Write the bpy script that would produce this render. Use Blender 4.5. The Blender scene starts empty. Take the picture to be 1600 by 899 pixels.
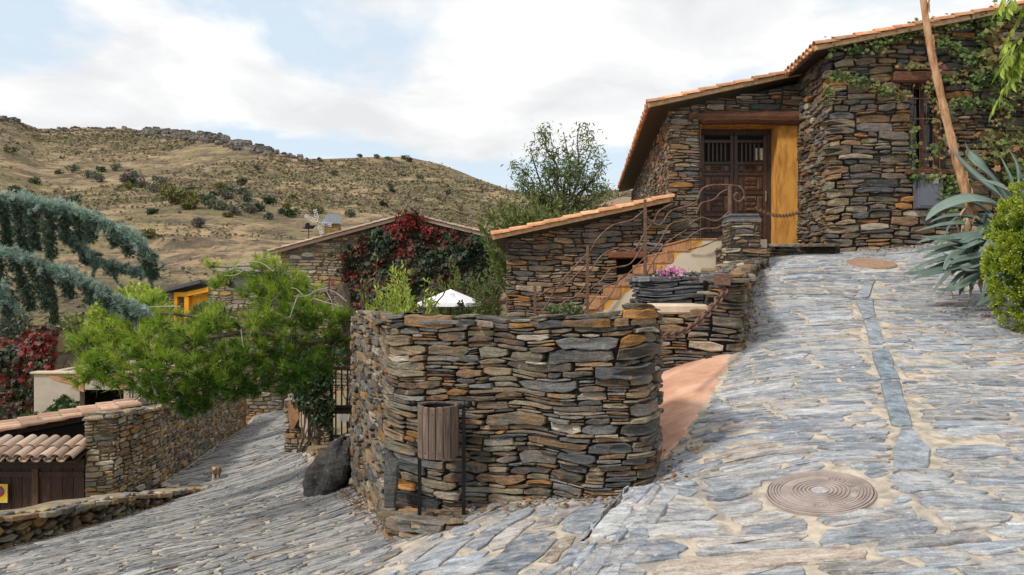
import bpy, math, random
import numpy as np
from mathutils import Vector, Matrix, Quaternion
PI = math.pi
SC = bpy.context.scene
COL = SC.collection
F = 1200.0            # focal length in photo pixels (27 mm on 36 mm)

def P(px, py, d):
    """point at depth d seen at photo pixel px,py; the camera is the world origin looking along +Y"""
    return Vector(((px - 800) / F * d, d, (449.5 - py) / F * d))

# ------------------------------------------------------------------ mesh collecting
class G:
    def __init__(s):
        s.v = []; s.f = []; s.m = []; s.r = []; s.n = 0
    def add(s, verts, faces, mi=0, rv=None):
        b = s.n
        va = np.asarray([tuple(q) for q in verts], float) if not isinstance(verts, np.ndarray) else verts
        s.v.append(va); s.n += len(va)
        if rv is None: rv = (random.random(), random.random(), random.random())
        for f in faces:
            s.f.append([i + b for i in f]); s.m.append(mi); s.r.append(rv)
    def empty(s): return s.n == 0

def mk(name, g, mats, parent=None, smooth=False, origin=None):
    V = np.concatenate(g.v) if g.v else np.zeros((0, 3))
    if parent is not None:
        o = np.array(world_loc(parent))
    elif origin is not None:
        o = np.array(origin)
    else:
        lo, hi = V.min(0), V.max(0); o = np.array([(lo[0]+hi[0])/2, (lo[1]+hi[1])/2, lo[2]])
    me = bpy.data.meshes.new(name)
    nl = np.fromiter((len(f) for f in g.f), int, len(g.f))
    li = np.fromiter((i for f in g.f for i in f), int, int(nl.sum()))
    me.vertices.add(len(V)); me.vertices.foreach_set('co', (V - o).astype(np.float32).ravel())
    me.loops.add(len(li)); me.loops.foreach_set('vertex_index', li.astype(np.int32))
    me.polygons.add(len(nl))
    st = np.zeros(len(nl), np.int32); st[1:] = np.cumsum(nl)[:-1]
    me.polygons.foreach_set('loop_start', st)
    me.polygons.foreach_set('material_index', np.array(g.m, np.int32))
    me.polygons.foreach_set('use_smooth', np.full(len(nl), smooth, bool))
    me.update(calc_edges=True)
    at = me.attributes.new('rv', 'FLOAT_VECTOR', 'FACE')
    at.data.foreach_set('vector', np.array(g.r, np.float32).ravel())
    if not isinstance(mats, (list, tuple)): mats = [mats]
    for m in mats: me.materials.append(m)
    ob = bpy.data.objects.new(name, me); COL.objects.link(ob)
    if parent is not None:
        ob.parent = parent
    else:
        ob.location = o
    return ob

def world_loc(o):
    l = Vector(o.location)
    while o.parent is not None:
        o = o.parent; l = l + Vector(o.location)
    return l

def tag(o, label=None, cat=None, group=None, kind=None):
    if label: o['label'] = label
    if cat: o['category'] = cat
    if group: o['group'] = group
    if kind: o['kind'] = kind
    return o

def thing(name, loc, label, cat, group=None):
    o = bpy.data.objects.new(name, None); COL.objects.link(o); o.location = loc
    o.empty_display_size = .2
    return tag(o, label, cat, group)

# ------------------------------------------------------------------ basic shapes
def box(g, lo, hi, mi=0, bev=0.0, rv=None, M=None):
    x0, y0, z0 = lo; x1, y1, z1 = hi
    if bev <= 0:
        v = [(x0,y0,z0),(x1,y0,z0),(x1,y1,z0),(x0,y1,z0),(x0,y0,z1),(x1,y0,z1),(x1,y1,z1),(x0,y1,z1)]
        f = [(3,2,1,0),(4,5,6,7),(0,1,5,4),(1,2,6,5),(2,3,7,6),(3,0,4,7)]
    else:
        b = min(bev, (x1-x0)*.45, (y1-y0)*.45, (z1-z0)*.45)
        v = []
        for (ax, zz) in ((1, z0), (0, z0+b), (0, z1-b), (1, z1)):
            i = b*ax
            X0, X1, Y0, Y1 = x0+i, x1-i, y0+i, y1-i
            c = b*.5
            v += [(X0+c,Y0,zz),(X1-c,Y0,zz),(X1,Y0+c,zz),(X1,Y1-c,zz),(X1-c,Y1,zz),(X0+c,Y1,zz),(X0,Y1-c,zz),(X0,Y0+c,zz)]
        f = [tuple(range(7,-1,-1)), tuple(range(24,32))]
        for k in range(3):
            for i in range(8):
                j = (i+1) % 8
                f.append((k*8+i, k*8+j, k*8+8+j, k*8+8+i))
    if M is not None: v = [M @ Vector(q) for q in v]
    g.add(v, f, mi, rv)

def frame_axes(d, up=Vector((0,0,1))):
    d = d.normalized()
    if abs(d.dot(up)) > .98: up = Vector((1,0,0))
    a = d.cross(up).normalized(); b = a.cross(d).normalized()
    return a, b

def tube(g, pts, rad, n=7, mi=0, rv=None, cap=True):
    pts = [Vector(p) for p in pts]
    if not isinstance(rad, (list, tuple)): rad = [rad]*len(pts)
    v = []; f = []
    a0 = None
    for i, p in enumerate(pts):
        d = (pts[min(i+1, len(pts)-1)] - pts[max(i-1, 0)])
        if d.length < 1e-9: d = Vector((0,0,1))
        d.normalize()
        if a0 is None: a, b = frame_axes(d)
        else:
            a = (a0 - d*a0.dot(d))
            if a.length < 1e-6: a, _ = frame_axes(d)
            a.normalize(); b = d.cross(a)
        a0 = a
        for k in range(n):
            t = 2*PI*k/n
            v.append(p + a*(math.cos(t)*rad[i]) + b*(math.sin(t)*rad[i]))
    for i in range(len(pts)-1):
        for k in range(n):
            k2 = (k+1) % n
            f.append((i*n+k, i*n+k2, (i+1)*n+k2, (i+1)*n+k))
    if cap:
        f.append(tuple(range(n-1,-1,-1))); f.append(tuple((len(pts)-1)*n+k for k in range(n)))
    g.add(v, f, mi, rv)

def spline(pts, n=8):
    pts = [Vector(p) for p in pts]
    out = []
    for i in range(len(pts)-1):
        p0 = pts[max(i-1,0)]; p1 = pts[i]; p2 = pts[i+1]; p3 = pts[min(i+2,len(pts)-1)]
        for k in range(n):
            t = k/n
            out.append(.5*((2*p1)+(p2-p0)*t+(2*p0-5*p1+4*p2-p3)*t*t+(3*p1-p0-3*p2+p3)*t**3))
    out.append(pts[-1]); return out

def lathe(g, prof, c, n=24, mi=0, rv=None, a0=0, a1=2*PI):
    full = abs(a1-a0-2*PI) < 1e-6
    m = n if full else n+1
    v = []; f = []
    for (r, z) in prof:
        for k in range(m):
            t = a0+(a1-a0)*k/n
            v.append((c[0]+r*math.cos(t), c[1]+r*math.sin(t), c[2]+z))
    for i in range(len(prof)-1):
        for k in range(n if full else n):
            k2 = (k+1) % m
            f.append((i*m+k, i*m+k2, (i+1)*m+k2, (i+1)*m+k))
    g.add(v, f, mi, rv)

def prism(g, poly, axis, a, b, mi=0, rv=None):
    """extrude a 2D outline: axis 'y' -> outline in x,z ; axis 'z' -> outline in x,y ; axis 'x' -> outline in y,z"""
    def p3(q, t):
        if axis == 'y': return (q[0], t, q[1])
        if axis == 'z': return (q[0], q[1], t)
        return (t, q[0], q[1])
    n = len(poly)
    v = [p3(q, a) for q in poly] + [p3(q, b) for q in poly]
    f = [tuple(range(n)), tuple(range(2*n-1, n-1, -1))]
    for i in range(n):
        j = (i+1) % n
        f.append((i, i+n, j+n, j))
    g.add(v, f, mi, rv)

# ------------------------------------------------------------------ materials
def newmat(name, rough=.8, spec=.3):
    m = bpy.data.materials.new(name); m.use_nodes = True
    nt = m.node_tree; b = nt.nodes['Principled BSDF']
    b.inputs['Roughness'].default_value = rough
    b.inputs['Specular IOR Level'].default_value = spec
    return m, nt, b

def nd(nt, t, **kw):
    n = nt.nodes.new(t)
    for k, v in kw.items():
        if k.startswith('_'): setattr(n, k[1:], v)
        else:
            n.inputs[k.replace('__', ' ')].default_value = v
    return n

def lk(nt, a, b): nt.links.new(a, b)

def ramp(nt, fac, stops, interp='LINEAR'):
    r = nt.nodes.new('ShaderNodeValToRGB'); r.color_ramp.interpolation = interp
    e = r.color_ramp.elements
    while len(e) < len(stops): e.new(.5)
    for el, (p, c) in zip(e, stops):
        el.position = p; el.color = (*c, 1) if len(c) == 3 else c
    lk(nt, fac, r.inputs['Fac']); return r.outputs['Color']

def mixc(nt, a, b, fac, mode='MIX'):
    m = nt.nodes.new('ShaderNodeMix'); m.data_type = 'RGBA'; m.blend_type = mode
    for s, v in ((m.inputs[6], a), (m.inputs[7], b), (m.inputs[0], fac)):
        if hasattr(v, 'is_linked') or hasattr(v, 'links'): lk(nt, v, s)
        elif isinstance(v, (int, float)): s.default_value = v
        else: s.default_value = (*v, 1) if len(v) == 3 else v
    return m.outputs[2]

def mth(nt, op, a, b=None, clamp=False):
    m = nt.nodes.new('ShaderNodeMath'); m.operation = op; m.use_clamp = clamp
    for i, v in enumerate((a, b)):
        if v is None: continue
        if isinstance(v, (int, float)): m.inputs[i].default_value = v
        else: lk(nt, v, m.inputs[i])
    return m.outputs[0]

def maprange(nt, v, a, b, c, d):
    m = nt.nodes.new('ShaderNodeMapRange')
    lk(nt, v, m.inputs[0])
    for i, q in enumerate((a, b, c, d)): m.inputs[1+i].default_value = q
    return m.outputs[0]

def coords(nt, scale=(1,1,1), rand=0.0, rot=(0,0,0)):
    tc = nt.nodes.new('ShaderNodeTexCoord')
    mp = nt.nodes.new('ShaderNodeMapping'); mp.inputs['Scale'].default_value = scale; mp.inputs['Rotation'].default_value = rot
    src = tc.outputs['Object']
    if rand:
        at = nt.nodes.new('ShaderNodeAttribute'); at.attribute_name = 'rv'
        vm = nt.nodes.new('ShaderNodeVectorMath'); vm.operation = 'SCALE'; vm.inputs[3].default_value = rand
        lk(nt, at.outputs['Vector'], vm.inputs[0])
        va = nt.nodes.new('ShaderNodeVectorMath'); va.operation = 'ADD'
        lk(nt, src, va.inputs[0]); lk(nt, vm.outputs[0], va.inputs[1]); src = va.outputs[0]
    lk(nt, src, mp.inputs['Vector']); return mp.outputs['Vector']

def noise(nt, vec, scale, detail=5, rough=.6, dist=0):
    n = nt.nodes.new('ShaderNodeTexNoise')
    n.inputs['Scale'].default_value = scale; n.inputs['Detail'].default_value = detail
    n.inputs['Roughness'].default_value = rough; n.inputs['Distortion'].default_value = dist
    lk(nt, vec, n.inputs['Vector']); return n.outputs['Fac']

def bump(nt, b, h, strength=.5, dist=.02):
    n = nt.nodes.new('ShaderNodeBump'); n.inputs['Strength'].default_value = strength; n.inputs['Distance'].default_value = dist
    lk(nt, h, n.inputs['Height']); lk(nt, n.outputs['Normal'], b.inputs['Normal'])

def rvs(nt):
    at = nt.nodes.new('ShaderNodeAttribute'); at.attribute_name = 'rv'
    s = nt.nodes.new('ShaderNodeSeparateXYZ'); lk(nt, at.outputs['Vector'], s.inputs[0])
    return s.outputs

def stone_mat(name, stops, strata=(3,3,26), rust=(.33,.13,.03), rust_lo=.56, rust_hi=.72, rust_amt=.75, lich=.35, mul=(.62,1.3), bstr=.8, bdist=.012, rough=.78, lichc=(.42,.41,.37), cover=None):
    m, nt, b = newmat(name, rough, .35)
    r = rvs(nt)
    base = ramp(nt, r[0], stops, 'CONSTANT')
    vs = coords(nt, strata, 7.0)
    vo = coords(nt, (1,1,1), 9.0)
    vw = coords(nt)
    st = noise(nt, vs, 1.6, 7, .65, .4)
    pat = noise(nt, vo, 4.5, 6, .65, .8)
    fine = noise(nt, vw, 60, 4, .7)
    k = mth(nt, 'MULTIPLY', maprange(nt, st, .3, .7, .42, 1.62), maprange(nt, r[1], 0, 1, *mul))
    k = mth(nt, 'MULTIPLY', k, maprange(nt, fine, .3, .7, .75, 1.25))
    kc = nt.nodes.new('ShaderNodeCombineColor')
    for i in range(3): lk(nt, k, kc.inputs[i])
    c = mixc(nt, base, kc.outputs[0], 1.0, 'MULTIPLY')
    rf = mth(nt, 'MULTIPLY', maprange(nt, mth(nt, 'ADD', pat, mth(nt, 'MULTIPLY', mth(nt, 'SUBTRACT', r[2], .5), .22)), rust_lo, rust_hi, 0, rust_amt), maprange(nt, fine, .25, .6, .3, 1))
    rc = mixc(nt, rust, (rust[0]*1.5, rust[1]*1.9, rust[2]*2.6), noise(nt, vo, 22, 3))
    c = mixc(nt, c, rc, rf)
    lf = noise(nt, vw, 17, 6, .7, .3)
    c = mixc(nt, c, lichc, mth(nt, 'MULTIPLY', maprange(nt, lf, .58, .7, 0, lich), 1.0))
    if cover:   # thin mortar film smeared over the stone
        cf = noise(nt, coords(nt, cover[1]), cover[2], 7, .65, .5)
        c = mixc(nt, c, cover[0], maprange(nt, cf, cover[3], cover[4], 0, cover[5]))
    lk(nt, c, b.inputs['Base Color'])
    flk = mth(nt, 'SNAP', mth(nt, 'ADD', st, mth(nt, 'MULTIPLY', pat, .7)), .13)
    h = mth(nt, 'ADD', mth(nt, 'ADD', mth(nt, 'MULTIPLY', st, .6), mth(nt, 'MULTIPLY', flk, .9)), mth(nt, 'ADD', mth(nt, 'MULTIPLY', fine, .25), mth(nt, 'MULTIPLY', pat, .6)))
    bump(nt, b, h, bstr, bdist)
    lk(nt, maprange(nt, st, .3, .7, rough-.12, rough+.12), b.inputs['Roughness'])
    return m

def plain(name, col, rough=.7, var=.25, scale=8, spec=.3, metal=0, bstr=.2, stretch=(1,1,1), rnd=.0, col2=None, detail=5, lo=.35, hi=.65):
    m, nt, b = newmat(name, rough, spec)
    b.inputs['Metallic'].default_value = metal
    n = noise(nt, coords(nt, stretch, 3.0 if rnd else 0), scale, detail, .6, .3)
    c2 = col2 or tuple(min(1, q*(1+var)) for q in col)
    c1 = col if col2 else tuple(q*(1-var) for q in col)
    c = mixc(nt, c1, c2, maprange(nt, n, lo, hi, 0, 1))
    if rnd:
        r = rvs(nt); kc = nt.nodes.new('ShaderNodeCombineColor'); k = maprange(nt, r[1], 0, 1, 1-rnd, 1+rnd)
        for i in range(3): lk(nt, k, kc.inputs[i])
        c = mixc(nt, c, kc.outputs[0], 1.0, 'MULTIPLY')
    lk(nt, c, b.inputs['Base Color'])
    if bstr: bump(nt, b, n, bstr, .01)
    return m

def leafmat(name, stops, trans=.35, rough=.55, mul=(.7,1.3), patch=None, spec=.35):
    """foliage: colour from the per-leaf random value (ramp), some light passes through"""
    m, nt, b = newmat(name, rough, spec)
    r = rvs(nt)
    fac = r[0]
    if patch:
        pn = noise(nt, coords(nt), patch, 4, .6)
        fac = mth(nt, 'ADD', mth(nt, 'MULTIPLY', r[0], .45), maprange(nt, pn, .32, .68, 0, .55), True)
    c = ramp(nt, fac, stops)
    kc = nt.nodes.new('ShaderNodeCombineColor'); k = maprange(nt, r[1], 0, 1, *mul)
    for i in range(3): lk(nt, k, kc.inputs[i])
    c = mixc(nt, c, kc.outputs[0], 1.0, 'MULTIPLY')
    lk(nt, c, b.inputs['Base Color'])
    t = nt.nodes.new('ShaderNodeBsdfTranslucent'); lk(nt, c, t.inputs['Color'])
    mx = nt.nodes.new('ShaderNodeMixShader'); mx.inputs[0].default_value = trans
    lk(nt, b.outputs[0], mx.inputs[1]); lk(nt, t.outputs[0], mx.inputs[2])
    lk(nt, mx.outputs[0], nt.nodes['Material Output'].inputs['Surface'])
    return m

MT = {}
WALL_STOPS = [(0,(.075,.078,.08)),(.14,(.125,.126,.12)),(.30,(.16,.145,.105)),(.44,(.20,.17,.115)),(.54,(.10,.085,.062)),(.66,(.18,.11,.06)),(.74,(.31,.148,.042)),(.785,(.26,.20,.125)),(.86,(.19,.175,.15)),(.95,(.34,.31,.255))]
MT['wall'] = stone_mat('slate_wall_stone', WALL_STOPS, mul=(.5,1.15), rust=(.26,.118,.034), rust_lo=.47, rust_hi=.70, rust_amt=.62, bstr=1.0, bdist=.022, strata=(4,4,22))
MT['wall_dark'] = stone_mat('house_wall_stone', [(0,(.075,.076,.078)),(.14,(.12,.118,.112)),(.30,(.155,.135,.095)),(.46,(.105,.085,.06)),(.58,(.18,.112,.06)),(.70,(.30,.14,.042)),(.745,(.25,.19,.12)),(.84,(.20,.175,.13)),(.93,(.34,.295,.22))], rust=(.26,.118,.036), rust_amt=.62, rust_lo=.47, rust_hi=.72, bstr=1.0, bdist=.022, strata=(4,4,20))
MT['slate'] = stone_mat('grey_slate', [(0,(.06,.068,.075)),(.4,(.1,.108,.115)),(.7,(.14,.14,.135))], rust_amt=.2)
MT['rubble'] = stone_mat('ochre_rubble_stone', [(0,(.16,.15,.13)),(.2,(.22,.19,.14)),(.4,(.3,.23,.13)),(.55,(.33,.2,.08)),(.68,(.2,.14,.08)),(.82,(.36,.32,.25))], rust=(.36,.19,.05), rust_amt=.6, mul=(.6,1.25))
MT['gap'] = plain('wall_joint_earth', (.045,.036,.027), .95, .5, 14, bstr=.6)
MT['joint'] = plain('ochre_mortar', (.25,.19,.12), .95, .35, 10, bstr=.6)
MORTAR = (.56,.46,.34)
MT['pave_low'] = stone_mat('lower_street_slate', [(0,(.18,.19,.20)),(.2,(.24,.24,.24)),(.4,(.285,.28,.27)),(.58,(.33,.32,.30)),(.72,(.23,.22,.205)),(.84,(.29,.255,.22)),(.94,(.20,.205,.215))], strata=(3.5,15,8), rust=(.38,.27,.17), rust_lo=.6, rust_hi=.8, rust_amt=.5, lich=.5, mul=(.62,1.12), bstr=.9, bdist=.014, lichc=(.56,.52,.46), cover=((.52,.46,.385),(2.2,5,2),2.6,.50,.66,.5), rough=.7)  # browner slate, also toned darker to put the lane's shade into the colour
MT['drain'] = stone_mat('smooth_drain_slate', [(0,(.20,.235,.27)),(.4,(.27,.30,.33)),(.7,(.235,.26,.29))], strata=(6,6,6), rust_amt=.4, lich=.6, mul=(.75,1.15), bstr=.5, bdist=.008, lichc=(.5,.5,.48))
MT['mortar'] = plain('cream_paving_mortar', (.52,.44,.34), .92, .3, 9, bstr=1.0, col2=(.27,.24,.205), detail=12, lo=.38, hi=.60)
MT['pave'] = stone_mat('blue_grey_paving_slate', [(0,(.19,.215,.25)),(.18,(.25,.275,.305)),(.36,(.30,.315,.335)),(.52,(.36,.37,.375)),(.64,(.265,.265,.268)),(.76,(.31,.29,.272)),(.86,(.22,.24,.268)),(.96,(.34,.28,.23))],
    strata=(3.5,15,8), rust=(.45,.31,.19), rust_lo=.60, rust_hi=.8, rust_amt=.6, lich=.6, mul=(.72,1.2), bstr=.9, bdist=.014, lichc=(.66,.62,.56), cover=((.60,.54,.46),(2.2,5,2),2.6,.50,.66,.5), rough=.68)
MT['tile'] = plain('terracotta_roof_tile', (.50,.20,.085), .85, .2, 9, bstr=.4, rnd=.38, col2=(.62,.36,.20), detail=8)
MT['tile_old'] = plain('weathered_roof_tile', (.42,.26,.17), .9, .3, 9, bstr=.3, rnd=.3, col2=(.34,.29,.24))
MT['tile_bed'] = plain('roof_bedding_mortar', (.5,.33,.18), .9, .2, 12, bstr=.4)
MT['wood_dark'] = plain('dark_timber', (.035,.021,.014), .6, .5, 5, bstr=.35, stretch=(9,9,1.2), rnd=.25, spec=.4)
MT['wood_door'] = plain('carved_door_timber', (.04,.017,.008), .45, .5, 6, bstr=.3, stretch=(6,6,2), rnd=.5, spec=.5)
MT['wood_beam'] = plain('timber_lintel_wood', (.13,.055,.028), .7, .4, 6, bstr=.5, stretch=(1,8,8), rnd=.2)
MT['door_panel'] = plain('carved_panel_timber', (.10,.043,.017), .45, .5, 6, bstr=.3, stretch=(6,6,2), rnd=.6, spec=.5)
MT['ochre'] = plain('ochre_render', (.32,.13,.028), .88, .2, 3.2, bstr=.5, col2=(.60,.29,.06), detail=11, stretch=(2.5,2.5,.7), lo=.33, hi=.58)
MT['ochre_bright'] = plain('orange_paint', (.72,.32,.02), .75, .12, 5, bstr=.1)
MT['cream'] = plain('cream_stone_facing', (.62,.50,.36), .9, .15, 6, bstr=.4, col2=(.48,.38,.27), detail=7)
MT['pink'] = plain('terracotta_path_paving', (.42,.21,.13), .88, .15, 2.6, bstr=.5, col2=(.60,.36,.25), detail=11, lo=.36, hi=.60)
MT['iron'] = plain('rusty_iron', (.10,.055,.036), .6, .4, 30, metal=.2, bstr=.3, col2=(.20,.115,.08))
MT['iron_dark'] = plain('dark_iron', (.012,.012,.013), .5, .3, 30, metal=.4, bstr=.1)
MT['beige'] = plain('beige_render', (.52,.43,.33), .9, .12, 3, bstr=.2, col2=(.42,.36,.29), detail=7)
MT['white'] = plain('white_canvas', (.8,.8,.82), .8, .04, 5, bstr=.05)
MT['earth'] = plain('dry_earth', (.24,.18,.115), .95, .35, 3, bstr=.6, col2=(.15,.13,.07), detail=8)
MT['bark'] = plain('tree_bark', (.10,.075,.055), .9, .4, 14, bstr=.7, stretch=(2,2,.5))
MT['twig'] = plain('bare_twig', (.36,.32,.28), .9, .25, 20, bstr=.2)
MT['dark'] = plain('dark_interior', (.01,.009,.008), .9, .1, 3, bstr=0)
MT['cast'] = plain('worn_cast_iron', (.36,.29,.262), .6, .15, 9, bstr=.5, col2=(.25,.205,.18), spec=.4, detail=9)
MT['cast_hi'] = plain('polished_cast_relief', (.46,.39,.35), .5, .12, 7, bstr=.3, spec=.5, col2=(.26,.21,.19), detail=8)
MT['grey_box'] = plain('grey_painted_metal', (.105,.11,.135), .45, .06, 6, bstr=.03, spec=.5)
# ------------------------------------------------------------------ dry stone generator
def pack(U, V0, V1, rng, w=(.12,.6), h=(.025,.115), asp=(.10,.34), openings=(), cell=.02):
    """fill a U x (V0..V1) field with rectangles laid like dry stone, always on the lowest bed"""
    n = max(4, int(round(U/cell))); H = np.full(n, V0, float)
    i = 0
    while i < n:
        k = rng.randint(6, 26); H[i:i+k] -= rng.uniform(0, h[1]*.7); i += k
    out = []; guard = 0
    while guard < 60000:
        guard += 1
        a = int(np.argmin(H)); h0 = H[a]
        if h0 >= V1: break
        b = a
        while b < n and abs(H[b]-h0) < 1e-6: b += 1
        hit = False
        for (u0, v0, u1, v1) in openings:
            c0, c1 = max(a, int(round(u0/cell))), min(b, int(round(u1/cell)))
            if c1 > c0 and h0 >= v0-1e-4 and h0 < v1-1e-4:
                H[c0:c1] = v1; hit = True
        if hit: continue
        wd = b-a
        ww = min(w[1], max(w[0], math.exp(rng.gauss(math.log((w[0]*w[1])**.5*1.05), .45))))
        wc = int(ww/cell)
        if wc > .72*wd:
            wc = wd if wd*cell < w[1]*1.35 else wd//2
        if wd-wc < w[0]*.55/cell and wd*cell < w[1]*1.5: wc = wd
        wc = max(1, wc)
        s = a if (rng.random() < .6 or wc == wd) else b-wc
        hh = min(h[1], max(h[0], wc*cell*rng.uniform(*asp)))
        dl = H[a-1]-h0 if a > 0 else 9; dr = H[b]-h0 if b < n else 9
        if wd*cell < w[0]*.6:
            hh = min(max(min(dl, dr), h[0]*.5), h[1]*1.3)
        else:
            for q in ((dl, dr) if s == a else (dr, dl)):
                if .55*hh < q < 1.7*hh and q <= h[1]*1.35: hh = q; break
        for (u0, v0, u1, v1) in openings:
            if s*cell < u1-1e-6 and (s+wc)*cell > u0+1e-6 and h0 < v0 < h0+hh: hh = max(v0-h0, .004)
        H[s:s+wc] = h0+hh
        if hh > .012: out.append((s*cell, h0, (s+wc)*cell, h0+hh))
    return out

def lay_stones(g, rects, mapf, rng, gap=.010, proj=(0,.045), depth=.09, bevel=.010, warp=.018, chop=(.02,.22), mi=0, seg=.1, keep=None, topf=None, jit=.012, colour=None, openings=()):
    """turn rectangles into irregular faced stones; mapf(u,v,n) -> world xyz arrays"""
    UV = []; spans = []; ph = [rng.uniform(0, 6.28) for _ in range(6)]
    for (u0, v0, u1, v1) in rects:
        cu, cv = (u0+u1)/2, (v0+v1)/2
        if keep is not None:
            kk = keep(cu, cv, u0, u1, v0, v1)
            if not kk: continue
            if isinstance(kk, tuple): u0, u1 = kk; cu = (u0+u1)/2
        if topf is not None:
            t = topf(cu)
            if v0 > t-.012: continue
            if v1 > t or t-v1 < .015: v1 = t + rng.uniform(-.006, .010)
        w, h = u1-u0, v1-v0
        if w < .02 or h < .012: continue
        gp = min(gap, w*.2, h*.2)*rng.uniform(.6, 1.5)
        a, b, c, d = u0+gp/2, v0+gp/2, u1-gp/2, v1-gp/2
        w, h = c-a, d-b
        nu = max(2, int(w/seg)); nv = max(1, int(h/seg))
        ring = [(a+w*i/nu, b) for i in range(nu)] + [(c, b+h*i/nv) for i in range(nv)] + [(c-w*i/nu, d) for i in range(nu)] + [(a, d-h*i/nv) for i in range(nv)]
        corners = {0:(1,1), nu:(-1,1), nu+nv:(-1,-1), 2*nu+nv:(1,-1)}
        j = min(jit, h*.2, w*.16)
        tilt = rng.uniform(-.22, .22)*h
        R = []
        for i, (x, y) in enumerate(ring):
            if i in corners:
                sx, sy = corners[i]
                x += sx*min(w*.35, h*1.3)*rng.uniform(*chop); y += sy*h*rng.uniform(chop[0]*.6, chop[1]*1.35)
            x += rng.uniform(-j, j); y += rng.uniform(-j, j)*.8 + tilt*((x-cu)/max(w, .01))
            R.append((x, y))
        m = len(R)
        p = rng.uniform(*proj); tu, tv = rng.uniform(-.5,.5)*bevel*1.4/max(w,.05), rng.uniform(-.5,.5)*bevel*1.4/max(h,.03)
        mx, my = sum(q[0] for q in R)/m, sum(q[1] for q in R)/m
        bx = min(bevel, w*.22); by = min(bevel, h*.24)
        pts = [(x, y, -depth) for x, y in R] + [(x, y, p-bevel*rng.uniform(.6,1.5)) for x, y in R]
        for x, y in R:
            dx, dy = x-mx, y-my
            X = mx+dx*max(0, 1-bx*rng.uniform(.6,1.5)/max(abs(w)/2,.01)); Y = my+dy*max(0, 1-by*rng.uniform(.6,1.5)/max(h/2,.005))
            pts.append((X, Y, p+(X-cu)*tu+(Y-cv)*tv+rng.uniform(-.55,.45)*bevel))
        pts.append((mx+rng.uniform(-.3,.3)*w, my+rng.uniform(-.2,.2)*h, p+rng.uniform(-.3,.3)*bevel))
        rv = (rng.random(), rng.random(), rng.random()) if colour is None else colour(cu, cv, rng)
        spans.append((len(UV), m, rv)); UV += pts
    if not UV: return
    A = np.array(UV)
    u, v = A[:,0].copy(), A[:,1].copy()
    A[:,1] += warp*(np.sin(u*1.9+ph[0])+.6*np.sin(u*4.7+v*2.3+ph[1])+.35*np.sin(u*10.3+v*5+ph[2]))
    A[:,0] += warp*.7*(np.sin(v*3.1+ph[3])+.6*np.sin(v*7.7+u*1.3+ph[4]))
    W = mapf(A[:,0], A[:,1], A[:,2])
    for (s, m, rv) in spans:
        f = []
        for k in range(m):
            k2 = (k+1) % m
            f += [(k, k2, m+k2, m+k), (m+k, m+k2, 2*m+k2, 2*m+k), (2*m+k, 2*m+k2, 3*m)]
        g.add(W[s:s+3*m+1], f, mi, rv)

class Path:
    """plan polyline; u runs along it, normal on its right-hand side when walking it (dx,dy)->(dy,-dx)"""
    def __init__(s, pts, smooth=0, ext=0):
        p = [np.array(q[:2], float) for q in pts]
        for _ in range(smooth):
            q = [p[0]]
            for a, b in zip(p[:-1], p[1:]):
                q += [a*.75+b*.25, a*.25+b*.75]
            q.append(p[-1]); p = q
        s.p = np.array(p); d = np.diff(s.p, axis=0); L = np.hypot(d[:,0], d[:,1])
        s.u = np.concatenate([[0], np.cumsum(L)]); s.U = s.u[-1]
        t = d/L[:,None]; vt = np.vstack([t[:1], (t[:-1]+t[1:])/2, t[-1:]]); vt /= np.hypot(vt[:,0], vt[:,1])[:,None]
        s.t = vt
    def at(s, u):
        u = np.asarray(u, float)
        x = np.interp(u, s.u, s.p[:,0]); y = np.interp(u, s.u, s.p[:,1])
        tx = np.interp(u, s.u, s.t[:,0]); ty = np.interp(u, s.u, s.t[:,1]); l = np.hypot(tx, ty)
        tx, ty = tx/l, ty/l
        ex = np.where(u < 0, u, np.where(u > s.U, u-s.U, 0))
        return x+tx*ex, y+ty*ex, ty, -tx
    def map(s, zoff=0, batter=0):
        def f(u, v, n):
            x, y, nx, ny = s.at(u); n2 = n - batter*v
            return np.stack([x+nx*n2, y+ny*n2, v+zoff], 1)
        return f

def wall_sheet(g, path, botf, topf, n=-.03, thick=None, mi=1, step=.12):
    """the mortared core behind the face stones: front, top and back"""
    us = np.linspace(0, path.U, max(2, int(path.U/step)))
    x, y, nx, ny = path.at(us); b = np.array([botf(u) for u in us]); t = np.array([topf(u) for u in us])-.03
    k = len(us)
    A = np.stack([x+nx*n, y+ny*n, b], 1); B = np.stack([x+nx*n, y+ny*n, t], 1)
    V = [A, B]
    if thick:
        V += [np.stack([x-nx*thick, y-ny*thick, t], 1), np.stack([x-nx*thick, y-ny*thick, b], 1)]
    V = np.concatenate(V); f = []
    for r in range(len(V)//k-1):
        for i in range(k-1): f.append((r*k+i, r*k+i+1, (r+1)*k+i+1, (r+1)*k+i))
    if thick:
        f.append((0, k, 2*k, 3*k)); f.append((4*k-1, 3*k-1, 2*k-1, k-1))
    g.add(V, f, mi)

def stone_face(g, path, botf, topf, rng, keep=None, openings=(), sheet=True, thick=None, batter=0, zlo=None, packkw={}, laykw={}, n=-.055):
    us = np.linspace(0, path.U, 40)
    lo = min(botf(u) for u in us) if zlo is None else zlo
    hi = max(topf(u) for u in us)
    rects = pack(path.U, lo, hi, rng, openings=openings, **packkw)
    def kp(cu, cv, u0, u1, v0, v1):
        if v1 < botf(cu)-.12: return False
        return keep is None or keep(cu, cv)
    lay_stones(g, rects, path.map(0, batter), rng, keep=kp, topf=topf, openings=openings, **laykw)
    if sheet: wall_sheet(g, path, botf, topf, n, thick)

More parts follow.
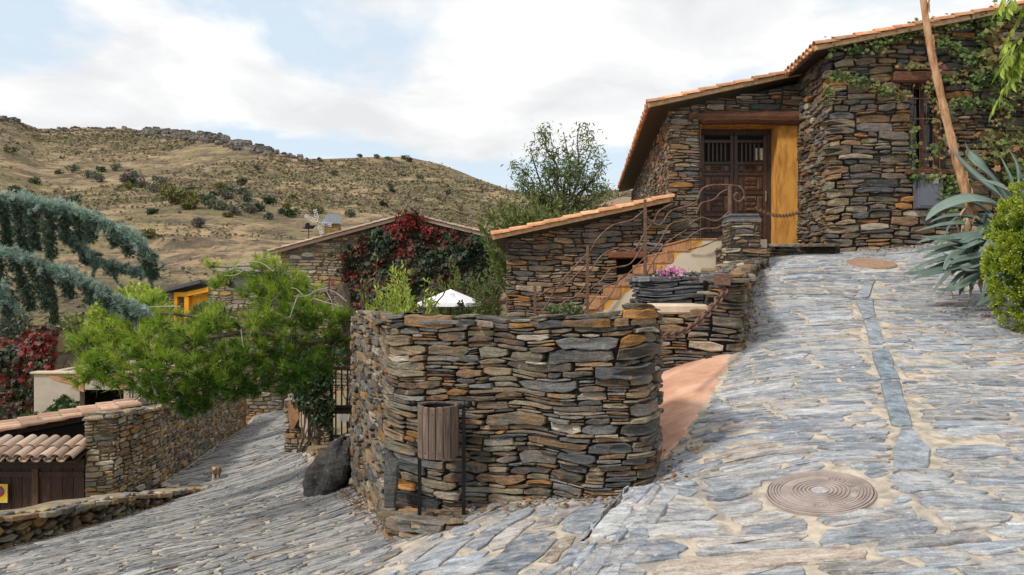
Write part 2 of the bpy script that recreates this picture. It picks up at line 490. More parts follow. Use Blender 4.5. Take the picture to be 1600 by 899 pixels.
def stone_top(g, path, topf, rng, thick, packkw={}, laykw={}, inset=0.0):
    """flat stones along the top of a wall"""
    kw = dict(w=(.12,.45), h=(.08,.2), asp=(.25,.6)); kw.update(packkw)
    rects = pack(path.U, inset, thick, rng, **kw)
    def f(u, v, n):
        x, y, nx, ny = path.at(u); tz = np.array([topf(q) for q in u])
        return np.stack([x-nx*v, y-ny*v, tz+n-.03], 1)
    lk_ = dict(proj=(-.012,.016), depth=.05, warp=.008); lk_.update(laykw)
    lay_stones(g, rects, f, rng, **lk_)

# ------------------------------------------------------------------ ground surfaces
class RBF:
    def __init__(s, pts):
        p = np.array(pts, float); s.c = p[:,:2]; n = len(p)
        K = np.hypot(*(s.c[:,None]-s.c[None]).transpose(2,0,1))
        A = np.zeros((n+3, n+3)); A[:n,:n] = K; A[:n,n] = 1; A[:n,n+1:] = s.c; A[n,:n] = 1; A[n+1:,:n] = s.c.T
        s.w = np.linalg.solve(A, np.concatenate([p[:,2], [0,0,0]]))
    def __call__(s, x, y):
        x = np.atleast_1d(np.asarray(x, float)); y = np.atleast_1d(np.asarray(y, float)); out = np.zeros(x.shape)
        n = len(s.c)
        for i in range(n): out += s.w[i]*np.sqrt((x-s.c[i,0])**2+(y-s.c[i,1])**2+.15)
        return out+s.w[n]+s.w[n+1]*x+s.w[n+2]*y

def PP(px, py, d): q = P(px, py, d); return (q.x, q.y, q.z)
street_pts = [PP(1281,773,4.45), (1.45,4.45,-1.25), (2.1,4.45,-1.152), (1.78,4.05,-1.254), (1.78,4.85,-1.146), PP(870,899,3.9), PP(1600,899,3.4), PP(1600,620,6.5), PP(1165,548,7.75), PP(1190,400,12.7), PP(1250,395,13.9), PP(1296,395,13.2), PP(1450,383,13.2),
    PP(1550,470,9.9), PP(1400,600,6.75), PP(1038,690,5.6), PP(1000,757,5.0), (0,0,-1.66), (2.2,1.2,-1.5), (-2.2,1.2,-2.0), (-4.5,3,-2.35),
    PP(610,842,5.9), PP(546,768,8.5), PP(600,899,4.6), PP(300,899,5.5), PP(0,899,6.5), PP(0,858,8.0), PP(330,766,14), PP(338,752,15), PP(487,778,8.8), PP(240,757,15.2),
    PP(385,664,27), PP(442,656,27), PP(470,702,17), PP(1037,583,7.95), PP(740,795,5.45), (2.6,10.5,.0), (4.6,10.5,.02), PP(450,740,12.2), (-10.6,33,-4.8), (-8.6,33,-4.7), (9,9.8,.0), (8,6.5,-.55), (8,13.2,.9), PP(1500,899,3.4), (5.0,3.4,-1.2)]
_G0 = RBF(street_pts)
SEAM = [(-.85,2.0), (.23,3.9), (.82,4.95)]
def Gs(x, y):
    """street height incl. the small step along the seam where the upper road ends"""
    x = np.atleast_1d(np.asarray(x, float)); y = np.atleast_1d(np.asarray(y, float))
    z = _G0(x, y)
    sx = np.interp(y, [q[1] for q in SEAM], [q[0] for q in SEAM])
    k = np.clip((x-sx)/.03+.5, 0, 1)*np.clip((5.1-y)/.4, 0, 1)
    dist = np.clip(np.abs(x-sx)/.9, 0, 1)
    z = z + (k-.5)*.20*(1-dist)
    z = z + .012*np.sin(x*2.1+y*1.3)*np.sin(y*1.7-x*.6+1)
    r = np.hypot(x-1.784, y-4.45); w = np.clip((.95-r)/.55, 0, 1); w = w*w*(3-2*w)
    return z*(1-w)+w*(-1.2+.135*(y-4.45)+.151*(x-1.784))
def G1(x, y): return float(Gs(x, y)[0])

def onground(px, py, dmax=60):
    d = 1.5
    while d < dmax:
        x, z = (px-800)/F*d, (449.5-py)/F*d
        if G1(x, d) >= z: return Vector((x, d, G1(x, d)))
        d += .02
    return P(px, py, dmax)

def inside(poly, x, y):
    c = np.zeros(np.shape(x), bool); n = len(poly)
    for i in range(n):
        x0, y0 = poly[i]; x1, y1 = poly[(i+1) % n]
        if y0 == y1: continue
        hit = ((y0 > y) != (y1 > y)) & (x < (x1-x0)*(y-y0)/(y1-y0)+x0)
        c ^= hit
    return c

# plan outlines
WP = [(-1.2,10.0), (-1.55,9.5), (-1.78,8.95), PP(546,768,8.5)[:2], (-1.02,6.12), (-.93,5.86), (-.62,5.72), (.0,5.42), (.55,5.12), (.80,5.06), (.98,5.22), (1.09,5.6), (1.05,6.15), (.9,6.6)]   # big curved wall, outer face
PINK_R = [(1.03,5.40), (1.30,5.85), (1.75,6.75), PP(1148,553,7.75)[:2], (2.30,8.05)]
PINK = [(1.03,5.40), (1.30,5.85), (1.75,6.75), PP(1148,553,7.75)[:2], (2.30,8.02), (1.55,8.1), (.2,8.3), (-.6,8.3), (-.6,7.4), (.7,6.5)]
LW = [PP(-260,940,6.3)[:2], PP(0,858,8.0)[:2], PP(170,812,10.6)[:2], PP(330,767,14.2)[:2]]        # low parapet wall, street face
SW = [(-7.46,13.4), (-6.98,13.5), (-7.05,15.3), (-8.1,20.3), (-9.35,27.0)]                                             # long wall along the street
street_poly = [(-6.5,1.2), LW[0], LW[1], LW[2], LW[3], (-6.95,15.3), (-8.0,20.3), (-9.25,27), (-10.6,33), (-8.2,33), (-7.65,27), (-6.4,22), (-5.0,17.2), (-4.1,15.2), (-3.2,12.2), (-2.5,9.6), (-1.7,8.45),
    (-.85,6.0), (0,5.55), (.85,5.2), (1.0,5.5), (1.2,6.0), (1.75,6.9), (2.28,7.8), (2.5,8.3), (3.1,10), (4.05,12.75), (4.6,13.6), (5.3,14.1), (5.5,13.4), (9.5,13.4), (9.5,1.2)]

def path_pts(pts, n):
    p = np.array([tuple(q) for q in pts]); L = np.concatenate([[0], np.cumsum(np.linalg.norm(np.diff(p, axis=0), axis=1))])
    t = np.linspace(0, L[-1], n); return np.stack([np.interp(t, L, p[:,i]) for i in range(3)], 1)
# ------------------------------------------------------------------ the street: mortar sheet and slates
def build_street():
    g = G(); st = .085
    xs = np.arange(-11, 9.6, st); ys = np.arange(1.2, 33.2, st)
    # fine near, coarser far: one sheet
    ys = np.concatenate([np.arange(1.2, 9, st), np.arange(9, 16, .16), np.arange(16, 33.4, .3)])
    X, Y = np.meshgrid(xs, ys); Z = Gs(X.ravel(), Y.ravel()).reshape(X.shape)
    rng = np.random.default_rng(4)
    Z += rng.uniform(-.004, .004, Z.shape)
    ok = inside(street_poly, X, Y)
    # grow the mask by one cell so that the sheet runs under the walls
    gr = ok.copy()
    for _ in range(2):
        q = gr.copy(); q[1:] |= gr[:-1]; q[:-1] |= gr[1:]; q[:,1:] |= gr[:,:-1]; q[:,:-1] |= gr[:,1:]; gr = q
    idx = -np.ones(X.shape, int); V = []
    f = []
    ii, jj = np.nonzero(gr); idx[ii, jj] = np.arange(len(ii))
    V = np.stack([X[ii,jj], Y[ii,jj], Z[ii,jj]], 1)
    full = gr[:-1,:-1] & gr[1:,:-1] & gr[:-1,1:] & gr[1:,1:]
    for i, j in zip(*np.nonzero(full)): f.append((idx[i,j], idx[i,j+1], idx[i+1,j+1], idx[i+1,j]))
    g.add(V, f, 0, (.5,.5,.5))
    sheet = mk('road', g, [MT['mortar']], smooth=True, origin=(0,0,-1.65)); tag(sheet, kind='structure')
    R = random.Random(21)
    mh = onground(1281,773); mh2 = onground(1362,413)
    drains = [[(1400,705),(1432,735),(1440,690),(1412,672)]]
    # drain slabs (photo outline -> ground)
    slabs = [[(1392,742),(1447,735),(1452,705),(1424,672),(1410,674),(1398,705)], [(1395,668),(1425,668),(1405,598),(1378,602)], [(1377,596),(1404,594),(1388,548),(1362,552)], [(1360,540),(1383,538),(1370,505),(1350,508)],
             [(1350,500),(1368,498),(1362,470),(1336,472)], [(1337,468),(1358,466),(1366,442),(1348,446)]]
    slabs = [[onground(*q) for q in s] for s in slabs]
    slab2 = [[(q.x, q.y) for q in s] for s in slabs]
    cs = [(sum(q[0] for q in s)/len(s), sum(q[1] for q in s)/len(s)) for s in slab2]
    def grown(s, c, k=1.04): return [(c[0]+(q[0]-c[0])*k+.0, c[1]+(q[1]-c[1])*k) for q in s]
    slab2g = [grown(s, c) for s, c in zip(slab2, cs)]
    def seamx(y): return float(np.interp(y, [q[1] for q in SEAM], [q[0] for q in SEAM]))
    def region(x, y):
        if y < 5.15: return 'A' if x > seamx(y) else ('S' if x > seamx(y)-1.5+.25*(5.0-y) else 'B')
        return 'A' if x > .9 else ('F' if y > 10.75+.2126*(x+12) else 'B')
    gg = G()
    gl_ = G()
    def field(ang, cx, cy, U, V, reg, rng, **kw):
        ca, sa = math.cos(ang), math.sin(ang)
        def mp(u, v, n):
            x = cx+u*ca-v*sa; y = cy+u*sa+v*ca
            return np.stack([x, y, Gs(x, y)+n], 1)
        def keep(cu, cv, u0, u1, v0, v1):
            us = np.linspace(u0+.01, u1-.01, 9)
            x, y = cx+us*ca-cv*sa, cy+us*sa+cv*ca
            ok = inside(street_poly, x, y) & ~inside(PINK, x, y) & ((x-mh.x)**2+(y-mh.y)**2 > .335**2) & ((x-mh2.x)**2+(y-mh2.y)**2 > .37**2)
            for s in slab2g: ok &= ~inside(s, x, y)
            ok &= np.array([region(a, b) == reg for a, b in zip(x, y)])
            if ok.all(): return rng.random() > .008
            best = (0, 0); i = 0
            while i < 9:
                if ok[i]:
                    k = i
                    while k < 9 and ok[k]: k += 1
                    if k-i > best[1]-best[0]: best = (i, k)
                    i = k
                i += 1
            if best[1]-best[0] < 2: return False
            a, b = us[best[0]], us[best[1]-1]
            return (a-.005, b+.005) if b-a > .06 else False
        rects = pack(U, 0, V, rng, **kw.pop('pk'))
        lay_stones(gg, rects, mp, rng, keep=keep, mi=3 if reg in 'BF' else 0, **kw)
    near = dict(gap=.011, proj=(.008,.018), depth=.03, bevel=.005, warp=.026, chop=(.03,.36), jit=.017, seg=.07)
    field(.05, -.8, 1.3, 10.6, 5.2, 'A', R, pk=dict(w=(.2,1.25), h=(.045,.2), asp=(.10,.32), cell=.025), **near)
    field(.04, .6, 6.4, 9.2, 8.0, 'A', R, pk=dict(w=(.18,1.2), h=(.04,.15), asp=(.08,.24), cell=.03), **near)
    field(math.radians(58), -.2, .6, 7.2, 3.2, 'S', R, pk=dict(w=(.18,.75), h=(.08,.27), asp=(.22,.55), cell=.03), **near)
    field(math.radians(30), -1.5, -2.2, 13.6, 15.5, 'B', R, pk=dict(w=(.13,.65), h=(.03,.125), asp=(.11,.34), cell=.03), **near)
    far = dict(near); far.update(seg=.25, proj=(.03,.05), depth=.06)
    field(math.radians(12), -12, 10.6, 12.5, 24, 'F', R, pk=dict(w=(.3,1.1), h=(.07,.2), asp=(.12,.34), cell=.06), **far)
    # raised edging along the seam where the upper road ends
    sp = Path([(-.83,2.05),(.23,3.88),(.82,4.93),(.95,5.05)], smooth=1)
    def em(u, v, n_):
        x, y, nx, ny = sp.at(u); X_, Y_ = x+nx*v, y+ny*v
        return np.stack([X_, Y_, Gs(X_, Y_)+n_], 1)
    lay_stones(gg, pack(sp.U, .0, .26, R, w=(.14,.5), h=(.07,.14), asp=(.2,.5)), em, R, gap=.014, proj=(.012,.03), depth=.16, bevel=.008, warp=.012, chop=(.04,.3))
    # long drain slabs
    for s in slabs:
        n = len(s); c = sum(s, Vector())/n
        ring = []
        for i in range(n):
            a, b = s[i], s[(i+1) % n]
            for t in (0, .33, .66): ring.append(a.lerp(b, t)+Vector((R.uniform(-.008,.008), R.uniform(-.015,.015), 0)))
        m = len(ring); v = []
        for (k, dz) in ((1,-.02),(1,.016),(.95,.024)):
            for q in ring:
                x, y = c.x+(q.x-c.x)*k, c.y+(q.y-c.y)*k
                v.append((x, y, G1(x, y)+dz+R.uniform(-.002,.002)))
        v.append((c.x, c.y, G1(c.x, c.y)+.026))
        f = []
        for k in range(m):
            k2 = (k+1) % m
            f += [(k,k2,m+k2,m+k),(m+k,m+k2,2*m+k2,2*m+k),(2*m+k,2*m+k2,3*m)]
        gg.add(v, f, 1, (R.choice([.1,.3,.6]), R.uniform(.2,.45), R.random()*.4))
    # strip of dark earth along the seam, also painting in the crack's shade
    us = np.linspace(0, sp.U, 70); rs = np.random.default_rng(17); x, y, nx, ny = sp.at(us)
    w0 = -.02-.045*rs.random(70); w1 = .004+.012*rs.random(70); Vc = []
    for w_ in (w0, w1):
        X_, Y_ = x-nx*(-w_)*-1, y-ny*(-w_)*-1
        Vc.append(np.stack([X_, Y_, Gs(X_, Y_)+.012], 1))
    gg.add(np.concatenate(Vc), [(i, i+1, 71+i, 70+i) for i in range(69)], 2)
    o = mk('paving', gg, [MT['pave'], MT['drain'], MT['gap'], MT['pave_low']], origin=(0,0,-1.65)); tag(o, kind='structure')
    # pink path
    g = G(); n, m = 60, 40; rr = np.random.default_rng(8)
    rt = path_pts([(a, b, 0) for a, b in PINK_R], n); lf = path_pts([(.85,5.5,0),(.8,6.5,0),(-.5,7.1,0),(-.6,8.3,0)], n)
    rt[:,0] += rr.normal(0,.012,n)+.02*np.sin(np.arange(n)*.7)
    U_ = np.linspace(0,1,m)[None,:,None]; W = lf[:,None,:]*(1-U_)+rt[:,None,:]*U_; W = W.reshape(-1,3)
    W[:,2] = Gs(W[:,0], W[:,1])+.014+rr.uniform(-.002,.002,len(W)); edge = np.arange(len(W)) % m == m-1; W[edge,2] -= .03
    g.add(W, [(i*m+j, i*m+j+1, (i+1)*m+j+1, (i+1)*m+j) for i in range(n-1) for j in range(m-1)], 0)
    tag(mk('path', g, [MT['pink']], smooth=True), kind='structure')
    return mh, mh2

# ------------------------------------------------------------------ terrain: gardens, yard, valley and hill
garden_pts = [(0,9,-1.5), (1.5,8.5,-1.25), (2,12,-1.1), (1,14,-1.2), (-1.2,9,-1.9), (-3.5,16,-3.1), (-2.6,12,-2.7), (0,20,-2.4), (-3,30,-3.2), (5,30,-2.6), (-7,30,-4.2), (-14,13,-5.05), (-9,12,-5.05), (-7.2,9.5,-5), (-9.5,7,-4.8), (-14,30,-5.4), (-20,30,-5.6),
    (0,45,-6), (-20,45,-7.5), (20,45,-3), (10,22,.3), (8,14,.7), (9.8,8,-.35), (9.8,12,.55), (9.8,3,-1.5), (0,-3,-2.0), (9,-3,-1.8), (-9,-3,-3.6), (-12,4,-4.6), (4,16,-.2), (-25,20,-5.5), (-40,45,-9), (45,45,-2), (25,12,.8), (-30,0,-5)]
_T0 = RBF(garden_pts)
SKY = [(-900,150),(-300,172),(0,186),(30,190),(60,201),(130,199),(200,201),(250,206),(290,209),(330,214),(380,224),(420,235),(455,245),(480,250),(520,248),(560,247),(640,248),(690,258),(740,277),(790,296),(830,306),(880,309),(930,303),(960,296),(1000,296),(1100,310),(1300,330),(1700,310),(2500,300)]
def skyl(px): return np.interp(px, [q[0] for q in SKY], [q[1] for q in SKY])
def fbm(x, y, seed, oct=5):
    r = np.random.default_rng(seed); o = np.zeros(np.shape(x)); a = 1; f = 1
    for _ in range(oct):
        for _ in range(3):
            t = r.uniform(0, 2*PI); p = r.uniform(0, 2*PI)
            o = o + a*np.sin((x*math.cos(t)+y*math.sin(t))*f+p+1.7*np.sin((x*math.sin(t)-y*math.cos(t))*f*.7+p*2))
        a *= .5; f *= 2.05
    return o/3
D0 = 42.0
def crest(px): return 235+40*np.sin(px*.004+1)+25*np.sin(px*.011)
def hill(px, t):
    """depth and height of the hillside for bearing px, t = 0 valley .. 1 crest .. 1.3 behind"""
    dc = crest(px); zc = (449.5-skyl(px))/F*dc
    d = D0+(dc-D0)*t
    x0 = (px-800)/F*D0
    z0 = _T0(x0.ravel(), np.full(x0.size, D0)).reshape(x0.shape)
    z0 = np.clip(z0, -9, -2)
    s = np.where(t <= 1, t**1.12*(1-.12*np.sin(t*PI)), 1-(t-1)*.9)
    z = z0+(zc-z0)*s
    x = (px-800)/F*d
    amp = np.clip(t*6, 0, 1)*np.clip((1.06-t)*5+.12, .12, 1)
    z = z+amp*(1.5*fbm(x*.035, d*.035, 3, 4)+.5*fbm(x*.16, d*.16, 5, 3))
    # terraces and path lines on the lower slope
    tz = np.clip(1-np.abs(t-.27)/.2, 0, 1)
    z = z+tz*.5*np.sin(z*2.2)
    return x, d, z
def hill_pt(px, py):
    ts = np.linspace(.0, 1.0, 400); pxs = np.full(400, float(px))
    x, d, z = hill(pxs, ts)
    yy = 449.5-z/d*F
    k = np.argmax(yy <= py) if (yy <= py).any() else 399
    return Vector((x[k], d[k], z[k]))

def build_terrain():
    g = G()
    # near ground
    xs = np.concatenate([np.arange(-60,-16,2.2), np.arange(-16,12,.4), np.arange(12,64,2.2)]); ys = np.concatenate([np.arange(-4,20,.4), np.arange(20,D0+1.3,1.1)])
    X, Y = np.meshgrid(xs, ys); Z = _T0(X.ravel(), Y.ravel()).reshape(X.shape)
    Zs = Gs(X.ravel(), Y.ravel()).reshape(X.shape)
    ok = inside(street_poly, X, Y)
    gr = ok.copy()
    for _ in range(1):
        q = gr.copy(); q[1:] |= gr[:-1]; q[:-1] |= gr[1:]; q[:,1:] |= gr[:,:-1]; q[:,:-1] |= gr[:,1:]; gr = q
    Z = np.where(gr, np.minimum(Z, Zs-.3), Z)
    inp = inside(PINK, X, Y); Z = np.where(inp, np.minimum(Z, Zs-.3), Z)
    Z += .03*fbm(X*2, Y*2, 9, 3)*(~gr)
    nx = X.shape[1]
    f = [(i*nx+j, i*nx+j+1, (i+1)*nx+j+1, (i+1)*nx+j) for i in range(X.shape[0]-1) for j in range(nx-1)]
    g.add(np.stack([X.ravel(), Y.ravel(), Z.ravel()], 1), f, 0)
    tag(mk('ground', g, [MT['earth']], smooth=True, origin=(0,0,-3)), kind='structure')
    g = G()
    pxs = np.concatenate([np.arange(-1300,-300,20), np.arange(-300,1100,6), np.arange(1100,2900,24)]); ts = np.concatenate([np.linspace(-.02,1.0,150), np.linspace(1.01,1.5,12)])
    PX, T_ = np.meshgrid(pxs.astype(float), ts)
    x, d, z = hill(PX, np.clip(T_, 0, 2)); z = np.where(T_ < 0, z-1.2, z); d = np.where(T_ < 0, d-1.5, d)
    nx = PX.shape[1]
    f = [(i*nx+j, i*nx+j+1, (i+1)*nx+j+1, (i+1)*nx+j) for i in range(PX.shape[0]-1) for j in range(nx-1)]
    g.add(np.stack([x.ravel(), d.ravel(), z.ravel()], 1), f, 0)
    m, nt, b = newmat('dry_hillside', .95, .15)
    v = coords(nt)
    n1 = noise(nt, v, .035, 8, .68, .4); n2 = noise(nt, coords(nt, (1,1,2.5)), .16, 8, .7, .3); n3 = noise(nt, v, .9, 6, .7)
    c = ramp(nt, n2, [(.31,(.07,.058,.038)),(.42,(.15,.115,.066)),(.50,(.262,.188,.108)),(.60,(.37,.265,.155)),(.72,(.44,.345,.20))])
    c = mixc(nt, c, (.085,.065,.05), maprange(nt, noise(nt, coords(nt,(1,1,2)), .33, 7, .75, .5), .55, .66, 0, .7))
    c = mixc(nt, c, ramp(nt, n3, [(.3,(.07,.075,.032)),(.7,(.20,.17,.075))]), maprange(nt, n1, .44, .58, 0, .72))
    c = mixc(nt, c, (.095,.075,.06), maprange(nt, mth(nt,'ADD',mth(nt,'MULTIPLY',n3,.55),mth(nt,'MULTIPLY',n2,.45)), .505, .43, 0, .9))
    c = mixc(nt, c, (.46,.35,.2), maprange(nt, noise(nt, coords(nt,(1,1,5)), .05, 5, .6), .58, .68, 0, .5))
    lk(nt, c, b.inputs['Base Color'])
    bump(nt, b, mth(nt, 'ADD', n3, n2), .7, .8)
    tag(mk('hill', g, [m], smooth=True, origin=(0,120,0)), kind='structure')
# ------------------------------------------------------------------ tiles
def barrel(g, o, ax, sd, up, L, r0, r1, R, mi=0, seg=6, flip=False, th=.016):
    """half-round tile: o = centre of its lower end, ax = uphill"""
    rv = (R.random(), R.random(), R.random()); v = []
    for (t, r) in ((0, r0), (L, r1)):
        for q in (r, r-th):
            for k in range(seg+1):
                a = PI*k/seg
                v.append(o+ax*t+sd*(q*math.cos(a))+up*((q*math.sin(a)*.82)*(-1 if flip else 1)))
    n = seg+1; f = []
    for k in range(seg):
        f += [(k, k+1, 2*n+k+1, 2*n+k), (n+k+1, n+k, 3*n+k, 3*n+k+1), (k+1, k, n+k, n+k+1), (2*n+k, 2*n+k+1, 3*n+k+1, 3*n+k)]
    f += [(0, 2*n, 3*n, n), (seg, n+seg, 3*n+seg, 2*n+seg)]
    g.add(v, f, mi, rv)

def tile_field(g, o, ax, sd, ncol, nrow, R, pitch=.21, L=.43, expo=.34, keep=None, r=.092):
    up = ax.cross(sd).normalized()
    if up.z < 0: up = -up
    for c in range(ncol):
        j = R.uniform(-.012, .012)
        for k in range(nrow):
            if keep and not keep(c, k): continue
            q = o+sd*(c*pitch+R.uniform(-.008,.008))+ax*(k*expo+j+R.uniform(-.012,.012))+up*(.05+R.uniform(0,.008))
            tl = (ax+up*-.05+sd*R.uniform(-.03,.03)).normalized()
            barrel(g, q+up*.022, tl, sd, up, L, r+R.uniform(0,.006), r-.014, R)
            if c < ncol-1:
                q2 = o+sd*((c+.5)*pitch)+ax*(k*expo+j-.03)+up*(.075+R.uniform(0,.006))
                barrel(g, q2, tl, sd, up, L, r-.012, r, R, flip=True)

# ------------------------------------------------------------------ foliage
def bulk(g, V, tmpl, rv, mi=0):
    """V: (N,k,3) leaves, tmpl: faces of one leaf, rv: (N,3)"""
    N, k = V.shape[:2]; b = g.n
    g.v.append(V.reshape(-1, 3)); g.n += N*k
    for i in range(N):
        o = b+i*k; r = rv[i]
        for f in tmpl:
            g.f.append([o+q for q in f]); g.m.append(mi); g.r.append(r)

def unit(a): return a/np.maximum(np.linalg.norm(a, axis=-1, keepdims=True), 1e-9)

LEAF = (np.array([(0,0,0),(.32,.28,.05),(.26,.66,.03),(0,1,-.08),(-.26,.66,.03),(-.32,.28,.05)]), [(0,1,2,3),(0,3,4,5)])
IVYL = (np.array([(0,0,0),(.5,.05,-.04),(.36,.36,.03),(.52,.66,-.05),(.2,.66,.02),(0,1.05,-.1),(-.2,.66,.02),(-.52,.66,-.05),(-.36,.36,.03),(-.5,.05,-.04)]), [(0,1,2,9),(9,2,8),(2,3,4),(8,6,7),(2,4,6,8),(4,5,6)])
LONG = (np.array([(0,0,0),(.13,.35,.03),(.1,.7,0),(0,1,-.06),(-.1,.7,0),(-.13,.35,.03)]), [(0,1,2,3),(0,3,4,5)])
def leaves(g, pos, dirs, nrm, size, rng, shape=LEAF, mi=0, tone=None, var=.35):
    """pos (N,3), leaf axis dirs, face normals nrm"""
    N = len(pos); d = unit(dirs); n = unit(nrm-d*np.sum(nrm*d, 1, keepdims=True)); s = np.cross(d, n)
    sz = (size if np.ndim(size) else np.full(N, size))*rng.uniform(1-var, 1+var, N)
    sh = shape[0]
    V = pos[:,None,:]+sz[:,None,None]*(sh[None,:,0:1]*s[:,None,:]+sh[None,:,1:2]*d[:,None,:]+sh[None,:,2:3]*n[:,None,:])
    rv = rng.random((N,3))
    if tone is not None: rv[:,0] = np.clip(tone, 0, 1)
    bulk(g, V, shape[1], rv.tolist(), mi)

def needles(g, pos, axis, rng, n=40, length=.11, width=.004, spread=1.0, mi=0, tone=None):
    """bursts of needles: one burst per position round its axis"""
    T = len(pos); a = unit(axis)
    d = unit(rng.normal(size=(T,n,3))*spread+a[:,None,:]*1.0)
    base = pos[:,None,:]-a[:,None,:]*rng.uniform(0,.6,(T,n,1))*length*.8
    L = length*rng.uniform(.65,1.15,(T,n,1))
    s = unit(np.cross(d, rng.normal(size=(T,n,3))))*width
    V = np.stack([base-s, base+s, base+d*L], 2).reshape(T*n, 3, 3)
    r = rng.random((T,n,3)); 
    t = rng.random((T,1)) if tone is None else np.asarray(tone).reshape(T,1)
    r[:,:,0] = np.clip(t+rng.normal(size=(T,n))*.08, 0, 1); r[:,:,1] = rng.random((T,n))
    bulk(g, V, [(0,1,2)], r.reshape(T*n,3).tolist(), mi)

def blob_pts(c, r, n, rng, shell=.35, squash=(1,1,1)):
    d = unit(rng.normal(size=(n,3))); q = (shell+(1-shell)*rng.random((n,1))**.6)
    return np.array(c)+d*q*r*np.array(squash), d

def wander(a, b, R, k=.12, n=4):
    a = Vector(a); b = Vector(b); L = (b-a).length
    pts = [a]+[a.lerp(b, i/n)+Vector((R.uniform(-k,k),R.uniform(-k,k),R.uniform(-k,k)))*L*.5 for i in range(1,n)]+[b]
    return spline(pts, 3)

FO = {}
FO['pine'] = leafmat('pine_needles', [(0,(.04,.11,.016)),(.35,(.12,.23,.022)),(.7,(.25,.37,.035)),(1,(.40,.48,.07))], .45, .5)
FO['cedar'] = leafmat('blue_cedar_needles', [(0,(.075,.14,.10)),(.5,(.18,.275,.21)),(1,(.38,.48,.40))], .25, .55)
FO['cedar_shade'] = leafmat('shaded_cedar_needles', [(0,(.03,.055,.035)),(.6,(.06,.10,.062)),(1,(.12,.17,.11))], .2, .6)  # darker copy of the cedar needles, shade put into the hanging ones
FO['ivy_red'] = leafmat('autumn_creeper_leaves', [(0,(.012,.025,.010)),(.44,(.026,.048,.020)),(.56,(.05,.035,.016)),(.68,(.14,.018,.013)),(.86,(.30,.026,.02)),(1,(.42,.07,.028))], .25, .5, patch=1.0)
FO['ivy_green'] = leafmat('green_creeper_leaves', [(0,(.03,.06,.02)),(.5,(.065,.12,.03)),(.85,(.12,.18,.05)),(1,(.2,.12,.04))], .3, .5)
FO['ivy_mix'] = leafmat('mixed_creeper_leaves', [(0,(.04,.08,.025)),(.45,(.12,.18,.045)),(.62,(.2,.18,.06)),(.76,(.28,.12,.05)),(.9,(.2,.03,.025)),(1,(.13,.02,.015))], .3, .5, patch=1.6)
FO['tree_pale'] = leafmat('pale_olive_leaves', [(0,(.07,.11,.035)),(.5,(.15,.20,.075)),(1,(.30,.34,.15))], .45, .5)
FO['bright'] = leafmat('bright_shrub_leaves', [(0,(.14,.22,.03)),(.5,(.30,.40,.05)),(1,(.52,.56,.11))], .4, .5)
FO['olive'] = leafmat('pale_green_leaves', [(0,(.045,.07,.025)),(.5,(.095,.135,.05)),(1,(.19,.23,.09))], .35, .5)
FO['reed'] = leafmat('yellow_green_leaves', [(0,(.06,.09,.02)),(.5,(.12,.16,.04)),(1,(.23,.25,.07))], .35, .5)
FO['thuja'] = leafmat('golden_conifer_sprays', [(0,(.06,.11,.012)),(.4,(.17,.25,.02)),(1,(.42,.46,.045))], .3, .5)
FO['dark'] = leafmat('dark_leaves', [(0,(.015,.03,.012)),(.6,(.035,.065,.022)),(1,(.08,.12,.04))], .25, .45)
FO['scrub'] = leafmat('hillside_scrub_leaves', [(0,(.10,.09,.05)),(.4,(.155,.135,.075)),(.75,(.19,.17,.085)),(1,(.25,.185,.12))], .2, .8)
FO['bush_grey'] = leafmat('grey_green_bush_leaves', [(0,(.06,.075,.05)),(.5,(.10,.12,.08)),(1,(.16,.18,.125))], .15, .7)
FO['bush_olive'] = leafmat('olive_bush_leaves', [(0,(.07,.075,.02)),(.5,(.14,.14,.035)),(1,(.22,.2,.06))], .15, .7)
FO['bush_bare'] = leafmat('twiggy_bush_leaves', [(0,(.085,.075,.065)),(.5,(.14,.125,.105)),(1,(.19,.17,.13))], .1, .8)
FO['flower'] = leafmat('pink_petals', [(0,(.55,.12,.33)),(.6,(.72,.25,.5)),(1,(.85,.5,.68))], .3, .5)

def shrub(name, c, r, n, size, mat, label, cat, seed, squash=(1,1,1), shape=LEAF, group=None, upw=.4, stems=7, base=None, lumps=6, shell=.2, trunkmat='bark', origin=None):
    """leafy shrub: stems out of the ground, leaves in several lumps with gaps"""
    rng = np.random.default_rng(seed); R = random.Random(seed)
    base = Vector(base) if base is not None else Vector((c[0], c[1], c[2]-r*squash[2]))
    t = thing(name, base, label, cat, group)
    gs = G(); gl = G()
    C = []
    for i in range(lumps):
        d = unit(rng.normal(size=3)); d[2] = abs(d[2])*.9-.25
        C.append((np.array(c)+d*r*np.array(squash)*rng.uniform(.25,.68), r*rng.uniform(.36,.6)))
    C.append((np.array(c), r*.55))
    per = max(1, n//len(C))
    for (cc, rr) in C:
        p, d = blob_pts(cc, rr, per, rng, shell, (1,1,min(1.2,max(.6,squash[2]))))
        dd = d+rng.normal(size=d.shape)*.6+np.array([0,0,upw])
        leaves(gl, p, dd, d+rng.normal(size=d.shape)*.5+np.array([0,0,.6]), size, rng, shape, tone=np.clip(rng.normal(.5,.22,per)+ (rng.random()-.5)*.3, 0, 1))
    for i in range(stems):
        cc, rr = C[i % len(C)]
        rad = .012+.012*r
        pts = wander(base+Vector((R.uniform(-.1,.1)*r,R.uniform(-.1,.1)*r,0)), cc, R, .15)
        tube(gs, pts, [rad*(1-.75*k/(len(pts)-1)) for k in range(len(pts))], 5)
    mk('stem', gs, MT[trunkmat], t); mk('foliage', gl, FO[mat], t)
    return t

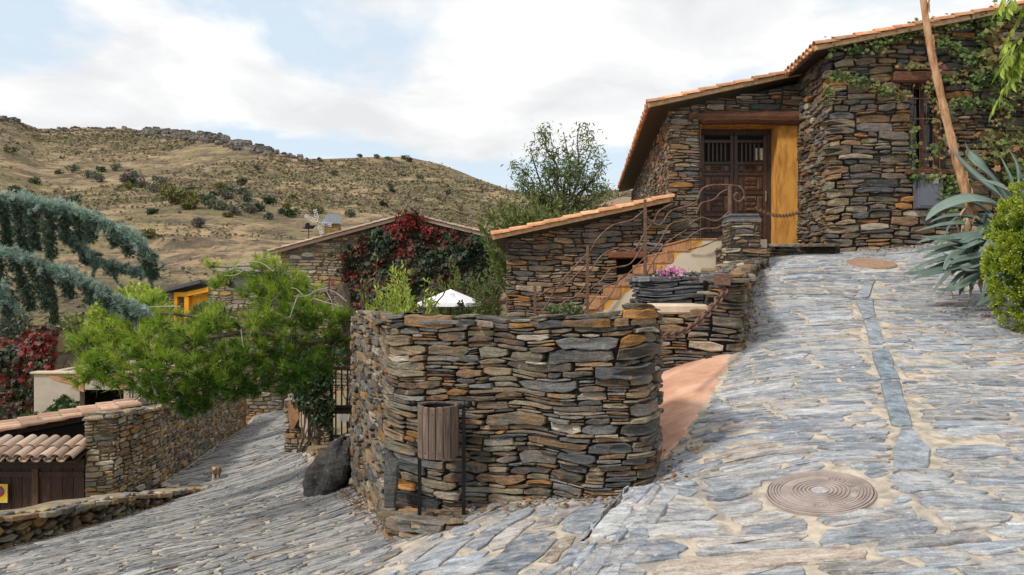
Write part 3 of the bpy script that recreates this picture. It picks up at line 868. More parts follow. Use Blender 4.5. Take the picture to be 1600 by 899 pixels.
def tree(name, base, top, limbs, r, nleaf, size, mat, label, cat, seed, trunk_r=.12, shape=LONG, group=None, sub=5, droop=0.0, tw=.4):
    """tapered trunk, limbs to given points, twigs and leaves along them"""
    rng = np.random.default_rng(seed); R = random.Random(seed)
    base = Vector(base); top = Vector(top)
    t = thing(name, base, label, cat, group); gt = G(); gl = G()
    pts = wander(base, top, R, .05); tube(gt, pts, [trunk_r*(1-.45*k/(len(pts)-1)) for k in range(len(pts))], 8)
    tips = []
    for L in limbs:
        L = Vector(L)
        s = top.lerp(base, R.uniform(0,.35))
        lp = wander(s, L, R, .12, 5); tube(gt, lp, [trunk_r*.5*(1-.85*k/(len(lp)-1))+.004 for k in range(len(lp))], 6)
        for i in range(sub):
            q = lp[R.randint(len(lp)//3, len(lp)-1)]
            e = q+Vector((R.gauss(0,1),R.gauss(0,1),R.gauss(.25,.9))).normalized()*r*R.uniform(.5,1.1)
            tp = wander(q, e, R, .2, 3); tube(gt, tp, [trunk_r*.14*(1-.8*k/(len(tp)-1))+.002 for k in range(len(tp))], 4, cap=False)
            tips.append(tp)
        tips.append(lp[len(lp)//2:])
    per = nleaf//len(tips)
    for tp in tips:
        pp = path_pts(tp, 12); k = rng.integers(2, 12, per)
        p = pp[k]+rng.normal(size=(per,3))*r*tw*.5
        d = rng.normal(size=(per,3))+np.array([0,0,-droop])
        leaves(gl, p, d, rng.normal(size=(per,3))+np.array([0,0,.8]), size, rng, shape, tone=np.clip(rng.normal(rng.uniform(.3,.7), .2, per), 0, 1))
    mk('trunk', gt, MT['bark'], t); mk('crown', gl, FO[mat], t)
    return t
R5 = random.Random(77)
# ------------------------------------------------------------------ big curved wall
def build_big_wall():
    R = random.Random(3); p = Path(WP, smooth=0); p = Path([tuple(q) for q in p.p], smooth=2)
    g = G()
    def top(u): x, y, _, _ = p.at(u); return float(-.0345*y+.012*math.sin(u*3.1)+.008*math.sin(u*9))
    def bot(u): x, y, _, _ = p.at(u); return G1(float(x), float(y))-.12
    stone_face(g, p, bot, top, R, thick=.42, packkw=dict(w=(.09,.5), h=(.016,.085), asp=(.085,.26)), laykw=dict(proj=(-.008,.034), gap=.0045, seg=.055, bevel=.0055, warp=.028, chop=(.02,.26), jit=.010))
    stone_top(g, p, top, R, .44, inset=.05, packkw=dict(w=(.1,.3), h=(.08,.2)), laykw=dict(proj=(-.03,.004)))
    t = mk('stone_wall', g, [MT['wall'], MT['gap']])
    tag(t, 'big curved dry-stone wall with the litter bin in front of it', 'stone wall')
    # stone ledge under the bin
    g = G(); rr = random.Random(9)
    out = [(-.945,5.78),(-.90,5.5),(-.70,5.30),(-.45,5.17),(-.33,5.16),(-.30,5.35),(-.36,5.52)]
    z0 = -2.0; lays = [(z0,-1.86,1.0),(-1.86,-1.78,1.02),(-1.78,-1.70,.97),(-1.70,-1.635,1.03),(-1.635,-1.60,1.0)]
    cx, cy = sum(q[0] for q in out)/len(out), sum(q[1] for q in out)/len(out)
    lp = Path(out)
    rects = pack(lp.U, -2.05, -1.60, rr, w=(.1,.5), h=(.03,.12))
    lay_stones(g, rects, lp.map(), rr, proj=(0,.04), topf=lambda u: -1.60)
    prism(g, [(cx+(q[0]-cx)*.97, cy+(q[1]-cy)*.97) for q in out], 'z', -2.1, -1.622, 1)
    fl = pack(.75, 0, .5, rr, w=(.14,.4), h=(.09,.2))
    def f(u, v, n): return np.stack([-.97+u, 5.2+v+.1-u*.12, -1.615+n], 1)
    lay_stones(g, fl, f, rr, proj=(0,.02), depth=.04, keep=lambda cu, cv, *a: bool(inside(out, np.array([-.97+cu]), np.array([5.3+cv-cu*.12]))[0]))
    tag(mk('stone_ledge', g, [MT['wall'], MT['gap']]), 'low step of stacked slates under the litter bin', 'ledge')
    # upright slab
    g = G(); o = [(-.94,-1.62),(-.86,-1.62),(-.835,-1.40),(-.83,-1.27),(-.87,-1.24),(-.92,-1.20),(-.945,-1.35)]
    n = len(o); v = [(x, 5.66+.03*k*0, z) for k in (0,) for x, z in o]+[(x+.01, 5.60, z) for x, z in o]+[(-.875+(x+.875)*.8, 5.585, -1.38+(z+1.38)*.9) for x, z in o]+[(-.87,5.58,-1.38)]
    f = []
    for k in range(n):
        k2 = (k+1)%n; f += [(k,k2,n+k2,n+k),(n+k,n+k2,2*n+k2,2*n+k),(2*n+k,2*n+k2,3*n)]
    g.add(v, f, 0, (.25,.3,.2)); tag(mk('upright_slab', g, [MT['wall']]), 'grey slate slab standing upright beside the litter bin', 'stone slab')
    # boulder at the foot
    g = G(); rng = np.random.default_rng(5)
    a = P(520,733,8.85); n, m = 40, 26; v = []
    ax = Vector((.36,-.10,.62)).normalized()
    for i in range(m+1):
        th = PI*i/m; rs = random.Random(i)
        for k in range(n):
            ph = 2*PI*k/n
            q = Vector((math.sin(th)*math.cos(ph)*.24, math.sin(th)*math.sin(ph)*.30, math.cos(th)*.44))
            q.z = max(min(q.z, .36), -.45)
            s = 1+.12*math.sin(ph*3+th*2+1)+.05*math.sin(q.z*38+q.x*24)+.05*math.sin(ph*7+q.z*9)-.42*(q.z/.46)*(1 if q.z > 0 else .35)+.10*abs(math.sin(ph*2+.7))
            q = Vector((q.x*s+q.z*.42, q.y*s, q.z))
            q *= 1+R.uniform(-.018,.018)+.05*(round(math.sin(ph*4+q.z*11)*1.4)/1.4); v.append(a+q)
    f = [(i*n+k, i*n+(k+1)%n, (i+1)*n+(k+1)%n, (i+1)*n+k) for i in range(m) for k in range(n)]
    g.add(v, f, 0, (.1,.25,.1))
    mb = stone_mat('dark_rock', [(0,(.06,.055,.05)),(.5,(.075,.07,.062))], strata=(4,3,14), rust_amt=.25, lich=.3, bstr=1.0, bdist=.05)
    tag(mk('boulder', g, [mb]), 'dark slanting boulder at the left foot of the curved wall', 'boulder')

# ------------------------------------------------------------------ bin
def build_bin():
    cx, cy = -.515, 5.38; zt, zb = -.818, -1.178; r = .134
    t = thing('litter_bin', (cx, cy, -1.6), 'round wooden slatted litter bin hung between two iron posts', 'litter bin')
    g = G()
    n = 17
    for k in range(n):
        a = 2*PI*k/n+.05; w = 2*PI*r/n*.47
        M_ = Matrix.Translation((cx, cy, 0)) @ Matrix.Rotation(a-PI/2, 4, 'Z') @ Matrix.Translation((0, r, 0))
        box(g, (-w, -.009, zb+R5.uniform(-.004,.004)), (w, .009, zt+R5.uniform(-.004,.004)), 0, .005, None, M_)
    mw = plain('weathered_slat_timber', (.075,.048,.036), .8, .3, 5, bstr=.7, stretch=(14,14,1.0), rnd=.35, col2=(.165,.12,.092), detail=8)
    sl = mk('barrel', g, [mw], t)
    g = G(); lathe(g, [(r-.018,zb+.01),(r-.018,zt-.01),(r-.022,zt-.01),(r-.022,zb+.01)], (cx,cy,0), 28); lathe(g, [(0.001,zb+.012),(r-.018,zb+.012)], (cx,cy,0), 28)
    mk('liner', g, [MT['iron_dark']], t)
    for z in (zt-.045, zb+.045):
        g = G(); lathe(g, [(r-.017,z-.012),(r-.01,z-.012),(r-.01,z+.012),(r-.017,z+.012)], (cx,cy,0), 28)
        for k in range(n):
            a = 2*PI*k/n+.05; q = Vector((cx+math.cos(a)*(r+.008), cy+math.sin(a)*(r+.008), z))
            tube(g, [q, q+Vector((math.cos(a)*.006, math.sin(a)*.006, 0))], .006, 6)
        mk('band', g, [MT['iron']], t)
    xl, xr = cx-.135, cx+.178
    for (x, y, z0, z1) in ((xl, cy+.02, -1.62, zb+.02), (xr-.045+.045, cy-.02, -1.63, zt+.0)):
        g = G(); box(g, (x-.0125, y-.0125, z0), (x+.0125, y+.0125, z1), 0, .003); mk('post', g, [MT['iron_dark']], t)
    g = G(); tube(g, [(xl, cy+.02, -1.47), (xr, cy-.02, -1.50)], .011, 8); mk('crossbar', g, [MT['iron_dark']], t)
    g = G(); tube(g, [(xr-.03, cy-.02, zt-.01), (xr+.035, cy-.02, zt-.01)], .022, 12); lathe(g, [(.001,.03),(.02,.026),(.03,.012),(.033,0),(.03,-.012),(.001,-.03)], (xr+.03, cy-.02, zt+.0), 14); mk('pivot', g, [MT['iron_dark']], t)
    g = G(); tube(g, [(cx-.13, cy+.02, zt-.02), (cx-.19, cy+.05, zt+.0)], .016, 10); lathe(g, [(.001,.02),(.018,.014),(.022,0),(.018,-.014),(.001,-.02)], (cx-.175, cy+.03, zt+.005), 12); mk('pivot', g, [MT['iron_dark']], t)
    g = G(); tube(g, [(xr, cy-.02, zb-.005), (xl, cy+.02, zb-.005)], .01, 6); mk('bracket', g, [MT['iron_dark']], t)

def manhole(c, r, label, detail):
    e = .08
    nx = Vector((-(G1(c.x+e,c.y)-G1(c.x-e,c.y))/(2*e), -(G1(c.x,c.y+e)-G1(c.x,c.y-e))/(2*e), 1)).normalized()
    q = Vector((0,0,1)).rotation_difference(nx).to_matrix().to_4x4()
    M_ = Matrix.Translation(c+Vector((0,0,.012))) @ q
    t = thing('manhole_cover', c, label, 'manhole cover')
    def put(prof, mat, name, n=56, a0=0, a1=2*PI):
        g = G(); lathe(g, prof, (0,0,0), n, 0, (.5,.5,.5), a0, a1); g.v = [np.array([tuple(M_ @ Vector(p)) for p in V]) for V in g.v]
        return g
    g = put([(r+.016,-.03),(r+.013,.004),(r+.005,.006),(r+.004,-.012)], None, 'frame'); mk('frame', g, [MT['cast']], t)
    if detail:
        prof = [(.001,.006)]
        rings = [(.03,.02),(.064,.012),(.086,.012),(.108,.012),(.130,.012),(.152,.012)]
        rings = [(.03,.018),(.066,.006),(.088,.006),(.110,.006),(.132,.006),(.154,.006),(.226,.005),(.243,.005),(.259,.005)]
        for (rr, w) in rings: prof += [(rr-w-.002,.003),(rr-w,.010),(rr+w,.010),(rr+w+.002,.003)]
        prof = [(.001,.003)]+prof[1:]+[(r-.016,.003),(r-.012,.009),(r-.002,.009),(r,-.01)]
        prof.sort(key=lambda q: 0) 
        disc = mk('disc', put(prof, None, 'disc', 72), [MT['cast']], t)
        g = G(); lathe(g, [(.001,.012),(.045,.012),(.047,.003)], (0,0,0), 24, 0, (.5,.5,.5)); g.v = [np.array([tuple(M_ @ Vector(p)) for p in V]) for V in g.v]
        mk('keyhole_plate', g, [plain('pale_worn_metal', (.36,.34,.34), .5, .3, 40, bstr=.1)], disc)
        # ring of raised letter shapes, worn past reading
        g = G(); rr = random.Random(2)
        for k in range(30):
            a = -2.1+k*.102
            if k in (9, 19, 20): continue
            w = .007
            Mk = M_ @ Matrix.Rotation(a, 4, 'Z') @ Matrix.Translation((.190, 0, 0))
            box(g, (-.020,-.009,.002), (.020,-.004,.011), 0, .0015, None, Mk)
            if rr.random() < .7: box(g, (-.020,.004,.002), (.020,.008,.011), 0, .0015, None, Mk)
            for s in (-.018, -.001, .016):
                if rr.random() < .6: box(g, (s-.003,-.004,.002), (s+.003,.004,.011), 0, 0, None, Mk)
        mk('lettering', g, [MT['cast_hi']], disc)
        g = G()
        for rr_ in (.066,.088,.110,.132,.154,.226,.243,.259):
            lathe(g, [(rr_-.003,.0095),(rr_-.003,.0118),(rr_+.003,.0118),(rr_+.003,.0095)], (0,0,0), 64, 0, (.5,.5,.5))
        g.v = [np.array([tuple(M_ @ Vector(p)) for p in V]) for V in g.v]; mk('ring_relief', g, [MT['cast_hi']], disc)
    else:
        mk('disc', put([(.001,.004),(r*.5,.004),(r*.52,.008),(r*.6,.008),(r*.62,.004),(r-.03,.004),(r-.02,.009),(r-.002,.009),(r,-.01)], None, 'disc', 40), [MT['rustcap']], t)
MT['rustcap'] = plain('rust_brown_cover', (.30,.19,.12), .7, .2, 20, bstr=.3)

# ------------------------------------------------------------------ retaining wall, pillar, planter
def build_retaining():
    R = random.Random(11); g = G()
    def jz(px,py,d): return (449.5-py)/F*d
    p = Path([(1.48,8.0),(2.22,7.86),(2.34,7.88),(2.44,8.1),(2.75,9.0),(3.3,10.6),(3.92,12.1)], smooth=1)
    def top(u):
        x, y, _, _ = p.at(u)
        if y < 8.05 and x < 2.02: return -.25
        return float(np.interp(y, [7.9,9,10.6,12.1], [.13,.2,.33,.47]))
    def bot(u): x, y, _, _ = p.at(u); return G1(float(x), float(y))-.12
    stone_face(g, p, bot, top, R, thick=.4, packkw=dict(w=(.1,.5), h=(.03,.12)), laykw=dict(gap=.009))
    stone_top(g, Path([(2.06,7.89),(2.3,7.87),(2.44,8.1),(2.75,9.0),(3.3,10.6),(3.9,12.0)]), lambda u: .13+.34*max(0,u-.35)/4.3, R, .42, inset=.0)
    t = mk('retaining_wall', g, [MT['wall_dark'], MT['gap']]); tag(t, 'stone retaining wall climbing along the road up to a square pillar', 'stone wall')
    # pillar
    g = G(); c = P(1158,400,12.1); z0, z1, z2 = .2, .62, 1.02
    for (hw, a, b, s) in ((.335,z0,z1,1), (.235,z1,z2,2)):
        q = [(c.x-hw, c.y+hw), (c.x-hw, c.y-hw), (c.x+hw, c.y-hw), (c.x+hw, c.y+hw), (c.x-hw, c.y+hw-.001)]
        pp = Path(q); stone_face(g, pp, lambda u: a, lambda u: b, random.Random(30+s), sheet=False, packkw=dict(w=(.12,.5), h=(.03,.10)), laykw=dict(proj=(-.01,.02), bevel=.01))
        prism(g, [(x_*.97+c.x*.03, y_*.97+c.y*.03) for x_, y_ in q[:4]], 'z', a, b-.01, 1)
    mk('pillar', g, [MT['wall_dark'], MT['gap']], t)
    g = G()
    for k, (hw, a, b) in enumerate(((.24,1.015,1.065),(.225,1.06,1.10),(.232,1.10,1.14))):
        box(g, (c.x-hw, c.y-hw, a), (c.x+hw+R5.uniform(-.02,.02), c.y+hw, b), 0, .012)
    mk('cap', g, [MT['slate']], t)
    # cream ledge and stacked slate planter behind the low front part
    g = G(); box(g, (1.50,7.93,-.275), (2.03,8.64,-.175), 0, .02)
    tag(mk('stone_ledge', g, [MT['cream']]), 'pale cream slab in front of the stacked slate planter', 'ledge')
    R = random.Random(14); g = G()
    p2 = Path([(1.50,9.6),(1.50,8.78),(1.58,8.7),(2.46,8.68)])
    stone_face(g, p2, lambda u: -.5, lambda u: .145+.02*math.sin(u*9), R, thick=.35, packkw=dict(w=(.25,.85), h=(.018,.06), asp=(.06,.14)), laykw=dict(gap=.007, bevel=.008, proj=(0,.06)))
    stone_top(g, p2, lambda u: .15, R, .4, inset=-.03, packkw=dict(w=(.2,.6)))
    pl = mk('slate_planter', g, [MT['slate'], MT['gap']]); tag(pl, 'dark planter of thin stacked slates with pink flowers on top', 'planter')
    g = G(); gl = G(); rng = np.random.default_rng(6); b = Vector((1.82, 8.82, .13))
    n = 170; pp = np.array(b)+rng.normal(size=(n,3))*np.array([.085,.06,.028])+np.array([0,-.06,.035])
    leaves(g, pp, rng.normal(size=(n,3))+np.array([0,-.3,.4]), rng.normal(size=(n,3))+np.array([0,-1,1.0]), .034, rng, LEAF)
    n = 160; pp = np.array(b)+rng.normal(size=(n,3))*np.array([.13,.08,.03]); leaves(gl, pp, rng.normal(size=(n,3)), rng.normal(size=(n,3))+np.array([0,0,1]), .05, rng)
    t = thing('flower_plant', b, 'cushion of small pink flowers spilling over the slate planter', 'flowers'); mk('foliage', gl, FO['dark'], t); mk('blossoms', g, FO['flower'], t)

def chain(name, a, b, sag, label, link=.075, rad=.0085, bend=None):
    a = Vector(a); b = Vector(b); N = 60
    pts = [a.lerp(b, k/N)+Vector((0,0,-sag*4*(k/N)*(1-k/N))) for k in range(N+1)]
    L = sum((q-p).length for p, q in zip(pts, pts[1:])); n = max(3, int(L/(link*.72)))
    pp = path_pts(pts, n+1); g = G()
    for k in range(n):
        p0, p1 = Vector(pp[k]), Vector(pp[k+1]); d = (p1-p0).normalized(); s, u = frame_axes(d)
        w = s if k % 2 else u
        w = (s*math.cos(.5+k*1.57)+u*math.sin(.5+k*1.57))
        c = (p0+p1)/2; ring = []
        h = link/2; q = link*.30
        for j in range(13):
            t = 2*PI*j/12; ring.append(c+d*(h*math.cos(t)*1.0)+w*(q*math.sin(t)))
        tube(g, ring, rad, 6, cap=False)
    tag(mk(name, g, [MT['iron']]), label, 'chain')
    return a

def build_chains():
    a = P(1133,445,7.78); a.y = 7.74
    b = Vector((1.08, 6.35, -.52))
    chain('chain', P(1133,452,7.76), P(1040,525,6.7)+Vector((-.05,0,0)), .13, 'heavy rusty chain sagging from the retaining wall across the pink path', .105, .012)
    g = G(); box(g, (2.05,7.72,.02), (2.2,7.8,.14), 0, .004)
    tag(mk('chain_bracket', g, [MT['iron']]), 'rusty iron plate holding the heavy chain on the retaining wall', 'bracket')
    chain('chain', P(1180,325,12.05), P(1250,331,13.9), .10, 'thin rusty chain stretched from the stone pillar past the carved door', .12, .0065)

# ------------------------------------------------------------------ stairs and railing
def build_stairs():
    g = G(); y0, y1 = 12.35, 14.55
    zt = .775; x = 3.34; rise, tread = .19, .28; n = 10
    poly = [(4.1, -1.3), (4.1, zt), (2.86, zt)]
    xx, zz = 2.86, zt; tr = []
    for k in range(n):
        zz2 = zz-rise; poly += [(xx, zz2), (xx-tread, zz2)]; tr.append((xx, zz2)); xx -= tread; zz = zz2
    poly += [(xx, -1.3)]
    m, nt, b = newmat('ochre_and_cream_render', .9, .2)
    tc = coords(nt, (1,1,1)); sx = nt.nodes.new('ShaderNodeSeparateXYZ'); lk(nt, tc, sx.inputs[0])
    s = mth(nt, 'SUBTRACT', sx.outputs[2], mth(nt, 'MULTIPLY', sx.outputs[0], rise/tread))
    s = mth(nt, 'ADD', s, mth(nt, 'MULTIPLY', mth(nt, 'SUBTRACT', noise(nt, tc, 4.2, 3, .5), .5), .55))
    nn = noise(nt, tc, 9, 6)
    oc = mixc(nt, (.60,.27,.05), (.68,.40,.12), nn); cr = mixc(nt, (.66,.56,.43), (.52,.43,.32), nn)
    k0 = -1.0
    MT['_stair'] = (m, s, oc, cr, nt, b)
    off = zt-2.86*rise/tread-.20
    lk(nt, mixc(nt, cr, oc, maprange(nt, s, off, off+.03, 0, 1)), b.inputs['Base Color'])
    prism(g, poly, 'y', y0, y1, 0)
    t = mk('staircase', g, [m], origin=(0,0,0)); tag(t, 'stairs with ochre and cream rendered side descending from the carved door', 'staircase')
    g = G()
    for (xa, z) in tr:
        box(g, (xa-tread-.02, y0-.012, z-.012), (xa-.003, y1, z+.022), 0, .006); box(g, (xa-.014, y0-.012, z+.024), (xa+.012, y1, z+rise-.014), 0, .004)
    box(g, (2.83, y0-.012, zt-.012), (3.5, y1, zt+.02), 0, .006)
    mk('tread', g, [plain('brown_step_tile', (.26,.12,.055), .8, .25, 9, bstr=.3, col2=(.42,.23,.11))], t)
    # landing floor towards the pillar and road
    g = G(); box(g, (4.0,12.75,.0), (5.45,15.5,.70), 1, .02)
    dp = Path([(3.9,12.72),(4.75,12.74),(5.42,13.3)]); stone_face(g, dp, lambda u: .3, lambda u: .72, random.Random(19), sheet=False, packkw=dict(w=(.25,.8), h=(.03,.07)))
    def fl(u, v, n): return np.stack([4.0+u, 12.76+v, .70+n+0*u], 1)
    lay_stones(g, pack(1.4, 0, 2.75, random.Random(20), w=(.25,.7), h=(.15,.4), asp=(.4,.8)), fl, random.Random(21), proj=(.01,.02), depth=.03)
    tag(mk('doorstep', g, [MT['wall_dark'], MT['gap']]), 'worn slate threshold slab in front of the carved door', 'doorstep')
    # railing
    rr = random.Random(5); yr = 12.28
    t = thing('iron_railing', (2.0, yr, -.3), 'rusty iron railing of twisted vine-like bars along the stairs', 'railing')
    def q(px, py): return P(px, py, yr)
    posts = [(1140,288,393),(1008,312,470),(918,384,560),(836,446,590)]
    for (px, a, b_) in posts:
        g = G(); c = q(px, b_); box(g, (c.x-.023, yr-.023, c.z-.25), (c.x+.023, yr+.023, q(px,a).z), 0, .004); mk('post', g, [MT['iron']], t)
    def vine(pp, r=.012, cnt=9):
        g = G(); pts = spline([q(a, b_)+Vector((0, rr.uniform(-.02,.02), 0)) for a, b_ in pp], 6)
        tube(g, pts, [r*(1+.25*math.sin(k*1.3)) for k in range(len(pts))], 6)
        for k in range(3, len(pts)-3, cnt):     # leaf buds and joints
            c = pts[k]; tube(g, [c+Vector((-.02,0,-.012)), c, c+Vector((.02,0,.012))], [.006,.019,.006], 6)
        mk('vine_bar', g, [MT['iron']], t)
    V = [[(1088,335),(1096,318),(1115,312),(1128,300),(1140,296)],
         [(1008,338),(1030,352),(1048,330),(1075,322),(1090,314)],
         [(1075,390),(1100,384),(1125,372),(1140,362)], [(1074,372),(1098,358),(1122,356),(1140,340)], [(1076,352),(1096,340),(1120,345),(1140,330)],
         [(918,400),(935,372),(958,352),(985,345),(1008,328)],
         [(905,495),(925,470),(940,452),(965,440),(985,425),(1008,402)], [(918,455),(940,438),(955,420),(985,412),(1008,378)], [(918,430),(940,400),(965,388),(990,392),(1008,362)], [(930,485),(950,466),(975,430),(1008,432)],
         [(1008,432),(1025,400),(1036,385),(1052,372),(1072,360)], [(1008,400),(1028,382),(1046,352),(1064,346),(1080,340)], [(1008,362),(1022,345),(1030,330),(1052,318)],
         [(836,468),(858,452),(880,448),(900,430),(918,412)], [(840,520),(862,492),(884,470),(902,462),(918,440)], [(836,495),(852,480),(868,452),(890,425),(918,396)], [(870,540),(890,500),(906,484),(918,470)]]
    for v in V: vine(v)
    vine([(1090,312),(1097,296),(1112,290),(1150,290),(1160,297),(1162,309),(1154,315),(1147,309),(1150,302),(1156,305)], .013, 40)

# ------------------------------------------------------------------ the stone house
def build_house():
    t = thing('stone_house', (5.0, 14.9, .5), 'large dry-stone house with carved double door and tiled stepped roof', 'house')
    R = random.Random(31)
    # west side + door front
    pm = Path([(4.3,27.5), (3.06,15.0), (3.06,14.9), (5.75,14.9)]); u1 = pm.u[2]; 
    def topm(u):
        x, y, _, _ = pm.at(u)
        return 3.40 if u < pm.u[1] else 3.42+(float(x)-3.06)*.22
    ox = lambda x: u1+(x-3.06)
    door = (ox(3.645), -9, ox(5.56), 3.42)
    win = (pm.u[1]-3.2, 1.6, pm.u[1]-2.6, 2.7); win2 = (pm.u[1]-7.2, 1.6, pm.u[1]-6.6, 2.7)
    g = G()
    stone_face(g, pm, lambda u: -.8 if u < pm.u[1]-.2 else .45, topm, R, zlo=-.8, sheet=False, openings=[door, win, win2], packkw=dict(w=(.12,.62), h=(.035,.13)), laykw=dict(gap=.009, seg=.14, proj=(0,.045)))
    # core behind the stones, cut round the openings
    def core(pa, ua, ub, za, zb, n=-.03):
        us = np.linspace(ua, ub, max(2, int((ub-ua)/.5)+1)); x, y, nx, ny = pa.at(us)
        za_ = np.array([za(u) if callable(za) else za for u in us]); zb_ = np.array([zb(u) if callable(zb) else zb for u in us])
        A = np.stack([x+nx*n, y+ny*n, za_], 1); B = np.stack([x+nx*n, y+ny*n, zb_], 1); k = len(us)
        g.add(np.concatenate([A, B]), [(i, i+1, k+i+1, k+i) for i in range(k-1)], 1)
    w0, w1 = win[0], win[2]; v0, v1 = win2[0], win2[2]
    core(pm, 0, v0, -1.2, topm); core(pm, v0, v1, -1.2, 1.6); core(pm, v0, v1, 2.7, topm); core(pm, v1, w0, -1.2, topm); core(pm, w0, w1, -1.2, 1.6); core(pm, w0, w1, 2.7, topm); core(pm, w1, door[0], -1.2, topm)
    core(pm, door[0], door[2], 3.40, topm); core(pm, door[2], pm.U, -1.2, topm)
    mk('wall', g, [MT['wall_dark'], MT['gap']], t)
    for (a, b_) in ((w0, w1), (v0, v1)):
        g = G(); us = np.array([a-.05, b_+.05]); x, y, nx, ny = pm.at(us); n = -.32
        g.add(np.array([(x[0]+nx[0]*n, y[0]+ny[0]*n, 1.5), (x[1]+nx[1]*n, y[1]+ny[1]*n, 1.5), (x[1]+nx[1]*n, y[1]+ny[1]*n, 2.8), (x[0]+nx[0]*n, y[0]+ny[0]*n, 2.8)]), [(0,1,2,3)], 0)
        mk('window', g, [MT['dark']], t)
    # reveal, door jambs, lintel
    g = G(); box(g, (5.19,14.99,.55), (5.62,15.6,3.30), 0, .01); box(g, (3.60,14.98,.55), (3.685,15.6,3.20), 0, .01); box(g, (3.6,15.0,3.17), (5.2,15.6,3.3), 0)
    mk('door_surround', g, [MT['ochre']], t)
    g = G(); pts = [Vector((3.42+i*.305, 14.93, 3.30+R.uniform(-.012,.012))) for i in range(8)]
    tube(g, pts, [.135+R.uniform(-.012,.012) for _ in pts], 12); 
    mk('lintel', g, [MT['wood_beam']], t, smooth=False)
    # double door
    x0, x1, z0, z1, yd = 3.70, 5.195, .79, 3.17, 15.42
    g = G(); box(g, (x0,yd-.04,z0), (x0+.08,yd+.1,z1), 0, .008); box(g, (x1-.08,yd-.04,z0), (x1,yd+.1,z1), 0, .008); box(g, (x0+.08,yd-.04,z1-.11), (x1-.08,yd+.1,z1), 0, .008)
    dr = mk('door', g, [MT['wood_dark']], t)
    mid = (x0+x1)/2
    for li, (a, b_) in enumerate(((x0+.085, mid-.006), (mid+.006, x1-.085))):
        g = G(); zb, zt_ = z0+.02, z1-.115; w = b_-a
        box(g, (a, yd, zb), (b_, yd+.03, 2.52), 0)                                    # back boards
        for xx in (a, b_-.07): box(g, (xx, yd-.03, zb), (xx+.07, yd+.012, zt_), 0, .008)
        for z in (zb, 1.0, 1.42, 1.86, 2.24, 2.46, zt_-.16): box(g, (a+.07, yd-.028, z), (b_-.07, yd+.012, z+.07), 0, .008)
        # interlaced raised panels
        ia, ib = a+.075, b_-.075; iw = ib-ia
        def pat(zc, hh):
            cx = (ia+ib)/2
            for (u0, v0_, u1_, v1_) in ((-.46,-.42,-.28,.42),(.28,-.42,.46,.42),(-.22,.16,.22,.42),(-.22,-.42,.22,-.16),(-.2,-.1,-.03,.1),(.03,-.1,.2,.1)):
                box(g, (cx+u0*iw, yd-.022, zc+v0_*hh), (cx+u1_*iw, yd+.004, zc+v1_*hh), 1, .012)
                box(g, (cx+(u0+.05)*iw, yd-.036, zc+v0_*hh+.05*hh+.012), (cx+(u1_-.05)*iw, yd-.02, zc+v1_*hh-.05*hh-.012), 1, .012)
        for (za, zb_) in ((zb+.07,1.0),(1.07,1.42),(1.49,1.86),(1.93,2.24),(2.31,2.46)): pat((za+zb_)/2, zb_-za)
        leaf = mk('door_leaf', g, [MT['wood_door'], MT['door_panel']], dr)
        g = G()
        for k in range(1, 6): c = ia+iw*k/6; box(g, (c-.018, yd-.012, 2.53), (c+.018, yd+.012, zt_-.16), 0, .006)
        mk('grille', g, [MT['wood_door']], dr)
        g = G(); box(g, (a, yd+.028, 2.52), (b_, yd+.036, zt_), 0); mk('pane', g, [MT['dark']], dr)
    g = G(); tube(g, [(x1-.12,yd-.05,1.72),(x1-.12,yd-.075,1.74),(x1-.12,yd-.075,1.9),(x1-.12,yd-.05,1.92)], .009, 6); mk('handle', g, [MT['cast_hi']], dr)
    # light showing through the grille, painted as a pale pane
    g = G(); box(g, (4.88,yd+.016,2.56), (5.05,yd+.024,2.80), 0); mk('pane', g, [plain('pale_painted_light', (.5,.42,.32), .15, .3, 30, bstr=0, spec=.6)], dr)

    # right block
    pr = Path([(5.66,15.4), (5.60,14.9), (5.475,13.32), (5.50,13.24), (5.60,13.2), (10.4,13.3)])
    uc = pr.u[3]
    def topr(u):
        x, y, _, _ = pr.at(u); x = float(x)
        return 4.07 if u < uc else 4.09+(x-5.47)*.198
    ur = lambda x: pr.u[4]+(x-5.60)
    win = (ur(6.86), 2.03, ur(7.44), 3.52)
    g = G()
    stone_face(g, pr, lambda u: .4, topr, random.Random(33), zlo=.35, sheet=False, openings=[win, (ur(6.55),3.50,ur(7.6),3.72)], packkw=dict(w=(.13,.62), h=(.035,.15), asp=(.14,.42)), laykw=dict(gap=.009, seg=.11, proj=(-.01,.065), bevel=.013))
    core(pr, 0, win[0], 0, topr); core(pr, win[0], win[2], 0, 2.03); core(pr, win[0], win[2], 3.52, topr); core(pr, win[2], pr.U, 0, topr)
    mk('wall', g, [MT['wall_dark'], MT['gap']], t)
    y = 13.22
    g = G(); box(g, (6.52,13.1,3.51), (7.62,13.3,3.70), 0, .03); mk('lintel', g, [MT['wood_beam']], t)
    g = G(); xs0, xs1, zs0, zs1 = 6.86, 7.44, 2.03, 3.52
    for (a, b_) in (((xs0,y+.16,zs0),(xs0+.06,y+.22,zs1)),((xs1-.06,y+.16,zs0),(xs1,y+.22,zs1)),((xs0+.06,y+.16,zs0),(xs1-.06,y+.22,zs0+.06)),((xs0+.06,y+.16,zs1-.06),(xs1-.06,y+.22,zs1)),((7.12,y+.165,zs0+.06),(7.18,y+.215,zs1-.06))): box(g, a, b_, 0, .006)
    w = mk('window', g, [MT['wood_beam']], t)
    g = G(); box(g, (xs0,y+.24,zs0), (xs1,y+.26,zs1), 0); mk('pane', g, [plain('dark_window_glass', (.015,.017,.02), .12, .1, 3, bstr=0, spec=.6)], w)
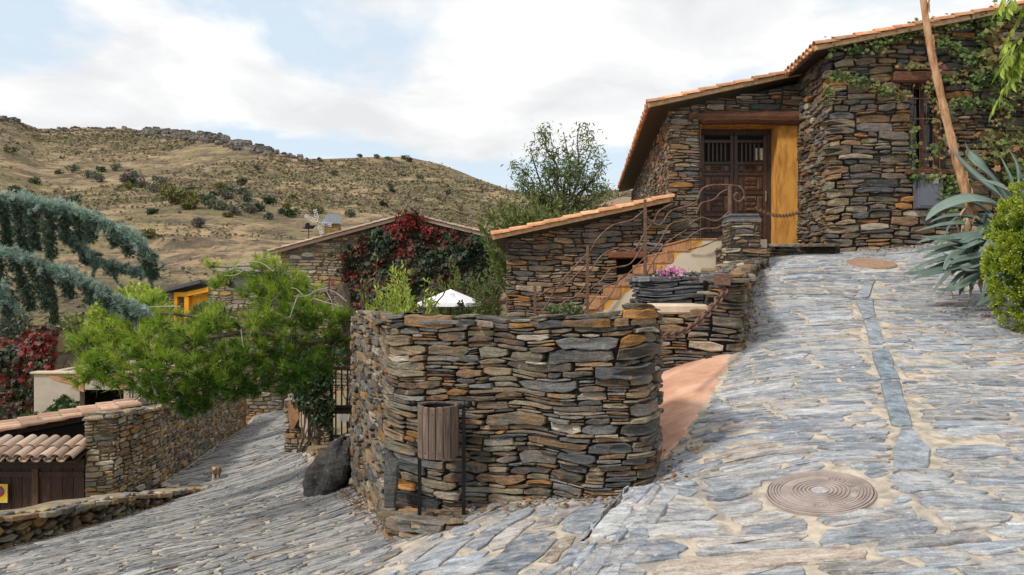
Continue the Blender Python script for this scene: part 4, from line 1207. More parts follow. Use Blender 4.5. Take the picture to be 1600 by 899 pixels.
    g = G(); box(g, (xs0-.1,y-.16,zs0-.10), (xs1+.12,y+.2,zs0-.015), 0, .015); mk('sill', g, [MT['wood_beam']], w)
    g = G()
    for k in range(5): c = xs0+.06+k*.115; tube(g, [(c,y+.03,zs0-.02),(c,y+.03,zs1)], .009, 6)
    for z in (2.4,2.9,3.25): box(g, (xs0,y+.022,z), (xs1,y+.036,z+.02), 0)
    mk('window_bars', g, [MT['iron']], w)
    g = G()   # window reveal
    for (a, b_) in (((xs0-.03,y-.0,zs0-.02),(xs0-.002,y+.3,zs1)),((xs1+.002,y-.0,zs0-.02),(xs1+.03,y+.3,zs1))): box(g, a, b_, 0)
    mk('reveal', g, [MT['gap']], t)

    # roofs
    Rr = random.Random(8)
    sl = .214; ax = Vector((1,0,sl)).normalized(); sd = Vector((.092,1,0)).normalized()
    g = G(); o = Vector((2.60,14.62,3.44))
    def keep(c, k):
        yy = 14.62+c*.21
        return k < 8 if yy < 15.3 else k < 16
    tile_field(g, o, ax, sd, 60, 16, Rr, keep=keep)
    rf = mk('roof', g, [MT['tile']], t)
    g = G(); up = ax.cross(sd).normalized()
    def slab(o, ax, sd, L, W, th, mi=0):
        a = o; v = [a, a+ax*L, a+ax*L+sd*W, a+sd*W]; up = ax.cross(sd).normalized(); up = up if up.z > 0 else -up
        g.add([q-up*th for q in v]+v, [(0,1,2,3),(7,6,5,4),(0,4,5,1),(1,5,6,2),(2,6,7,3),(3,7,4,0)], mi)
    slab(o+ax*.03+sd*.05+up*.03, ax, sd, 3.0, 13, .05); slab(o+ax*2.9+sd*.75+up*.03, ax, sd, 2.6, 12, .05)
    mk('roof_deck', g, [MT['wood_dark']], rf)
    g = G(); a = o+up*.065; v = [a-sd*.02+ax*.0, a+ax*2.98-sd*.02, a+ax*2.98+sd*.1, a+sd*.1]; g.add([q-up*.075 for q in v]+v, [(0,1,2,3),(7,6,5,4),(0,4,5,1),(1,5,6,2),(2,6,7,3),(3,7,4,0)], 0)
    mk('verge_mortar', g, [MT['tile_bed']], rf)
    # upper roof
    ax2 = Vector((1,0,.198)).normalized(); sd2 = Vector((.06,1,0)).normalized(); g = G(); o2 = Vector((5.13,12.98,4.02))
    tile_field(g, o2, ax2, sd2, 34, 16, Rr)
    rf2 = mk('roof', g, [MT['tile']], t)
    g = G(); up2 = ax2.cross(sd2).normalized(); o3 = o2+up2*.03; slab(o3+ax2*.03+sd2*.05, ax2, sd2, 5.4, 7, .05); mk('roof_deck', g, [MT['wood_dark']], rf2)
    g = G(); a = o2+up2*.065; v = [a-sd2*.02, a+ax2*5.5-sd2*.02, a+ax2*5.5+sd2*.1, a+sd2*.1]; g.add([q-up2*.075 for q in v]+v, [(0,1,2,3),(7,6,5,4),(0,4,5,1),(1,5,6,2),(2,6,7,3),(3,7,4,0)], 0)
    mk('verge_mortar', g, [MT['tile_bed']], rf2)
    # wall closing the upper block towards the lower roof
    g = G(); g.add([(5.62,15.0,3.0),(6.1,20,3.0),(6.1,20,4.1),(5.62,15.0,4.1)], [(0,1,2,3)], 0); mk('side_wall', g, [MT['gap']], t); g = G(); g.add([(10.4,13.33,0),(10.7,20,0),(10.7,20,5.0),(10.4,13.33,5.0)], [(0,1,2,3)], 0); mk('side_wall', g, [MT['gap']], t)

    # meter box
    t2 = thing('meter_box', (7.12,13.1,1.37), 'grey metal meter box on the wall under the barred window', 'meter box')
    g = G(); box(g, (6.89,13.02,1.35), (7.31,13.2,1.92), 0, .008); mk('body', g, [MT['grey_box']], t2)
    g = G(); box(g, (6.92,13.008,1.385), (7.28,13.022,1.885), 0, .005); d = mk('door', g, [MT['grey_box']], t2)
    g = G(); box(g, (7.14,12.998,1.76), (7.22,13.009,1.85), 0); mk('inspection_pane', g, [plain('milky_glass', (.5,.5,.42), .3, .1, 9, bstr=0)], d)

    # lean-to
    t = thing('lean_to', (1.4,14.7,-1), 'low stone lean-to with sloping tiled roof left of the carved door', 'outbuilding')
    pl = Path([(.15,20), (-.08,14.72), (-.06,14.66), (3.05,14.66)]); u0 = pl.u[2]
    def topl(u):
        x, y, _, _ = pl.at(u); return .90+max(0, float(x)+.08)*.222
    vent = (u0+(2.0+.06), .26, u0+(2.53+.06), .55)
    g = G()
    stone_face(g, pl, lambda u: -1.4, topl, random.Random(41), sheet=False, openings=[vent, (u0+1.92,.55,u0+2.68,.68)], packkw=dict(w=(.12,.6), h=(.03,.115), asp=(.12,.36)), laykw=dict(gap=.009, seg=.13, proj=(0,.045)))
    core(pl, 0, vent[0], -1.6, topl); core(pl, vent[0], vent[2], -1.6, .26); core(pl, vent[0], vent[2], .55, topl); core(pl, vent[2], pl.U, -1.6, topl)
    mk('wall', g, [MT['wall_dark'], MT['gap']], t)
    g = G(); box(g, (1.84,14.58,.555), (2.62,14.7,.685), 0, .02); mk('lintel', g, [MT['wood_beam']], t)
    g = G(); box(g, (1.9,14.9,.2), (2.6,14.92,.6), 0); mk('window', g, [MT['dark']], t)
    axl = Vector((1,0,.215)).normalized(); sdl = Vector((.03,1,0)).normalized(); ol = Vector((-.36,14.40,.91)); g = G()
    tile_field(g, ol, axl, sdl, 26, 10, Rr, keep=lambda c, k: True)
    rf = mk('roof', g, [MT['tile']], t)
    g = G(); upl = axl.cross(sdl).normalized(); slab(ol+upl*.03+sdl*.05, axl, sdl, 3.4, 5.4, .05); mk('roof_deck', g, [MT['wood_dark']], rf)
    g = G(); a = ol+upl*.06; v = [a-sdl*.02, a+axl*3.4-sdl*.02, a+axl*3.4+sdl*.1, a+sdl*.1]; g.add([q-upl*.075 for q in v]+v, [(0,1,2,3),(7,6,5,4),(0,4,5,1),(1,5,6,2),(2,6,7,3),(3,7,4,0)], 0)
    mk('verge_mortar', g, [MT['tile_bed']], rf)
# ------------------------------------------------------------------ left side of the street
def build_left():
    # low parapet
    R = random.Random(51); p = Path(LW, smooth=1)
    ys = [6.3, 8.0, 10.6, 14.2]; zs = [PP(-260,885,6.3)[2], PP(0,806,8.0)[2], PP(170,776,10.6)[2], PP(330,760,14.2)[2]]
    def top(u): x, y, _, _ = p.at(u); return float(np.interp(float(y), ys, zs))+.012*math.sin(u*4)
    def bot(u): x, y, _, _ = p.at(u); return G1(float(x), float(y))-.12
    g = G(); stone_face(g, p, bot, top, R, packkw=dict(w=(.1,.38), h=(.05,.16), asp=(.3,.7)), laykw=dict(gap=.012, proj=(0,.04), chop=(.15,.45)))
    us = np.linspace(0, p.U, 40); x, y, nx, ny = p.at(us); t_ = np.array([top(u) for u in us])
    k = len(us); th = .34
    V = np.concatenate([np.stack([x, y, t_-.02], 1), np.stack([x-nx*th, y-ny*th, t_-.0], 1), np.stack([x-nx*th, y-ny*th, t_*0-5.6], 1)])
    g.add(V, [(r*k+i, r*k+i+1, (r+1)*k+i+1, (r+1)*k+i) for r in range(2) for i in range(k-1)], 2)
    stone_top(g, p, top, R, .36, inset=-.02, packkw=dict(w=(.2,.7), h=(.1,.3)), laykw=dict(proj=(.0,.02), gap=.02), )
    mc = stone_mat('pale_coping', [(0,(.33,.29,.24)),(.5,(.4,.35,.28))], rust_amt=.3)
    tag(mk('parapet_wall', g, [MT['rubble'], MT['gap'], MT['joint']]), 'low rough stone parapet sloping along the left edge of the street', 'stone wall')
    # long wall
    R = random.Random(52); p = Path(SW)
    ys = [13.4, 13.55, 15.3, 18, 20.3, 27]; zs = [-2.22,-2.2,-2.36,-2.62,-2.85,-3.5]
    def top2(u): x, y, _, _ = p.at(u); return float(np.interp(float(y), ys, zs))
    def bot2(u): x, y, _, _ = p.at(u); return -5.3 if y < 14.6 else G1(float(x), float(y))-.6
    g = G(); stone_face(g, p, bot2, top2, R, zlo=-5.6, thick=.4, packkw=dict(w=(.1,.42), h=(.04,.14), asp=(.2,.55)), laykw=dict(gap=.016, proj=(-.01,.03), seg=.2))
    stone_top(g, p, top2, R, .4, inset=-.02)
    tag(mk('street_wall', g, [MT['rubble'], MT['joint']]), 'long ochre rubble wall following the street beside the garage', 'stone wall')
    # garage
    t = thing('garage', (-9,13.4,-5), 'garage with dark plank doors under a small tiled canopy', 'garage')
    y0 = 13.45
    g = G(); box(g, (-12.5,y0+.12,-3.2), (-7.47,16.2,-2.95), 0); box(g, (-12.5,y0+.3,-5.2), (-7.5,y0+.36,-2.75), 0); mk('frame', g, [MT['wood_dark']], t)
    g = G(); box(g, (-12.5,y0-.06,-3.16), (-7.46,y0+.1,-2.98), 0, .01); mk('lintel', g, [MT['wood_dark']], t)
    xm = (53-800)/F*13.4
    mdoor = plain('garage_door_planks', (.055,.03,.022), .65, .4, 5, bstr=.5, stretch=(10,10,1), rnd=.3)
    for (a, b_) in ((-12.4, xm-.06), (xm+.06, -7.5)):
        g = G(); n = max(3, int((b_-a)/.19)); w = (b_-a)/n
        for k in range(n): box(g, (a+k*w+.004, y0+.02, -5.05), (a+(k+1)*w-.004, y0+.08, -3.17), 0, .006)
        box(g, (a,y0-.005,-4.42), (b_,y0+.022,-4.30), 0, .006); box(g, (a,y0-.005,-3.32), (b_,y0+.022,-3.22), 0, .006)
        mk('door', g, [mdoor], t)
    g = G(); box(g, (xm-.055,y0-.03,-5.1), (xm+.055,y0+.1,-3.16), 0, .008); mk('door_post', g, [plain('door_post_timber', (.10,.06,.035), .7, .3, 5, bstr=.4, stretch=(8,8,1))], t)
    Rr = random.Random(6)
    g = G(); axd = Vector((0,1,.30)).normalized(); sdd = Vector((1,0,0))
    tile_field(g, Vector((-12.4, y0-.42, -2.96)), axd, sdd, 24, 2, Rr, pitch=.212)
    cn = mk('canopy', g, [MT['tile_old']], t)
    g = G(); v = [(-12.5,y0-.38,-2.955),(-7.42,y0-.38,-2.955),(-7.42,y0+.3,-2.75),(-12.5,y0+.3,-2.75)]; g.add([(a,b_,c-.03) for a,b_,c in v]+v, [(0,1,2,3),(7,6,5,4),(0,4,5,1),(1,5,6,2),(2,6,7,3),(3,7,4,0)]); mk('canopy_deck', g, [MT['wood_dark']], cn)
    # upper shed roof
    t = thing('shed_roof', (-9,15,-2.9), 'faded low tiled shed roof rising behind the garage canopy', 'roof')
    A = Vector((-10.6,12.9,-2.84)); B = Vector((-7.5,15.9,-2.44)); ax = (B-A).normalized(); back = Vector((-.85,1.0,.12)).normalized(); L = (B-A).length
    g = G(); tile_field(g, A, ax, back, 3, int(L/.34), Rr, pitch=.2)
    mk('tiles', g, [plain('faded_pink_tile', (.44,.235,.15), .9, .2, 9, bstr=.3, rnd=.3, col2=(.46,.34,.25))], t)
    g = G(); up = ax.cross(back).normalized(); up = up if up.z > 0 else -up
    q = [A+back*.04, A+ax*L+back*.04, A+ax*L+back*.55, A+back*.55]; g.add([p_-up*.08 for p_ in q]+[p_+up*.03 for p_ in q], [(0,1,2,3),(7,6,5,4),(0,4,5,1),(1,5,6,2),(2,6,7,3),(3,7,4,0)]); mk('deck', g, [MT['wood_dark']], t)
    g = G(); q = [A+back*.12-up*.1, A+ax*(L-.35)+back*.12-up*.1]; g.add([q[0], q[1], Vector((q[1].x,q[1].y,-3.2)), Vector((q[0].x,q[0].y,-3.2))], [(0,1,2,3)]); mk('gap_shade', g, [MT['dark']], t)  # near-black sheet painting in the shade under the roof edge
    # no-parking sign
    c = P(-3,772,13.38); t = thing('parking_sign', c+Vector((0,0,-.17)), 'small yellow no-parking sign on the garage door', 'sign')
    g = G(); box(g, (c.x-.15,13.405,c.z-.165), (c.x+.15,13.42,c.z+.165), 0, .004); pl = mk('plate', g, [plain('yellow_sign_plate', (.75,.50,.03), .5, .08, 9, bstr=0)], t)
    g = G(); v = []; 
    for (nm, r0, r1, yy, mat) in (('red_ring', .062, .095, 13.400, plain('sign_red', (.35,.04,.03), .5, .1, 9, bstr=0)), ('blue_disc', .0005, .062, 13.401, plain('sign_blue', (.10,.12,.30), .5, .1, 9, bstr=0))):
        g = G(); n = 32; vv = [(c.x+rr*math.cos(2*PI*k/n), yy, c.z+.035+rr*math.sin(2*PI*k/n)) for rr in (r0, r1) for k in range(n)]
        g.add(vv, [(k,(k+1)%n,n+(k+1)%n,n+k) for k in range(n)]); mk(nm, g, [mat], pl)
    g = G(); M_ = Matrix.Translation((c.x,13.398,c.z+.035)) @ Matrix.Rotation(PI/4, 4, 'Y'); box(g, (-.07,-.001,-.011), (.07,.0015,.011), 0, 0, None, M_); mk('red_bar', g, [MTget('sign_red')], pl)
    g = G()
    for (a, b_) in ((-.14,-.135),(.135,.14)): box(g, (c.x+a,13.400,c.z-.155), (c.x+b_,13.404,c.z+.155), 0)
    for z in (-.155,.15): box(g, (c.x-.135,13.400,c.z+z), (c.x+.135,13.404,c.z+z+.005), 0)
    mk('border', g, [plain('sign_white', (.75,.72,.62), .5, .05, 9, bstr=0)], pl)
    # beige building
    t = thing('beige_building', (-11.6,21,-5.4), 'small beige rendered building with a wide dark opening', 'building')
    x0, x1, yb = (53-800)/F*21, (222-800)/F*21, 21
    ho = [(-11.82,-3.6,-10.62,-2.80)]
    g = G(); zt, zb = -2.36, -5.6; a, c_, b_, d = ho[0]
    for lo, hi in (((x0,yb,zb),(a,yb+.25,zt)),((b_,yb,zb),(x1,yb+.25,zt)),((a,yb+.002,d),(b_,yb+.25,zt)),((a,yb+.002,zb),(b_,yb+.25,c_)),((x0,yb+.25,zb),(x0+.25,yb+4,zt)),((x1-.25,yb+.25,zb),(x1,yb+4,zt-.3))): box(g, lo, hi, 0, .008)
    mk('wall', g, [MT['beige']], t)
    g = G(); box(g, (a,yb+.8,c_-.3), (b_,yb+.82,d+.1), 0); box(g, (a-.05,yb+.26,c_-.4), (a,yb+.8,d+.1), 0); box(g, (b_,yb+.26,c_-.4), (b_+.05,yb+.8,d+.1), 0); box(g, (a,yb+.24,d+.02), (b_,yb+.8,d+.06), 0); mk('opening', g, [MT['dark']], t)
    g = G(); box(g, (x0-.08,yb-.06,zt), (x1+.05,yb+.3,zt+.055), 0, .01); mk('coping', g, [MT['cream']], t)
    g = G(); pr_ = [(-12.75,-2.40),(-11.72,-2.40),(-11.70,-2.86),(-11.95,-2.78),(-12.1,-2.62),(-12.4,-2.56)]; prism(g, pr_, 'y', yb-.02, yb+.1); mk('exposed_brick', g, [MTbrick()], t); g = G(); prism(g, [(-10.95,-2.40),(-10.35,-2.40),(-10.5,-2.72),(-10.72,-2.78)], 'y', yb-.02, yb+.1)
    mk('exposed_brick', g, [MTbrick()], t)
    g = G(); box(g, (x0+.2,yb+.25,zt-.12), (x1-.2,yb+4.2,zt-.04), 0); mk('roof', g, [MT['tile_old']], t)
    # building swallowed by red creeper behind
    t = thing('creeper_house', (-17,25,-5.6), 'low stone house behind the beige building, hidden under creeper', 'house')
    g = G(); box(g, (-22,25,-6), (-14.9,29,-2.12), 0, .05); box(g, (-15.75,25.0,-2.16), (-14.8,28,-1.55), 0, .05); mk('wall', g, [MT['rubble']], t)
    g = G(); box(g, (-22.1,25.1,-2.12), (-15.9,29.2,-2.04), 0, .03); mk('roof', g, [MT['tile_old']], t)
    rng = np.random.default_rng(61); gl = G(); n = 3400
    x = rng.uniform(-19,-14.75,n); z = np.where(x > -15.8, rng.uniform(-5.4,-1.42,n), rng.uniform(-5.4,-1.95,n))
    pos = np.stack([x, 24.93-.22*rng.random(n)-.12*np.sin(x*3+z*2), z], 1)
    tone = np.clip(.36+.36*((x+19)/4.2)*np.clip((z+5.0)/2.2,0,1)+rng.normal(0,.2,n)+.25*np.sin(x*2.2+z*1.4), 0, 1)
    leaves(gl, pos, rng.normal(size=(n,3))*.6+np.array([0,-.2,-.9]), rng.normal(size=(n,3))*.45+np.array([0,-1,.35]), .17, rng, IVYL, tone=tone)
    n = 1300; x = rng.uniform(-20.5,-14.9,n); leaves(gl, np.stack([x, rng.uniform(24.8,27.5,n), np.where(x > -15.8, -1.5, -1.98)+.16*rng.random(n)+.08*np.sin(x*4)], 1), rng.normal(size=(n,3))*np.array([1,1,.4]), rng.normal(size=(n,3))*.5+np.array([0,-.3,1]), .17, rng, IVYL, tone=np.clip(rng.normal(.72,.2,n),0,1))
    n = 700; x = rng.uniform(-15.1,-14.2,n); z = -5.2+2.9*rng.random(n)*np.clip(1-(x+15.1)/1.2,0,1); y = 24.4-rng.random(n)*.8
    leaves(gl, np.stack([x,y,z],1), rng.normal(size=(n,3)), rng.normal(size=(n,3))+np.array([0,-1,.5]), .15, rng, IVYL, tone=np.clip(rng.normal(.75,.2,n),0,1))
    gs = G(); Rv = random.Random(3)
    for k in range(9):
        xx = -18.6+k*.45; tube(gs, wander((xx,24.92,-5.5), (xx+Rv.uniform(-.8,.8),24.93,-2.2), Rv, .1), .025, 5)
    t = thing('creeper', (-17,24.9,-5.6), 'dark green creeper turning red over the low stone house at left', 'creeper'); mk('stem', gs, MT['bark'], t); mk('leaves', gl, FO['ivy_red'], t)
    # creeper on the beige wall and shed roof
    gl = G(); rng = np.random.default_rng(62); n = 900; xs = rng.uniform(-13.1,-11.0,n); zs_ = -3.75+.32*rng.random(n)+.35*np.exp(-((xs+12.0)/.5)**2)*rng.random(n)
    leaves(gl, np.stack([xs, 20.85-rng.random(n)*.4, zs_], 1), rng.normal(size=(n,3))+np.array([0,-.3,-.2]), rng.normal(size=(n,3))+np.array([0,-1,.8]), .13, rng, IVYL, tone=np.clip(rng.normal(.35,.25,n),0,1))
    a_ = spline([P(62,660,20.8),P(75,645,20.8),P(92,630,20.85),P(104,625,20.85),P(105,640,20.8)], 8)
    pp = path_pts(a_, 40)[rng.integers(0,40,380)]+rng.normal(size=(380,3))*.05; leaves(gl, pp, rng.normal(size=(380,3)), rng.normal(size=(380,3))+np.array([0,-1,.5]), .085, rng, IVYL, tone=np.clip(rng.normal(.2,.12,380),0,1))
    gs = G(); tube(gs, a_, .015, 5); tube(gs, [(-13.1,20.9,-4.9),(-12.6,20.88,-3.7),(-11.1,20.88,-3.6)], .02, 5)
    t = thing('creeper', (-12,20.8,-5), 'thin green creeper trained across the beige wall', 'creeper'); mk('stem', gs, MT['bark'], t); mk('leaves', gl, FO['ivy_green'], t)
    gl = G(); n = 800; x = rng.uniform(-12.9,-10.9,n); y = 15.2+rng.uniform(0,1.4,n); leaves(gl, np.stack([x, y+ .5*(x+12), -2.72+.2*rng.random(n)], 1), rng.normal(size=(n,3)), rng.normal(size=(n,3))*.6+np.array([0,-.3,1]), .1, rng, IVYL, tone=np.clip(rng.normal(.8,.15,n),0,1))
    gs = G(); tube(gs, [(-13.2,16.6,-5.1),(-13.0,16.2,-2.8),(-11.5,15.6,-2.65)], .02, 5)
    t = thing('creeper', (-12,15.6,-5), 'bright red creeper lying over the edge of the shed roof', 'creeper'); mk('stem', gs, MT['bark'], t); mk('leaves', gl, FO['ivy_red'], t)
    # cypress
    rng = np.random.default_rng(63); t = thing('cypress', P(85,560,30)+Vector((0,0,-2)), 'slim dark cypress standing behind the red creeper', 'tree'); b = P(85,560,30); gl = G(); gs = G()
    tube(gs, [b+Vector((0,0,-3)), b+Vector((0,0,1.8))], [.1,.03], 6)
    n = 3000; h = rng.random(n); rad = .46*(1-h)**.7*np.sqrt(rng.random(n)); an = rng.random(n)*2*PI
    pos = np.stack([b.x+rad*np.cos(an), b.y+rad*np.sin(an), b.z-1.8+h*4.0], 1)
    leaves(gl, pos, rng.normal(size=(n,3))*.3+np.array([0,0,1]), np.stack([np.cos(an),np.sin(an),0*an+.3],1), .2, rng, LONG)
    mk('trunk', gs, MT['bark'], t); mk('crown', gl, FO['dark'], t)
    # far end of the street
    R = random.Random(54); g = G(); p = Path([(-10.2,29.2),(-8.75,29.2),(-8.7,30.2)])
    stone_face(g, p, lambda u: -5.4, lambda u: -3.75+.5*math.sin(u*1.3), R, thick=.4, packkw=dict(w=(.15,.5), h=(.06,.2), asp=(.25,.5)), laykw=dict(gap=.02, seg=.3))
    p = Path([(-9.0,31.5),(-6.0,31.0)]); stone_face(g, p, lambda u: -5.4, lambda u: -3.4, R, thick=.4, packkw=dict(w=(.2,.6), h=(.08,.2), asp=(.25,.5)), laykw=dict(gap=.02, seg=.3))
    tag(mk('ruined_wall', g, [MT['rubble'], MT['joint']]), 'short rubble wall closing the far end of the street', 'stone wall')
    g = G(); c = P(380,664,26.5); tube(g, [c+Vector((0,0,-.2)), c+Vector((.01,0,.5)), c+Vector((-.02,0,1.25))], [.13,.12,.11], 9); tag(mk('timber_post', g, [plain('orange_brown_timber', (.26,.13,.05), .8, .4, 5, bstr=.5, stretch=(6,6,1))]), 'thick brown timber post at the far end of the street wall', 'post')

def MTbrick():
    if 'brick' not in MT: MT['brick'] = plain('exposed_red_brick', (.50,.19,.09), .9, .3, 14, bstr=.5, stretch=(1,1,2.5), col2=(.55,.32,.18))
    return MT['brick']
def MTget(n): return bpy.data.materials[n]

def build_gate():
    # broken wall piece with render
    R = random.Random(55); g = G(); p = Path([(-4.95,17.4),(-4.82,16.32),(-4.18,16.25),(-4.12,17.2)])
    def top(u):
        x, y, _, _ = p.at(u); return float(np.interp(float(x), [-4.9,-4.5,-4.3,-4.15], [-2.36,-2.36,-2.7,-2.95]))
    stone_face(g, p, lambda u: -4.6, top, R, thick=.25, packkw=dict(w=(.08,.3), h=(.04,.12), asp=(.2,.6)), laykw=dict(gap=.012, seg=.15))
    t = mk('wall_stub', g, [MT['rubble'], MT['joint']]); tag(t, 'broken stub of stone wall standing in the street below the gate', 'stone wall')
    g = G(); prism(g, [(-4.72,-2.42),(-4.52,-2.36),(-4.48,-2.75),(-4.6,-2.98),(-4.68,-2.9)], 'y', 16.14, 16.24); mk('brick_patch', g, [plain('orange_clay_lump', (.30,.16,.08), .9, .3, 8, bstr=.5)], t)
    g = G(); prism(g, [(-4.45,-2.62),(-4.38,-2.62),(-4.1,-3.05),(-4.09,-3.32),(-4.16,-3.3),(-4.46,-2.9)], 'y', 16.1, 16.22); mk('render_patch', g, [MT['cream']], t)
    yg = 16; t = thing('garden_gate', (-3.3,yg,-3.15), 'dark iron garden gate in two tiers with a white notice', 'gate')
    x0, x1 = (518-800)/F*yg, -2.85; z0, zm, z1 = (684-449.5)/-F*yg, (640-449.5)/-F*yg, (573-449.5)/-F*yg
    for (x) in (x0, x1):
        g = G(); box(g, (x-.03,yg-.03,z0-.3), (x+.03,yg+.03,z1), 0, .004); mk('post', g, [MT['iron_dark']], t)
    mg = plain('dark_brown_iron', (.035,.022,.018), .55, .3, 20, metal=.3, bstr=.1)
    for (a, b_) in ((z0, zm-.02), (zm+.03, z1)):
        g = G(); box(g, (x0+.03,yg-.025,a), (x1-.03,yg+.025,a+.06), 0, .004); box(g, (x0+.03,yg-.025,b_-.07), (x1-.03,yg+.025,b_), 0, .004)
        n = 7
        for k in range(n): c = x0+.09+k*(x1-x0-.18)/(n-1); box(g, (c-.014,yg-.014,a+.06), (c+.014,yg+.014,b_-.07), 0, .003)
        mk('bar_panel', g, [mg], t)
    g = G(); box(g, (x0+.04,yg+.02,zm-.02), (x1-.04,yg+.03,zm+.03), 0); mk('middle_rail', g, [mg], t)
    g = G(); box(g, (-3.57,yg-.045,-2.78), (-3.40,yg-.03,-2.635), 0, .003); tag(mk('notice', g, [MT['white']]), 'small white notice fixed to the lower tier of the gate', 'notice')
    t = thing('wooden_fence', (-4,yg,-3.3), 'low dark rail fence joining the gate and the broken wall', 'fence')
    for x in (-4.22,-3.98): g = G(); box(g, (x-.03,yg-.03,-3.6), (x+.03,yg+.03,-2.55), 0, .004); mk('post', g, [mg], t)
    for z in (-3.16,-2.88,-2.62): g = G(); box(g, (-4.26,yg+.032,z), (-3.8,yg+.06,z+.05), 0, .004); mk('rail', g, [mg], t)
    # bed of earth and stones under the fence
    g = G(); R = random.Random(56)
    for k in range(26):
        c = Vector((R.uniform(-4.0,-2.6), R.uniform(11.0,15.7), 0)); 
        x_, y_ = c.x+ (15-c.y)*.12, c.y; zz = float(max(_T0(x_, y_)[0], -9))
        s = R.uniform(.08,.22); n = 9
        ring = [(x_+s*math.cos(2*PI*i/n)*R.uniform(.8,1.2), y_+s*.8*math.sin(2*PI*i/n)*R.uniform(.8,1.2)) for i in range(n)]
        v = [(a, b_, zz-.1) for a, b_ in ring]+[(x_+(a-x_)*.85, y_+(b_-y_)*.85, zz+s*.35) for a, b_ in ring]+[(x_, y_, zz+s*.45)]
        g.add(v, [f for i in range(n) for f in ((i,(i+1)%n,n+(i+1)%n,n+i),(n+i,n+(i+1)%n,2*n))])
    tag(mk('loose_stones', g, [MT['rubble']]), kind='stuff', label='loose stones on the earth bank below the gate', cat='stones')
    # pot on the gate post wall
    t = thing('stone_post', (-3.86,16.0,-3.4), 'slim stone post left of the garden gate', 'post')
    g = G(); stone_face(g, Path([(-3.97,16.2),(-3.97,15.98),(-3.80,15.98),(-3.80,16.2)]), lambda u: -3.5, lambda u: -1.66, random.Random(5), sheet=False, packkw=dict(w=(.08,.2), h=(.04,.1)), laykw=dict(gap=.01)); prism(g, [(-3.95,16.2),(-3.95,16.0),(-3.82,16.0),(-3.82,16.2)], 'z', -3.6, -1.67, 1); mk('shaft', g, [MT['rubble'], MT['joint']], t)
    g = G(); c = (-3.77,16.08,-1.66); lathe(g, [(.001,0),(.055,0),(.07,.17),(.082,.17),(.082,.21),(.068,.21),(.06,.15),(.001,.15)], c, 18); t = thing('flower_pot', c, 'small terracotta pot on top of the slim post by the gate', 'flower pot'); mk('pot', g, [plain('terracotta_pot', (.50,.24,.15), .8, .12, 12, bstr=.1)], t)

